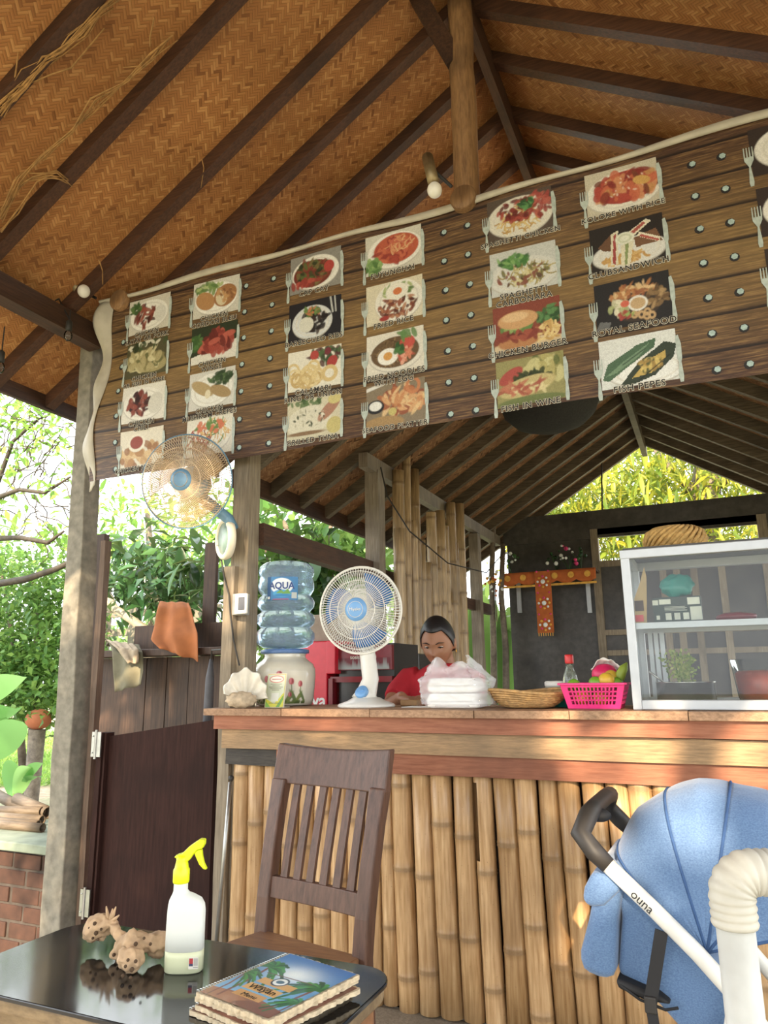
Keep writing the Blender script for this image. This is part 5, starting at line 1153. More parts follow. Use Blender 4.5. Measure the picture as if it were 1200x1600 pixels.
# ---------------------------------------------------------------- table
TX0, TX1, TY0, TY1, TZ = -1.32, -.568, .975, 1.325, .72
tb_ = thing('table', V(-.95, 1.15, -.06), 'small wooden table with a black glass top and rounded corners', 'table')
def rrect(x0, x1, y0, y1, r, z, n=8):
    P = []
    for cx, cy, a0 in ((x1-r, y1-r, 0), (x0+r, y1-r, 90), (x0+r, y0+r, 180), (x1-r, y0+r, 270)):
        for k in range(n+1): a = R(a0+90*k/n); P.append(V(cx+r*math.cos(a), cy+r*math.sin(a), z))
    return P
MB().prism(rrect(TX0, TX1, TY0, TY1, .07, TZ-.008), (0, 0, .008)).build('glass_top', MT['black_glass'], tb_, bevel=.002)
MB().prism(rrect(TX0+.006, TX1-.006, TY0+.006, TY1-.006, .066, TZ-.03), (0, 0, .021)).build('wooden_top', MT['raw_edge'], tb_, bevel=.004)
for (x, y) in ((TX0+.08, TY0+.06), (TX1-.06, TY0+.06), (TX0+.08, TY1-.06), (TX1-.06, TY1-.06)):
    MB().bar((x, y, -.06), (x, y, TZ-.03), .05, .05, up=(0, 1, 0)).build('leg', MT['table_wood'], tb_, bevel=.004)
for y in (TY0+.06, TY1-.06): MB().box(TX0+.1, TX1-.085, y-.012, y+.012, TZ-.1, TZ-.03).build('apron', MT['raw_edge'], tb_)
# ---------------------------------------------------------------- animal carved from a root
ra = at(205, 1500, Z=TZ); rt_ = thing('root_animal', V(ra.x, ra.y, TZ), 'small animal figure made from a knobbly pale root', 'figurine')
A = lambda x, y, Y: at(x, y, Y=Y)
b = MB()
b.tube([A(138, 1462, 1.19), A(148, 1452, 1.19), A(160, 1445, 1.19), A(172, 1440, 1.19)], [.012, .024, .023, .012], 14)
b.tube([A(172, 1442, 1.19), A(183, 1456, 1.18), A(193, 1472, 1.17)], [.01, .009, .011], 12)
b.tube([A(190, 1478, 1.17), A(210, 1470, 1.165), A(228, 1472, 1.175), A(250, 1472, 1.19), A(268, 1468, 1.2)], [.014, .02, .016, .018, .014], 14)
f1 = A(198, 1522, 1.125); f1.z = max(f1.z, TZ+.02); f2 = A(181, 1500, 1.17); f2.z = max(f2.z, TZ+.018)
b.tube([A(214, 1478, 1.16), A(208, 1500, 1.14), f1+V(0, 0, .004), f1+V(-.004, -.01, -.004)], [.014, .02, .0235, .014], 14)
b.tube([A(200, 1478, 1.17), A(190, 1488, 1.17), f2], [.012, .016, .018], 14)
f3 = A(245, 1488, 1.2); f3.z = TZ+.016; b.tube([A(246, 1474, 1.19), f3], [.018, .018], 12)
o = remeshed('body', b, MT['root_wood'], rt_, .0035)
tx = bpy.data.textures.new('root_noise', 'CLOUDS'); tx.noise_scale = .012
dm_ = o.modifiers.new('displace', 'DISPLACE'); dm_.texture = tx; dm_.strength = .013; dm_.texture_coords = 'LOCAL'
for x, y in ((166, 1416), (176, 1420), (186, 1430), (181, 1417)):
    MB().tube([A(171, 1441, 1.19), A(171+(x-171)*.6, 1441+(y-1441)*.5, 1.188), A(x, y, 1.186)], [.0045, .0035, .0012], 7).build('horn', MT['root_wood'], rt_, True)
random.seed(8)
for x, y, Y in ((140, 1450, 1.17), (150, 1458, 1.168), (158, 1452, 1.168), (148, 1443, 1.17), (145, 1466, 1.17), (196, 1510, 1.1), (206, 1515, 1.1), (200, 1500, 1.112), (192, 1525, 1.1), (212, 1502, 1.112), (204, 1528, 1.1), (178, 1492, 1.15), (184, 1504, 1.15), (212, 1475, 1.142), (225, 1466, 1.15), (235, 1475, 1.155), (136, 1460, 1.176), (153, 1468, 1.168)):
    MB().ball(A(x, y, Y), random.uniform(.0025, .0042), n=8, m=6).build('pit', MT['root_pit'], rt_, True)
# ---------------------------------------------------------------- spray bottle
sp = at(287, 1517, Z=TZ); spb = thing('spray_bottle', V(sp.x, sp.y, TZ), 'white plastic spray bottle with a bright yellow trigger', 'bottle')
sR = V(RT[0], RT[1], 0).normalized(); sF = V(FW[0], FW[1], 0).normalized()
SB = lambda x, y, z: V(sp.x, sp.y, TZ)+(sR*x+sF*y+V(0, 0, z))*.86
def stack(secs, n=28, pw=.75):
    mm = MB()
    for z, cx, rx, ry in secs:
        for i in range(n):
            g = 2*math.pi*i/n; mm.v.append(tuple(SB(cx+rx*math.copysign(abs(math.cos(g))**pw, math.cos(g)), ry*math.copysign(abs(math.sin(g))**pw, math.sin(g)), z)))
    for k in range(len(secs)-1):
        for i in range(n): mm.f.append((k*n+i, k*n+(i+1) % n, (k+1)*n+(i+1) % n, (k+1)*n+i))
    mm.f.append(tuple(range(n))[::-1]); mm.f.append(tuple((len(secs)-1)*n+i for i in range(n))); return mm
stack([(.0, 0, .036, .02), (.003, 0, .0395, .024), (.03, 0, .04, .025), (.042, 0, .04, .025)]).build('filled_wall', MT['liquid_pale'], spb, True)
stack([(.0421, 0, .04, .025), (.08, 0, .04, .025), (.115, .0005, .0395, .025), (.128, .0, .038, .024), (.138, -.002, .034, .022), (.146, -.008, .024, .019), (.15, -.0125, .0175, .016), (.155, -.014, .0145, .0145), (.178, -.014, .0142, .0142)]).build('upper_wall', MT['milky_plastic'], spb, True)
cv = Cv(22, 24, 'd8d4c6', 4).rect(.05, .1, .45, .55, 'a83a3c').rect(.05, .55, .45, .75, '3a3f5c').line([(.5, .85), (.95, .85)], .06, '8a8a84')
for k in range(5): cv.line([(.55+.09*k, .1), (.55+.09*k, .7)], .04, '5c5c5a')
cv.mesh('price_sticker', lambda u, v: SB(.016+.02*u, -.0262+.0*u, .012+.022*v), MT['label_print'], spb)
tg = MB()
for k in range(18):
    pass
MB().lathe([(r_*.86, z_*.86) for r_, z_ in ((.0165, .17), (.0175, .173), (.0175, .196), (.015, .2), (.012, .215), (.013, .225))], 24, SB(-.014, 0, 0), fn=lambda g, z: 1+.02*math.cos(18*g)*(z < .17)).build('collar', MT['trigger_yellow'], spb, True)
hd = [(-.03, .222), (-.024, .219), (-.014, .212), (.002, .214), (.012, .228), (.02, .236), (.03, .238), (.034, .246), (.034, .256), (.024, .257), (.002, .243), (-.014, .228), (-.024, .226)]
MB().prism([SB(x, -.009, z) for x, z in hd], sF*.018).build('spray_head', MT['trigger_yellow'], spb, bevel=.002)
tr_ = [(.012, .229), (.02, .235), (.028, .236), (.03, .222), (.034, .208), (.041, .196), (.034, .196), (.024, .206)]
MB().prism([SB(x, -.006, z) for x, z in tr_], sF*.012).build('trigger', MT['trigger_yellow'], spb, bevel=.002)
# ---------------------------------------------------------------- stack of menus
MZ = .758
MA, MBb, MC, MD = at(313, 1546, Z=MZ), at(446, 1480, Z=MZ), at(557, 1515, Z=MZ), at(425, 1588, Z=MZ)
ax_u = ((MC-MBb)+(MD-MA)).normalized(); ax_v = V(0, 0, 1).cross(ax_u); mw, mh = ((MC-MBb).dot(ax_u)+(MD-MA).dot(ax_u))/2, ((MBb-MA).dot(ax_v)+(MC-MD).dot(ax_v))/2; M0 = (MA+MBb+MC+MD)/4-ax_u*(mw/2)-ax_v*(mh/2)
cv = Cv(150, 190, '2f7cc0', 6)
gy = cv.y[..., None]; cv.a = np.array(srgb('2565a8'))*(1-gy)+np.array(srgb('7fb8d8'))*gy
cv._in(np.exp(-(((cv.x-.5)/.3)**2+((cv.y-.33)/.16)**2)), 'f0f6f2', .95)
cv.ell(.5, 1.02, .7, .2, '8a5a42').ell(.2, .95, .4, .1, '9c6a4c').ell(.85, .98, .4, .12, '7a4c38')
def palm(cx, cy, tx_, ty, s, rg):
    cv.line([(tx_, ty), ((cx+tx_)/2+.03, (cy+ty)/2), (cx, cy)], .022*s, '7a4a3a')
    for k in range(13):
        a = rg[0]+(rg[1]-rg[0])*k/12; L = .27*s*cv.rng.uniform(.8, 1.1); pts = [(cx+L*t*math.cos(a)*1.1, cy-L*t*math.sin(a)*.85+.15*s*t*t) for t in (0, .3, .6, 1)]
        for j, w in ((0, .05), (1, .04), (2, .024)): cv.line(pts[j:j+2], w*s, ['2f6a34', '3f8a3c', '1f4f2c'][k % 3])
palm(.1, .3, .2, .95, 1.25, (-.6, 3.3)); palm(.0, .5, .1, 1., .9, (-.8, 2.2)); palm(.92, .42, .8, 1., 1.2, (.2, 4.)); palm(.98, .7, .9, 1., .8, (.6, 4.))
cv.line([(.2, .42), (.8, .38)], .012, '6a3c30').line([(.32, .42), (.3, .55)], .008, '3a2c28').line([(.68, .4), (.7, .55)], .008, '3a2c28')
cv.rect(.27, .5, .75, .6, 'd0a060').rect(.25, .63, .72, .74, 'd8a866').rect(.28, .77, .68, .87, 'c8965a').ell(.5, .5, .1, .08, '1f2f3c').ell(.5, .5, .08, .062, 'e8eae4').ell(.5, .5, .05, .03, '4a6a7c')
cv.noise(.05)
random.seed(21)
mats_ = []
for k in range(4):
    z = TZ+.001+.0078*k; dx, dy, ro = [(-.006, -.008, .03), (.004, -.004, -.02), (-.004, .003, .012), (0, 0, 0)][k]
    u_ = Matrix.Rotation(ro, 3, 'Z') @ ax_u; v_ = V(0, 0, 1).cross(u_); o_ = M0+u_*dx+v_*dy; o_.z = z
    lab = ['bottom menu of the stack on the black table', 'second lowest menu of the stack on the black table', 'menu lying just beneath the top palm tree menu', 'topmost spiral-bound menu with palm tree cover in the stack'][k]
    mn = thing('menu_book', V(o_.x, o_.y, z), lab, 'menu', 'menus stacked on the table')
    N = 40; mm = MB(); edge = []
    for s_, (pa, pb_) in enumerate((((0, 0), (1, 0)), ((1, 0), (1, 1)), ((1, 1), (0, 1)), ((0, 1), (0, 0)))):
        for j in range(N):
            t = j/N; u0, v0 = pa[0]+(pb_[0]-pa[0])*t, pa[1]+(pb_[1]-pa[1])*t; jx = random.uniform(-.0018, .0022); edge.append(o_+u_*(u0*mw+(jx if s_ in (1, 3) else 0)*(1 if s_ == 1 else -1))+v_*(v0*mh+(jx if s_ in (0, 2) else 0)*(1 if s_ == 2 else -1)))
    n4 = len(edge)
    for lz in (0, .0035, .0068): mm.v += [tuple(e+V(0, 0, lz+random.uniform(-.0004, .0004))) for e in edge]
    for r_ in range(2):
        for i in range(n4): mm.f.append((r_*n4+i, r_*n4+(i+1) % n4, (r_+1)*n4+(i+1) % n4, (r_+1)*n4+i))
    mm.f.append(tuple(range(n4))[::-1]); mm.f.append(tuple(2*n4+i for i in range(n4))); mm.build('pages', MT['page_edge'], mn)
    sprl = MB(); ns = 34
    for j in range(ns):
        t = .02+.96*j/ns; c_ = o_+v_*(mh*t)+V(0, 0, .0045); sprl.tube([c_+u_*(.004*math.cos(a))+V(0, 0, .0048*math.sin(a)) for a in (0, 1.2, 2.4, 3.6, 4.8)], .0008, 4)
    sprl.build('wire_spiral', MT['steel'], mn)
    if k == 3:
        cvo = cv.mesh('cover', lambda u, v: o_+u_*(mw*(.035+.945*u))+v_*(mh*(.015+.965*v))+V(0, 0, .008+.0006*math.sin(u*3.1)), MT['cover_print'], mn)
        for t_, yy_, s_, mt_ in (('WARUNG', .345, .007, 'print_dark'), ('Wayan', .315, .021, 'print_dark'), ('Menu', .18, .015, 'print_dark')):
            text('cover_lettering', t_, s_, frame(o_+u_*(mw*.5)+v_*(mh*yy_)+V(0, 0, .0092), u_, v_), MT[mt_], cvo, .0001)
    else:
        MB().add([o_+u_*(mw*a)+v_*(mh*b_)+V(0, 0, .0072) for a, b_ in ((.02, .01), (.98, .01), (.98, .98), (.02, .98))], [(0, 1, 2, 3)]).build('cover', plain('cover_brown%d' % k, srgb('7a4a3c'), .4, var=.3, scale=20), mn)
# ---------------------------------------------------------------- chair
crz = math.atan2(2.071-2.164, -.997+1.416); cu_, cv_ = V(math.cos(crz), math.sin(crz), 0), V(-math.sin(crz), math.cos(crz), 0)
co_ = V((-1.416-.985)/2, (2.164+2.068)/2, 0)
chh = thing('wooden_chair', V(co_.x, co_.y, -.06), 'dark brown wooden chair with a slatted back by the table', 'chair')
CH = lambda x, y, z: co_+cu_*x+cv_*y+V(0, 0, z)
def back_y(z): return .0 if z < .45 else .105*((z-.45)/.55)**1.35
hw = .2
for s_ in (-1, 1):
    lg = MB(); zs_ = [-.06, .2, .45, .55, .68, .8, .9]
    for a_, b_ in ((0, 0),):
        rings_ = []
        for z in zs_:
            y = back_y(z)+(.0 if z > .4 else .05*(.45-z)); wx = .026 if z < .9 else .03
            cx = s_*(hw+.012*max(0, (z-.45)/.55)); rings_.append([CH(cx-wx, y-.02, z), CH(cx+wx, y-.02, z), CH(cx+wx, y+.02, z), CH(cx-wx, y+.02, z)])
        n0 = 0; lg.v = [tuple(q) for r_ in rings_ for q in r_]
        for k in range(len(zs_)-1):
            for i in range(4): lg.f.append((k*4+i, k*4+(i+1) % 4, k*4+4+(i+1) % 4, k*4+4+i))
        lg.f += [(3, 2, 1, 0), tuple(4*(len(zs_)-1)+i for i in range(4))]
    lg.build('back_leg', MT['chair_wood'], chh, bevel=.005)
    MB().bar(CH(s_*(hw-.02), -.4, -.06), CH(s_*(hw-.01), -.39, .42), .042, .042, up=cv_).build('front_leg', MT['chair_wood'], chh, bevel=.004)
    MB().bar(CH(s_*hw, -.37, .39), CH(s_*hw, -.02, .39), .022, .06).build('side_apron', MT['chair_wood'], chh)
def railf(z0, z1, bow, th, xw):
    mm = MB(); n = 14
    for k in range(n+1):
        x = -xw+2*xw*k/n; by = bow*(1-(x/xw)**2)
        for z in (z0, z1):
            for d in (-th/2, th/2): mm.v.append(tuple(CH(x, back_y(z)+by+d, z+(.012*(x/xw)**2 if z > .95 else 0))))
    for k in range(n):
        a = k*4; b_ = a+4; mm.f += [(a, b_, b_+2, a+2), (a+1, a+3, b_+3, b_+1), (a+2, b_+2, b_+3, a+3), (a, a+1, b_+1, b_)]
    mm.f += [(0, 2, 3, 1), (n*4, n*4+1, n*4+3, n*4+2)]; return mm
railf(.885, 1.0, .018, .03, .24).build('top_rail', MT['chair_wood'], chh, bevel=.004)
railf(.55, .612, .008, .024, .185).build('lower_rail', MT['chair_wood'], chh, bevel=.003)
for k in range(6):
    x = -.137+.0548*k; mm = MB(); zs_ = [.605, .7, .8, .89]
    for z in zs_:
        y = back_y(z)+.006+.01*(1-(x/.2)**2)*(z-.6)/.3; xx = x*(1+.03*(z-.6)/.3)
        mm.v += [tuple(CH(xx-.014, y-.006, z)), tuple(CH(xx+.014, y-.006, z)), tuple(CH(xx+.014, y+.006, z)), tuple(CH(xx-.014, y+.006, z))]
    for j in range(3):
        for i in range(4): mm.f.append((j*4+i, j*4+(i+1) % 4, j*4+4+(i+1) % 4, j*4+4+i))
    mm.build('slat', MT['chair_wood'], chh)
MB().prism([CH(x, y, .428) for x, y in ((-.2, .0), (-.22, -.2), (-.225, -.38), (-.2, -.425), (-.1, -.44), (.1, -.44), (.2, -.425), (.225, -.38), (.22, -.2), (.2, .0))][::1], (0, 0, .026)).build('seat', MT['seat_wood'], chh, bevel=.006)
MB().bar(CH(-.19, -.39, .39), CH(.19, -.39, .39), .022, .06).build('front_apron', MT['chair_wood'], chh)
# ---------------------------------------------------------------- stroller
def fdp(x, y, d): return Vector(CC+ray(x, y)*d/FPX)
sRT = V(RT[0], RT[1], 0).normalized(); sFW = V(FW[0], FW[1], 0).normalized()
SF = (sRT*.9-sFW*.43).normalized(); SL = (sRT*.43+sFW*.9).normalized(); hg = fdp(1105, 1490, 1.5)
def onpl(x, y, l=0.):   # pixel on the side plane of the stroller, l metres further across
    o = hg+SL*l; d = Vector(ray(x, y)); n_ = SL; t = (o-Vector(CC)).dot(n_)/d.dot(n_); return Vector(CC)+d*t
st_ = thing('stroller', V(hg.x+.15, hg.y+.1, -.06), 'baby stroller with blue denim canopy and white frame before the bamboo counter', 'stroller')
def fu(x, y): q = onpl(x, y)-hg; return q.dot(SF), q.z
SW = .37
ribs = [fu(950, 1342), fu(985, 1290), fu(1030, 1254), fu(1085, 1243), fu(1140, 1244), fu(1200, 1266), fu(1262, 1312), fu(1310, 1380), fu(1335, 1450)]
def canopy(k0, k1, u, v, infl=0.):
    s = k0+(k1-k0)*u; i = min(int(s), len(ribs)-2); f_ = s-i; a, b_ = ribs[i], ribs[i+1]
    fx, uz = a[0]+(b_[0]-a[0])*f_, a[1]+(b_[1]-a[1])*f_
    t = math.pi*v; rho = max(0, math.sin(t))**.42; lat = SW*(1-math.copysign(abs(math.cos(t))**.85, math.cos(t)))/2
    bul = 1+infl*math.sin(math.pi*u)*math.sin(t)+.012*mnoise.noise((s*1.5, v*5, 2))
    return hg+SF*(fx*rho*bul)+V(0, 0, uz*rho*bul)+SL*lat
for k0, k1 in ((0, 2), (2, 4), (4, 6), (6, 8)):
    MB().grid(lambda u, v: canopy(k0, k1, u, v, .035), 16, 30).build('canopy_panel', MT['stroller_blue'], st_, True, solid=.003)
for k in (0, 2, 4, 6, 8): MB().tube([canopy(k, k, 0, v/30, 0)+V(0, 0, .002) for v in range(31)], .0035, 6).build('canopy_piping', MT['piping_blue'], st_, True)
def panel(px_, l0, l1, name, mat='stroller_blue', parent=None, bev=.012):
    P = [onpl(x, y, 0)+SL*l0 for x, y in px_]; return MB().prism(P[::-1], SL*(l1-l0)).build(name, MT[mat], parent or st_, True, bevel=bev)
panel([(955, 1352), (1000, 1385), (1060, 1440), (1110, 1500), (1165, 1590), (1180, 1680), (1080, 1640), (1010, 1560), (962, 1530), (968, 1440)], .03, .34, 'seat_shell')
panel([(938, 1362), (978, 1362), (964, 1440), (961, 1534), (935, 1531), (906, 1519), (905, 1490), (918, 1440), (926, 1400)], .0, .37, 'rear_pocket', bev=.02)
panel([(926, 1362), (952, 1362), (972, 1388), (945, 1414), (922, 1416), (911, 1405), (914, 1385)], -.012, .38, 'pocket_flap', bev=.02)
panel([(962, 1528), (1030, 1556), (1050, 1572), (1010, 1566), (964, 1545)], .0, .37, 'seat_base', 'strap_black')
for l in (-.015, SW+.015):
    MB().tube([onpl(952, 1350, 0)+SL*l, onpl(1020, 1415)+SL*l, onpl(1090, 1485)+SL*l, onpl(1150, 1552)+SL*l, onpl(1230, 1650)+SL*l], .017, 14).build('frame_tube', MT['frame_white'], st_, True)
fr_ = [q for q in st_.children if q.name.startswith('frame_tube')][0]
text('frame_lettering', 'ouna', .026, frame(onpl(1006, 1403)-SL*.033, onpl(1030, 1426)-onpl(1003, 1400), V(0, 0, 1)), MT['strap_black'], fr_, .0004) 
h1 = onpl(952, 1350); h2 = onpl(930, 1328); h3 = onpl(908, 1302); h4 = onpl(916, 1276)
MB().tube([h1-SL*.015, h2-SL*.015, h3-SL*.005, h4+SL*.03, h4+SL*.1+V(0, 0, .004), h4+SL*.27+V(0, 0, .004), h4+SL*.34, h3+SL*(SW+.005), h2+SL*(SW+.015), h1+SL*(SW+.015)], [.019, .022, .023, .022, .02, .02, .022, .023, .022, .019], 12).build('handle', MT['grip_black'], st_, True)
MB().ball(h4+SL*.1+V(.01, 0, -.012), .03, .02, .016, 12, 8).build('handle_clamp', MT['strap_black'], st_, True)
sp0, sp1 = onpl(1035, 1450, 0)-SL*.02, onpl(1018, 1560)-SL*.02
MB().bar(sp0, sp1, .026, .004, up=SL).build('strap', MT['strap_black'], st_); MB().bar(sp1, onpl(1026, 1610)-SL*.02, .022, .004, up=SL).build('strap', MT['strap_black'], st_)
MB().box(sp1.x-.012, sp1.x+.012, sp1.y-.008, sp1.y+.004, sp1.z-.02, sp1.z+.012).build('buckle', MT['grip_black'], st_, bevel=.003)
MB().tube([onpl(970, 1540), onpl(1000, 1562), onpl(1040, 1578), onpl(1060, 1575)], .003, 6).build('cable', MT['strap_black'], st_)
fw1 = onpl(1230, 1650)
for l in (0, SW):
    w = fw1+SF*.12+SL*l; w.z = .04; MB().tube([w+V(.095*math.cos(a)*SF.x, .095*math.cos(a)*SF.y, .095*math.sin(a)) for a in [2*math.pi*j/24 for j in range(24)]], .014, 8, closed=True).build('wheel', MT['grip_black'], st_, True)
    MB().bar(fw1+SL*l, w, .025, .025).build('fork', MT['frame_white'], st_); MB().lathe([(.02, -.015), (.05, 0), (.02, .015)], 16, w, SL).build('wheel_hub', MT['frame_white'], st_, True)
    w2 = hg+SF*-.1+SL*l; w2.z = .04; MB().tube([w2+V(.095*math.cos(a)*SF.x, .095*math.cos(a)*SF.y, .095*math.sin(a)) for a in [2*math.pi*j/24 for j in range(24)]], .014, 8, closed=True).build('wheel', MT['grip_black'], st_, True)
    MB().bar(onpl(1150, 1552)+SL*l, w2, .025, .025).build('fork', MT['frame_white'], st_)
# ---------------------------------------------------------------- white pvc rail
pt0 = fdp(1153, 1480, 1.1); pt1 = fdp(1146, 1422, 1.1)
pv = thing('pvc_rail', V(pt1.x, pt1.y, -.06), 'white plastic pipe rail with a ribbed elbow in front of the stroller', 'railing')
px_, py_, rz_ = pt1.x, pt1.y, fdp(1200, 1366, 1.1).z; rr_ = .0275
MB().tube([(px_, py_, -.06), (px_, py_, rz_-.06)], rr_, 24).build('upright_pipe', MT['pvc_white'], pv, True)
P2 = V(px_, py_, 0)+sRT*.62
MB().tube([V(px_, py_, rz_)+sRT*.06, V(P2.x, P2.y, rz_)], rr_, 24).build('top_pipe', MT['pvc_white'], pv, True)
MB().tube([(P2.x, P2.y, rz_), (P2.x, P2.y, -.06)], rr_, 24).build('upright_pipe', MT['pvc_white'], pv, True)
arc = []
for k in range(61):
    t = k/60
    if t < .3: arc.append(V(px_, py_, rz_-.075+.04*t/.3))
    elif t < .7:
        a = (t-.3)/.4*math.pi/2; arc.append(V(px_, py_, rz_-.035)+sRT*(.035*(1-math.cos(a)))+V(0, 0, .035*math.sin(a)))
    else: arc.append(V(px_, py_, rz_)+sRT*(.035+.045*(t-.7)/.3))
MB().tube(arc, [rr_+.004+.0026*abs(math.sin(k*math.pi/5.0)) for k in range(61)], 24).build('ribbed_elbow', MT['pvc_rib'], pv, True)
# ---------------------------------------------------------------- rod, umbrella, cloths
tag(MB().tube([at(338, 1478, Y=2.78), at(350, 1340, Y=2.79), at(360, 1222, Y=2.8)], .0095, 10).build('metal_rod', MT['steel'], None, True), 'thin grey metal rod leaning at the counter post', 'rod')
tag(MB().ball(at(361, 1214, Y=2.8), .014, .014, .016, 10, 8).build('rod_tip', MT['grip_black'], None, True), 'x', 'y') if False else MB().ball(at(361, 1216, Y=2.8), .013, n=10, m=8).build('rubber_tip', MT['grip_black'], bpy.data.objects['metal_rod'], True)
um = MB().tube([at(330, 1030, Y=3.05), at(328, 1060, Y=3.04), at(326, 1100, Y=3.03), at(322, 1148, Y=3.02)], [.008, .022, .024, .02], 12)
tag(um.build('folded_umbrella', MT['grey_cloth'], None, True), 'folded grey umbrella hanging left of the wooden post', 'umbrella')
MB().tube([at(330, 1032, Y=3.05), at(331, 1016, Y=3.02), V(-2.09, 2.865, 1.37)], .004, 6).build('strap', MT['wire_black'], bpy.data.objects['folded_umbrella'])
def cloth(name, quad, mat, lab, cat, amp=.018, fq=9, seed=0, Ys=None):
    """hanging cloth over an edge; quad pixel rows from top to bottom"""
    rows = [[at(x, y, Y=Yq) for x, y in r] for r, Yq in quad]
    def f(u, v):
        s = v*(len(rows)-1); i = min(int(s), len(rows)-2); t = s-i
        a = rows[i][0].lerp(rows[i][1], u); b_ = rows[i+1][0].lerp(rows[i+1][1], u); p_ = a.lerp(b_, t)
        return p_+V(0, -amp*math.sin(u*fq+seed+v*1.5)*v, .004*math.sin(u*fq*1.7))+V(0, .01*mnoise.noise((u*4, v*4, seed)), 0)
    return tag(MB().grid(f, 28, 24).build(name, MT[mat], None, True, solid=.003), lab, cat)
cloth('orange_cloth', [([(248, 950), (296, 946)], PW+.14), ([(250, 940), (294, 941)], PW+.1), ([(248, 950), (298, 950)], PW+.03), ([(243, 975), (304, 972)], PW-.02), ([(238, 1000), (310, 990)], PW-.1), ([(252, 1014), (312, 1034)], PW-.14)], 'orange_cloth', 'rust orange cloth draped over the plank wall', 'cloth', .02, 11, 1)
cloth('khaki_cloth', [([(166, 1010), (215, 1012)], PW+.05), ([(170, 1004), (217, 1008)], PW-.02), ([(176, 1020), (222, 1020)], PW-.13), ([(177, 1050), (223, 1048)], PW-.15), ([(178, 1082), (220, 1070)], PW-.15)], 'khaki_cloth', 'khaki cloth hanging from the ledge of the plank wall', 'cloth', .016, 9, 2)
cloth('striped_towel', [([(163, 1002), (205, 1008)], PW+.05), ([(166, 1000), (208, 1006)], PW-.05), ([(180, 1012), (216, 1016)], PW-.17), ([(198, 1036), (215, 1036)], PW-.19)], 'striped_cloth', 'small pale striped towel lying over the khaki cloth', 'towel', .012, 12, 3)
# ---------------------------------------------------------------- lamps on the beams and the string of bulbs
m, nt, bs = newmat('bulb_glass'); bs.inputs['Base Color'].default_value = (.86, .84, .76, 1); bs.inputs['Roughness'].default_value = .15
tr = nd(nt, 'ShaderNodeBsdfTranslucent'); tr.inputs[0].default_value = (1, .97, .9, 1); mx = nd(nt, 'ShaderNodeMixShader'); mx.inputs[0].default_value = .3
nt.links.new(bs.outputs[0], mx.inputs[1]); nt.links.new(tr.outputs[0], mx.inputs[2]); nt.links.new(mx.outputs[0], nt.nodes['Material Output'].inputs[0])
def lamp(tube_px, bulb_px, arm_px, Y, lab):
    t0, t1 = at(*tube_px[0], Y=Y), at(*tube_px[1], Y=Y-.06); bp = at(*bulb_px, Y=Y-.08)
    l = thing('spot_lamp', t0, lab, 'lamp')
    MB().tube([t0, t1], .026, 18).build('lamp_tube', MT['brass_tube'], l, True)
    MB().ball(bp, .033, .033, .036, 18, 12).build('bulb', MT['bulb_glass'], l, True)
    MB().tube([t0.lerp(t1, .4), at(*arm_px, Y=Y+.03)], .008, 8).build('arm', MT['wire_black'], l)
lamp(((668, 246), (677, 284)), (679, 297), (706, 292), 2.72, 'brass tube lamp with a white bulb beside the log post')
lamp(((100, 437), (122, 451)), (131, 455), (150, 466), 2.68, 'brass tube lamp with a white bulb above the concrete post')
glass('bulb_clear', (.97, .95, .9), .02)
w0 = [at(x, y, Y=2.58) for x, y in ((108, 498), (92, 467), (60, 482), (30, 500), (0, 508), (-30, 512))]
sl_ = tag(MB().tube(w0, .0045, 6).build('string_light_cable', MT['wire_black']), 'black cable of the string lights under the eave beam', 'cable')
MB().ball(at(90, 467, Y=2.63), .011, n=8, m=6).build('cable_end', MT['white_plastic'], sl_, True)
for (x, y), lab in (((108, 508), 'clear hanging bulb in a black socket beside the concrete post'), ((2, 556), 'clear hanging bulb in a black socket at the left edge')):
    q = at(x, y, Y=2.58 if x > 50 else 2.3); b_ = thing('string_bulb', q, lab, 'bulb')
    MB().lathe([(.006, .03), (.016, .02), (.017, -.03), (.012, -.034)], 14, q).build('socket', MT['black_rubber'], b_, True)
    MB().ball(q+V(0, 0, -.062), .022, .022, .032, 14, 10).build('bulb', MT['bulb_clear'], b_, True)
    MB().tube([q+V(0, 0, .03), q+V(0, 0, .09 if x > 50 else .16)], .003, 6).build('drop_wire', MT['wire_black'], b_)
# ---------------------------------------------------------------- dry roots clinging to the rafters
plain('dry_root', srgb('9a7444'), .9, var=.3)
def onroof(x, y, off=.1):
    d = ray(x, y); z0 = RZ-off; t = (z0-CC[2]+RS*(CC[0]-RX))/(d[2]-RS*d[0]); return Vector(CC+t*d)
random.seed(14)
vn = thing('dry_vine', onroof(100, 200), 'dry brown root strands clinging to the rafters at upper left', 'vine')
paths = [[(0, 178), (20, 152), (45, 125), (70, 100), (95, 78), (130, 50), (160, 15), (190, -10)], [(0, 165), (30, 140), (55, 118), (78, 92), (110, 62), (150, 25)], [(0, 172), (40, 120), (85, 85), (120, 52), (170, 8)],
         [(0, 340), (35, 275), (70, 240), (110, 205), (150, 165), (190, 130), (230, 95), (265, 60)], [(0, 345), (30, 290), (45, 275), (80, 275), (105, 285)], [(0, 365), (30, 320), (60, 290), (90, 262)], [(65, 250), (100, 222), (125, 185), (150, 170)], [(205, 108), (225, 98), (245, 78)], [(0, 372), (25, 335), (50, 305)], [(20, 85), (22, 120), (25, 145)], [(40, 130), (75, 110), (110, 108), (160, 48)], [(230, 20), (236, 50), (240, 78)], [(152, 405), (160, 425), (162, 445)], [(315, 245), (316, 265), (312, 290)]]
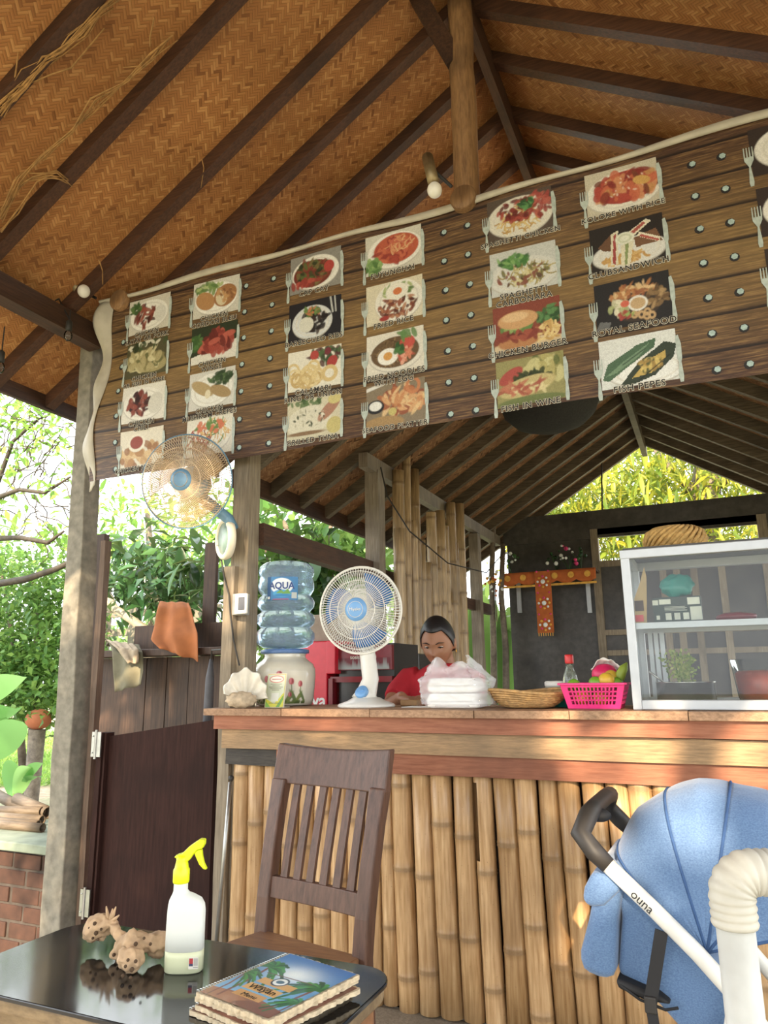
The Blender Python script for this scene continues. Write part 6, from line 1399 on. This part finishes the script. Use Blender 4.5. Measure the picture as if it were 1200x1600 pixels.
for pth in paths:
    for rep in range(5 if len(pth) > 4 else 1):
        MB().tube([onroof(x+random.gauss(0, 5), y+random.gauss(0, 5), random.uniform(.075, .1)) for x, y in pth], [random.uniform(.002, .0048) for _ in pth], 5).build('root_strand', MT['dry_root'], vn, True)
# ================================================================ garden around the terrace
leafmat('leaf_hedge', srgb('2f5a24'), srgb('5a8a3c'), srgb('8fb45c'), .4)
leafmat('leaf_vine', srgb('4a7a2c'), srgb('7fae44'), srgb('b4cf6c'), .45)
leafmat('leaf_shade', srgb('3c4a30'), srgb('5a6648'), srgb('7c8464'), .3)
leafmat('leaf_dark', srgb('17321f'), srgb('2c5230'), srgb('4a7340'), .25, .28)
leafmat('leaf_yellow', srgb('4a6420'), srgb('869430'), srgb('c0b23c'), .4)
leafmat('leaf_banana', srgb('2c5628'), srgb('55803a'), srgb('8aa650'), .4)
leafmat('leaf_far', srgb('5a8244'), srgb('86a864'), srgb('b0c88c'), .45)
leafmat('leaf_pale', srgb('5fa05a'), srgb('86c070'), srgb('a8d888'), .45)
wood('bark', srgb('5c5044'), srgb('8f8270'), (3, 3, 3), grain=8); wood('pale_bark', srgb('8f8470'), srgb('bcb19a'), (3, 3, 3), grain=8); wood('dark_bark', srgb('2f2a22'), srgb('554c40'), (3, 3, 3), grain=8)
# ground
gm = MB().box(-60, 60, -50, 70, -.2, -.14).build('ground', None); gm['kind'] = 'structure'
m, nt, bs = newmat('garden_ground')
n = nd(nt, 'ShaderNodeTexNoise'); n.inputs['Scale'].default_value = .5; n.inputs['Detail'].default_value = 6; nt.links.new(coords(nt), n.inputs[0])
n2 = nd(nt, 'ShaderNodeTexNoise'); n2.inputs['Scale'].default_value = 14; n2.inputs['Detail'].default_value = 6; nt.links.new(coords(nt), n2.inputs[0])
g_ = ramp(nt, n2.outputs[0], [(.3, srgb('7c8260')), (.7, srgb('a8a888'))]); d_ = ramp(nt, n2.outputs[0], [(.3, srgb('9a8470')), (.7, srgb('c2ab94'))])
nt.links.new(mixc(nt, ramp(nt, n.outputs[0], [(.5, (0,)*3), (.6, (1,)*3)]), g_, d_), bs.inputs['Base Color']); bs.inputs['Roughness'].default_value = .95; gm.data.materials.append(m)
pa = MB().box(-9, -3.3, 3.4, 5.9, -.145, -.125).build('garden_path', plain('path_dirt', srgb('a3978c'), .95, var=.25, scale=9, bmp=.4)); pa['kind'] = 'structure'
NPR = np.random.RandomState(3)
def leaf_mesh(cs, L, W, rs, droop=.3, fold=.25, align=None, curl=.15):
    """cs (n,3) leaf bases -> verts, faces: each leaf a folded six-point blade (4 triangles + curl)"""
    n = len(cs); d = rs.normal(size=(n, 3)); d[:, 2] = d[:, 2]*.6-droop
    if align is not None: d = d*.5+np.array(align)
    d /= np.linalg.norm(d, axis=1)[:, None]
    r = rs.normal(size=(n, 3))*.6+np.array([0, 0, 1.]); s = np.cross(d, r); s /= np.linalg.norm(s, axis=1)[:, None]+1e-9; nn = np.cross(s, d)
    l = (L*rs.uniform(.6, 1.25, n))[:, None]; w = l*W/L
    b = cs; m1 = b+d*l*.45-nn*l*0; tip = b+d*l-nn*l*curl
    pl = b+d*l*.42+s*w*.5+nn*w*fold; prr = b+d*l*.42-s*w*.5+nn*w*fold
    Vv = np.stack([b, pl, m1, prr, tip], 1).reshape(-1, 3)
    i = np.arange(n)*5
    F = np.concatenate([np.stack([i, i+2, i+1], 1), np.stack([i, i+3, i+2], 1), np.stack([i+1, i+2, i+4], 1), np.stack([i+2, i+3, i+4], 1)])
    return Vv, F
def mesh_np(name, Vv, F, mat, parent, kind=None):
    me = bpy.data.meshes.new(name); Vv = Vv-np.array(wloc(parent)); me.vertices.add(len(Vv)); me.vertices.foreach_set('co', Vv.astype(np.float32).ravel())
    me.loops.add(F.size); me.loops.foreach_set('vertex_index', F.astype(np.int32).ravel()); me.polygons.add(len(F)); me.polygons.foreach_set('loop_start', np.arange(0, F.size, F.shape[1]).astype(np.int32))
    me.update(calc_edges=True); me.validate()
    o = addmesh(name, me, mat, parent)
    if kind: o['kind'] = kind
    return o
def cluster(boxes, n, rs, clump=.25, nc=None):
    """leaf bases gathered round twig ends inside pixel boxes ((x0,y0,x1,y1,Y0,Y1), weight)"""
    out = []; tot = sum(w for _, w in boxes)
    for (x0, y0, x1, y1, Y0, Y1), w in boxes:
        k = int(n*w/tot); nc_ = max(3, k//9)
        tw = np.array([at(rs.uniform(x0, x1), rs.uniform(y0, y1), Y=rs.uniform(Y0, Y1)) for _ in range(nc_)])
        out.append(tw[rs.randint(nc_, size=k)]+rs.normal(size=(k, 3))*clump)
    return np.concatenate(out)
def single_leaves(name, parent, mat, cs, L, W, rs, align=(0, -.4, -.3), droop=.3):
    """individual large leaves: parts sharing a few meshes"""
    base_ = []
    for k in range(4):
        mm = MB(); n = 6
        for j in range(n+1):
            t = j/n; w = W/2*math.sin(math.pi*min(1, t*.92+.06))**.8; z = -.12*L*t*t*(1+.3*k)
            mm.v += [(-w, L*t, z+w*.35), (0, L*t, z), (w, L*t, z+w*.35)]
        for j in range(n): a = j*3; mm.f += [(a, a+1, a+4, a+3), (a+1, a+2, a+5, a+4)]
        me = bpy.data.meshes.new(name); me.from_pydata(mm.v, [], mm.f); me.update(); me.materials.append(mat); me.polygons.foreach_set('use_smooth', [True]*len(me.polygons)); base_.append(me)
    o0 = wloc(parent)
    for i, c in enumerate(cs):
        o = bpy.data.objects.new(name, base_[i % 4]); COL.objects.link(o); o.parent = parent
        d = Vector(rs.normal(size=3))*.8+Vector(align); d.z -= droop; d.normalize(); q = d.to_track_quat('Y', 'Z')
        o.rotation_mode = 'QUATERNION'; o.rotation_quaternion = q; o.location = Vector(c)-o0; s = rs.uniform(.7, 1.2); o.scale = (s, s, s)
def tree(name, root, label, cat, boxes, n, L, W, mat, seed, branches=(), bark='bark', clump=.15, droop=.3, align=None, singles=0, sbox=None, group=None):
    rs = np.random.RandomState(seed); t = thing(name, root, label, cat, group)
    cs = cluster(boxes, n, rs, clump); Vv, F = leaf_mesh(cs, L, W, rs, droop, align=align); mesh_np('foliage', Vv, F, MT[mat], t, 'stuff')
    for br, r in branches:
        MB().tube(br, r, 8).build('branch', MT[bark], t, True)
    if singles:
        sc_ = cluster(sbox or boxes, singles, rs, clump*.8); single_leaves('leaf', t, MT[mat], sc_[:singles], L*1.25, W*1.25, rs, droop=droop)
    return t
pp = lambda Y, *q: [at(x, y, Y=Y) for x, y in q]
# left: hedge, creeper tree
g0 = V(*at(60, 1100, Y=5.6)); g0.z = -.14
tree('hedge_shrub', g0, 'dense green hedge shrub seen left of the concrete post', 'shrub', [((-90, 860, 150, 1120, 5.5, 6.4), 5), ((-60, 1000, 120, 1110, 5.3, 5.8), 1.2)], 15000, .085, .045, 'leaf_hedge', 1, [([g0, at(60, 980, Y=5.8), at(50, 900, Y=5.9)], [.05, .035, .01]), ([g0, at(20, 1000, Y=5.8), at(0, 880, Y=5.9)], [.05, .03, .01])], clump=.1, singles=110, sbox=[((0, 860, 110, 1110, 5.3, 5.5), 1)])
g1 = at(-120, 900, Y=4.9); g1.z = -.14
vb = [(pp(4.9, (-60, 1000), (-20, 915), (40, 905), (85, 890), (150, 860)), [.05, .04, .035, .03, .02]), (pp(5., (-30, 820), (0, 745), (20, 690), (60, 655), (100, 640)), [.03, .025, .02, .012, .006]), (pp(4.8, (-10, 780), (30, 765), (70, 770), (110, 745)), [.03, .022, .018, .01]), (pp(4.8, (-20, 842), (30, 840), (75, 848), (100, 830)), [.03, .025, .02, .01]), ([g1, at(-90, 950, Y=4.9), at(-40, 860, Y=4.9), at(-10, 780, Y=4.9)], [.09, .07, .05, .03])]
tw = []
rsv = random.Random(9)
for k in range(64):
    x, y = rsv.uniform(-10, 110), rsv.uniform(620, 850); p_ = []; a = rsv.uniform(0, 6.28)
    for j in range(7): p_.append(at(x, y, Y=5+.1*math.sin(k))); a += rsv.uniform(-.7, .7); x += 14*math.cos(a); y += 12*math.sin(a)
    tw.append((p_, [.007, .006, .006, .005, .004, .003, .002]))
tree('creeper_tree', g1, 'tangle of bare creeper twigs and sparse leaves under the eave', 'tree', [((-40, 600, 115, 700, 4.8, 5.4), 3), ((-40, 700, 115, 860, 4.7, 5.4), 2)], 700, .13, .05, 'leaf_vine', 2, vb+tw, 'dark_bark', clump=.09, singles=70)
# frangipani between the posts
g2 = at(250, 960, Y=5.3); g2.z = -.14
b2 = [(pp(5.2, (165, 925), (178, 950), (205, 968), (235, 990)), [.045, .04, .04, .045]), (pp(5.4, (225, 910), (245, 935), (265, 975)), [.022, .025, .03]), ([at(235, 990, Y=5.2), g2], [.05, .09])]
tree('frangipani_tree', g2, 'dark leaved frangipani tree seen above the plank wall', 'tree', [((172, 870, 335, 945, 5.0, 5.9), 4), ((180, 850, 240, 900, 5.2, 5.8), 1)], 620, .2, .075, 'leaf_dark', 4, b2, 'pale_bark', clump=.14, droop=.45, singles=90)
g3 = at(260, 1000, Y=7); g3.z = -.14
tree('light_green_tree', g3, 'light green tree with loose sprigs behind the wall fan', 'tree', [((150, 765, 345, 830, 6.2, 7.5), 2), ((150, 830, 210, 860, 6.2, 7.5), 1), ((280, 820, 340, 880, 6, 7), 1)], 800, .16, .05, 'leaf_vine', 5, [([g3, at(240, 920, Y=7), at(230, 800, Y=7)], [.1, .07, .03])], clump=.16, singles=60)
g4 = at(520, 1000, Y=6.6); g4.z = -.14
b4 = [(pp(6.4, (560, 1000), (520, 930), (470, 860), (420, 780)), [.07, .06, .04, .02]), (pp(6.4, (480, 875), (430, 880), (395, 900)), [.03, .025, .015]), (pp(6.3, (520, 930), (510, 840), (540, 760)), [.04, .03, .015]), ([at(560, 1000, Y=6.4), g4], [.08, .1])]
tree('glossy_leaf_tree', g4, 'tree with glossy green leaves behind the water bottle', 'tree', [((380, 740, 600, 900, 5.8, 7.2), 5), ((385, 890, 520, 1010, 5.8, 7.), 3), ((250, 840, 340, 960, 6.2, 7.2), .5)], 1500, .2, .085, 'leaf_hedge', 6, b4, 'bark', clump=.17, droop=.4, singles=170)
g4b = at(430, 1000, Y=6.2); g4b.z = -.14
tree('dark_leaf_shrub', g4b, 'dark leaved shrub seen between the water bottle and the beam', 'shrub', [((385, 850, 500, 1000, 5.6, 6.4), 1)], 420, .2, .08, 'leaf_dark', 16, [([g4b, at(425, 920, Y=6), at(415, 860, Y=6)], [.05, .03, .01])], clump=.15, droop=.4, singles=60)
# far greenery closing the horizon
for k, (x0, x1, lab) in enumerate(((-160, 30, 'far pale tree behind the hedge, leftmost'), (130, 340, 'far pale tree behind the plank wall'), (380, 600, 'far pale tree behind the glossy leaf tree'))):
    gk = at((x0+x1)/2, 1000, Y=12); gk.z = -.14
    tree('far_tree', gk, lab, 'tree', [((x0, 985 if k == 1 else 840, x1, 1080, 11, 13), 1)], 1500, .3, .14, 'leaf_far', 30+k, [([gk, at((x0+x1)/2, 950, Y=12)], [.15, .06])], clump=.35)
# right: sunlit tree behind the kitchen, bananas
g5 = at(1100, 900, Y=12); g5.z = -.14
b5 = [([g5, at(1095, 830, Y=12), at(1103, 760, Y=12), at(1108, 690, Y=12)], [.3, .26, .22, .16]), (pp(11.9, (1100, 790), (1060, 745), (1020, 700)), [.1, .07, .03]), (pp(11.9, (1105, 770), (1150, 735), (1190, 700)), [.1, .06, .03])]
tree('sunlit_tree', g5, 'yellow green sunlit tree framed by the kitchen gable', 'tree', [((820, 730, 1010, 870, 11, 13), 3), ((960, 650, 1240, 870, 11, 13.5), 5)], 8500, .27, .05, 'leaf_yellow', 7, b5, 'bark', clump=.3, droop=.6, singles=260, sbox=[((850, 720, 1010, 850, 10.6, 11), 3), ((980, 670, 1210, 850, 10.6, 11), 5)])
bpl = at(760, 1080, Y=8.3); bpl.z = -.14
bn_ = thing('banana_plant', bpl, 'banana plant with broad bright leaves behind the kitchen post', 'plant')
def blade(p0, p1, p2, W, n=14, nm='leaf', mat='leaf_banana', par=None, sd=V(.9, .4, 0)):
    p0, p1, p2 = Vector(p0), Vector(p1), Vector(p2); mm = MB()
    for j in range(n+1):
        t = j/n; c_ = p0*(1-t)**2+p1*2*t*(1-t)+p2*t*t; w = W/2*math.sin(math.pi*min(1, .06+t*.94))**.6
        d = ((p1-p0)*(1-t)+(p2-p1)*t).normalized(); s_ = d.cross(sd.cross(d)).normalized() if False else (sd-d*sd.dot(d)).normalized(); u_ = d.cross(s_)
        mm.v += [tuple(c_-s_*w+u_*w*.3), tuple(c_), tuple(c_+s_*w+u_*w*.3)]
    for j in range(n): a = j*3; mm.f += [(a, a+1, a+4, a+3), (a+1, a+2, a+5, a+4)]
    return mm.build(nm, MT[mat], par, True)
rb_ = random.Random(6)
for k in range(20):
    Yb = rb_.uniform(7.9, 9.2); x0_, x2_ = rb_.uniform(725, 800), rb_.uniform(700, 815); y2_ = rb_.uniform(905, 1040)
    blade(at(x0_, 1110, Y=Yb), at(x0_*.7+x2_*.3, y2_-25, Y=Yb), at(x2_, y2_, Y=Yb-.4), rb_.uniform(.16, .3), par=bn_, sd=V(.8, .5, rb_.uniform(-.5, .5)))
MB().tube([bpl, bpl+V(0, 0, .9)], [.1, .07], 10).build('stem', MT['leaf_banana'], bn_, True)
# sapling stems beside the back wall
for (q, lab) in ((((772, 1090), (771, 1000), (768, 900), (772, 800)), 'left of two thin sapling stems by the kitchen wall'), (((791, 1092), (790, 1010), (783, 930), (786, 850)), 'right of two thin sapling stems by the kitchen wall')):
    pts = [at(x, y, Y=7.0) for x, y in q]; pts = [V(pts[0].x, pts[0].y, -.14)]+pts
    tag(MB().tube(pts, [.036, .034, .031, .028, .024], 9).build('sapling_stem', MT['bark'], None, True), lab, 'sapling')
# garden fence behind the frangipani
fn_ = thing('garden_fence', V(*at(200, 1000, Y=7.5)[:2], -.14), 'pale concrete rail fence far behind the plank wall', 'fence')
for y_ in (953, 983):
    a, b_ = at(130, y_+8, Y=7.8), at(345, y_-2, Y=7.8); a.z = b_.z = (a.z+b_.z)/2; MB().bar(a, b_, .06, .1).build('rail', MT['concrete'], fn_)
for x in (165, 212, 262, 310): q = at(x, 960, Y=7.75); MB().box(q.x-.06, q.x+.06, q.y-.06, q.y+.06, -.14, at(x, 935, Y=7.75).z).build('post', MT['concrete'], fn_)
# left foreground plants
def plant(name, loc, label, blades, mat):
    t = thing(name, loc, label, 'plant')
    for (a, b_, c_, W, Yb) in blades: blade(at(*a, Y=Yb), at(*b_, Y=Yb), at(*c_, Y=Yb-.06), W, 10, mat=mat, par=t)
    return t
q = at(20, 1180, Y=4.2); q.z = -.14
t = plant('broad_leaf_plant', q, 'broad pale green leaves at the left edge beside the lawn', [((-25, 1100), (5, 1062), (40, 1058), .2, 4.2), ((-20, 1130), (10, 1105), (28, 1108), .2, 4.2), ((-15, 1185), (5, 1150), (36, 1128), .26, 4.1), ((-25, 1130), (-5, 1125), (5, 1150), .18, 4.2)], 'leaf_pale')
MB().tube([q+V(-.1, 0, 0), at(-20, 1150, Y=4.2)], .02, 8).build('stem', MT['leaf_pale'], t, True)
q = at(22, 1260, Y=3.9); q.z = -.14
t = plant('young_plant', q, 'young plant with two upright leaves above the bamboo logs', [((22, 1245), (10, 1205), (18, 1188), .13, 3.9), ((24, 1245), (35, 1205), (46, 1198), .13, 3.9), ((24, 1235), (50, 1195), (66, 1192), .08, 3.9), ((26, 1230), (50, 1210), (66, 1215), .07, 3.92)], 'leaf_pale')
MB().tube([q, at(22, 1240, Y=3.9)], .008, 6).build('stem', MT['leaf_vine'], t, True)
# terracotta jar on the lawn
q = at(57, 1140, Y=5.4); jarz = -.14
tj = thing('terracotta_jar', V(q.x, 5.4, jarz), 'round terracotta jar lying on a stump on the lawn', 'jar')
MB().ball(at(60, 1124, Y=5.4), .14, .11, .1, 20, 12).build('jar_body', plain('terracotta', srgb('a86440'), .8, var=.2, scale=8), tj, True)
MB().lathe([(.09, 0), (.07, .2), (.08, at(60, 1140, Y=5.4).z+.14)], 12, V(at(60, 1124, Y=5.4).x, 5.4, -.14)).build('stump', MT['bark'], tj, True)
# grass
rs = np.random.RandomState(12); cs = np.array([at(rs.uniform(-40, 130), 1145+85*rs.rand()**1.3, Z=-.13) for _ in range(9000)]); 
Vv, F = leaf_mesh(cs, .13, .016, rs, -1.2)
gr = mesh_np('lawn_grass', Vv, F, MT['leaf_vine'], None, 'stuff'); tag(gr, 'bright green grass of the lawn beyond the post', 'grass')
# low brick wall, slab and bamboo logs left of the post
plain('brick_red', srgb('40291f'), .9, var=.3, scale=14, bmp=.5); plain('mortar', srgb('463e38'), .95, var=.2, bmp=.3); plain('mossy_slab', srgb('7f8878'), .9, var=.25, scale=10, bmp=.4)  # brick and mortar colours darkened to carry the shade on this wall
bkw = thing('brick_wall', V(-3.5, 3.05, -.14), 'low red brick wall, darkened for shade, at the left foot of the concrete post', 'wall')
bx0, bx1, by0, byy = -4.1, -3.16, 2.95, 3.15
MB().box(bx0, bx1-.008, by0+.008, byy, -.14, .37).build('mortar_core', MT['mortar'], bkw)
for r_ in range(6):
    z = -.13+.083*r_; x = bx1-(.1 if r_ % 2 else 0)
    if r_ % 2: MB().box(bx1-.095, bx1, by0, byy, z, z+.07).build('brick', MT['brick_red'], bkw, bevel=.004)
    while x > bx0+.05:
        xa = max(bx0, x-.2); dd = random.uniform(-.004, .004)
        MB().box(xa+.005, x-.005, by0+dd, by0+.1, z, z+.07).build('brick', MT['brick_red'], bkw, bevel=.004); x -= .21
MB().box(bx0, bx1+.02, 2.9, 3.85, .375, .42).build('cap_slab', MT['mossy_slab'], bkw, bevel=.006)
MB().box(bx0, bx1, 3.2, 3.8, -.14, .375).build('rear_core', MT['mortar'], bkw)
zl = .42; wood('log_grey', srgb('54483a'), srgb('857562'), (.8, 6, 6), grain=10)
for k, (a, b_, r_, Y0, Y1, lab) in enumerate((((-30, 1276), (66, 1268), .026, 3.4, 3.42, 'upper grey bamboo log stacked on the mossy slab'), ((-30, 1302), (66, 1282), .024, 3.28, 3.3, 'middle grey bamboo log stacked on the mossy slab'), ((-30, 1326), (66, 1300), .022, 3.12, 3.14, 'front grey bamboo log at the edge of the mossy slab'), ((26, 1248), (75, 1270), .034, 3.5, 3.44, 'short dark bamboo log with a hollow end on the pile'), ((-15, 1236), (42, 1270), .03, 3.58, 3.46, 'pale bamboo log leaning across the pile'), ((-30, 1312), (60, 1292), .02, 3.2, 3.22, 'thin dark bamboo log between two others on the slab'))):
    p0, p1 = at(*a, Y=Y0), at(*b_, Y=Y1); p0.z = max(p0.z, zl+r_); p1.z = max(p1.z, zl+r_)
    o = MB().tube([p0, p0.lerp(p1, .5), p1], [r_, r_*.97, r_], 12, cap=False).build('bamboo_log', MT['log_grey'], None, True, solid=.006); tag(o, lab, 'log', 'bamboo logs on the slab')
# ================================================================ altar shelf on the kitchen wall
AY = 7.02
a0, a1 = at(782, 905, Y=AY), at(932, 905, Y=AY); zt_ = at(850, 893, Y=AY).z
al = thing('altar_shelf', V((a0.x+a1.x)/2, BY, zt_), 'wall altar shelf draped with an orange valance and beaded runner', 'shelf')
MB().box(a0.x, a1.x, AY, BY-.02, zt_-.02, zt_).build('shelf_board', MT['dark_plank'], al)
def val(u, v): 
    x = a0.x+(a1.x-a0.x)*u; return (x, AY-.012-.006*math.sin(u*40)*v, zt_+.004-(.1+.03*abs(math.sin(u*math.pi*5)))*v)
MB().grid(val, 60, 4).build('valance', MT['altar_cloth'], al, True, solid=.004)
for k in range(6):
    c_ = V(a0.x+(a1.x-a0.x)*(k+.5)/6, AY-.022, zt_-.05); MB().lathe([(.0, 0), (.03, 0), (.03, .003)], 14, c_, (0, -1, 0)).build('valance_patch', MT['gold_thread'], al)
    MB().bar(c_+V(-.08, 0, -.085), c_+V(.08, 0, -.085), .006, .02).build('fringe', MT['gold_thread'], al)
r0, r1 = at(838, 940, Y=AY-.02).x, at(863, 940, Y=AY-.02).x; zb_ = at(850, 989, Y=AY-.02).z
MB().box(r0, r1, AY-.03, AY-.024, zb_, zt_).build('runner', MT['altar_cloth'], al)
for k in range(3):
    zc = zt_-(zt_-zb_)*(.12+.35*k)-.03; xc = (r0+r1)/2
    MB().ball(V(xc, AY-.035, zc), .022, .01, .022, 12, 8).build('bead', MT['bead_white'], al, True)
    for j in range(8): MB().ball(V(xc+.05*math.cos(j*.785), AY-.035, zc+.05*math.sin(j*.785)), .012, .006, .012, 8, 6).build('bead', MT[('gold_thread', 'bead_white', 'bead_pink')[j % 3]], al, True)
    for sx_ in (-1, 1): MB().ball(V(xc+sx_*.055, AY-.035, zc+.1), .01, n=8, m=6).build('bead', MT['bead_pink'], al, True)
for k in range(7): MB().box(r0+(r1-r0)*(k+.25)/7, r0+(r1-r0)*(k+.6)/7, AY-.03, AY-.025, zb_-.03, zb_).build('fringe', MT['gold_thread'], al)
for x in (812, 921):
    xx = at(x, 940, Y=BY-.02).x; MB().box(xx-.02, xx+.02, BY-.05, BY-.02, at(x, 958, Y=BY).z, zt_-.02).build('bracket', MT['aluminium'], al)
# offerings on the altar
random.seed(31)
for k, (x, lab) in enumerate(((890, 'small red and white flower offering at the right of the altar'), (870, 'white blossom sprig in the middle of the altar'), (800, 'pale flower sprig at the left of the altar'), (908, 'dark green sprig beside the red offering on the altar'))):
    q = at(x, 893, Y=7.15); ofr = thing('flower_offering', V(q.x, 7.15, zt_), lab, 'flowers')
    st2 = MB(); 
    for j in range(5): st2.tube([V(q.x, 7.15, zt_), V(q.x+random.uniform(-.08, .08), 7.15+random.uniform(-.05, .05), zt_+random.uniform(.1, .24))], .003, 5)
    st2.build('stems', MT['leaf_dark'], ofr)
    for j in range(9): MB().ball(V(q.x+random.uniform(-.08, .08), 7.12+random.uniform(-.05, .05), zt_+random.uniform(.06, .26)), random.uniform(.01, .022), n=8, m=6).build('petal', MT[[['bead_pink', 'bead_white'], ['bead_white', 'leaf_dark'], ['bead_white', 'leaf_dark'], ['leaf_dark', 'leaf_dark']][k][j % 2]], ofr, True)
q = at(773, 915, Y=6.95); fo = thing('dried_flower', V(q.x, 6.95, q.z), 'dried brown flower cluster tied to the sapling stem', 'flowers')
for j in range(22): MB().ball(q+V(random.gauss(0, .05), random.gauss(0, .03), random.gauss(0, .05)), random.uniform(.008, .02), n=7, m=5).build('petal', MT[('gold_thread', 'bead_white', 'altar_cloth')[j % 3]], fo, True)
MB().tube([q+V(0, .02, .05), q+V(0, .02, -.35)], .006, 6).build('stem', MT['bark'], fo, True)
# kitchen wires
tag(MB().tube([at(x, y, Y=Yq) for x, y, Yq in ((595, 730, 4.1), (605, 775, 4.1), (640, 830, 4.1), (700, 880, 5.), (760, 895, 6), (790, 860, 7))], .005, 5).build('hanging_wire', MT['wire_black']), 'thin black wire sagging across the kitchen', 'wire')
tag(MB().tube([at(940, 722, Y=7.45), at(941, 800, Y=7.45)], .008, 6).build('hanging_pole', MT['wire_black']), 'thin black rod hanging in the kitchen gable', 'rod')
# ================================================================ unseen trees added behind the viewer, crowns shaped to dapple the sun
def gobo_tree(root, c, rad, n, L, seed, label):
    rs = np.random.RandomState(seed); t = thing('gobo_tree', root, label, 'tree')
    d = rs.normal(size=(n, 3)); d /= np.linalg.norm(d, axis=1)[:, None]; d *= (rs.rand(n)**.33)[:, None]
    cs = np.array(c)+d*np.array(rad)
    S_ = -np.array(SUNDIR)
    keep = np.ones(n, bool)
    for (x, y, Yq, r) in GAPS:                                  # crown cut open along sun rays to place the light patches
        o_ = np.array(at(x, y, Y=Yq)); w = cs-o_; k = w @ S_; dist = np.linalg.norm(w-k[:, None]*S_, axis=1); keep &= (dist > r*.8+.1) | (rs.rand(n) < .12)
    Vv, F = leaf_mesh(cs[keep], L, L*.5, rs, .3); mesh_np('foliage', Vv, F, MT['leaf_shade'], t, 'stuff')
    MB().tube([root, Vector(root).lerp(Vector(c), .5), c], [.22, .16, .06], 10).build('trunk', MT['bark'], t, True)
GAPS = [(1060, 1175, 2.8, .2), (950, 1168, 2.8, .17), (1160, 1168, 2.8, .17), (880, 1135, 2.8, .15), (1040, 1300, 1.75, .17), (1010, 1262, 1.8, .13), (110, 690, 2.85, .14), (100, 880, 2.85, .16), (95, 960, 2.85, .14), (346, 965, 2.83, .13), (1100, 1225, 2.85, .15), (305, 610, 2.78, .12), (300, 800, 2.6, .16), (510, 1120, 2.78, .14)]
gobo_tree((1.6, -9, -.14), (2.7, -8.2, 6.6), (3.6, 2., 2.6), 15000, .3, 41, 'broad unseen tree added behind the viewer to dapple the sunlight, right')
gobo_tree((-4.5, -9.5, -.14), (-5., -8.6, 6.6), (3.6, 2., 2.6), 13000, .3, 42, 'broad unseen tree added behind the viewer to dapple the sunlight, left')
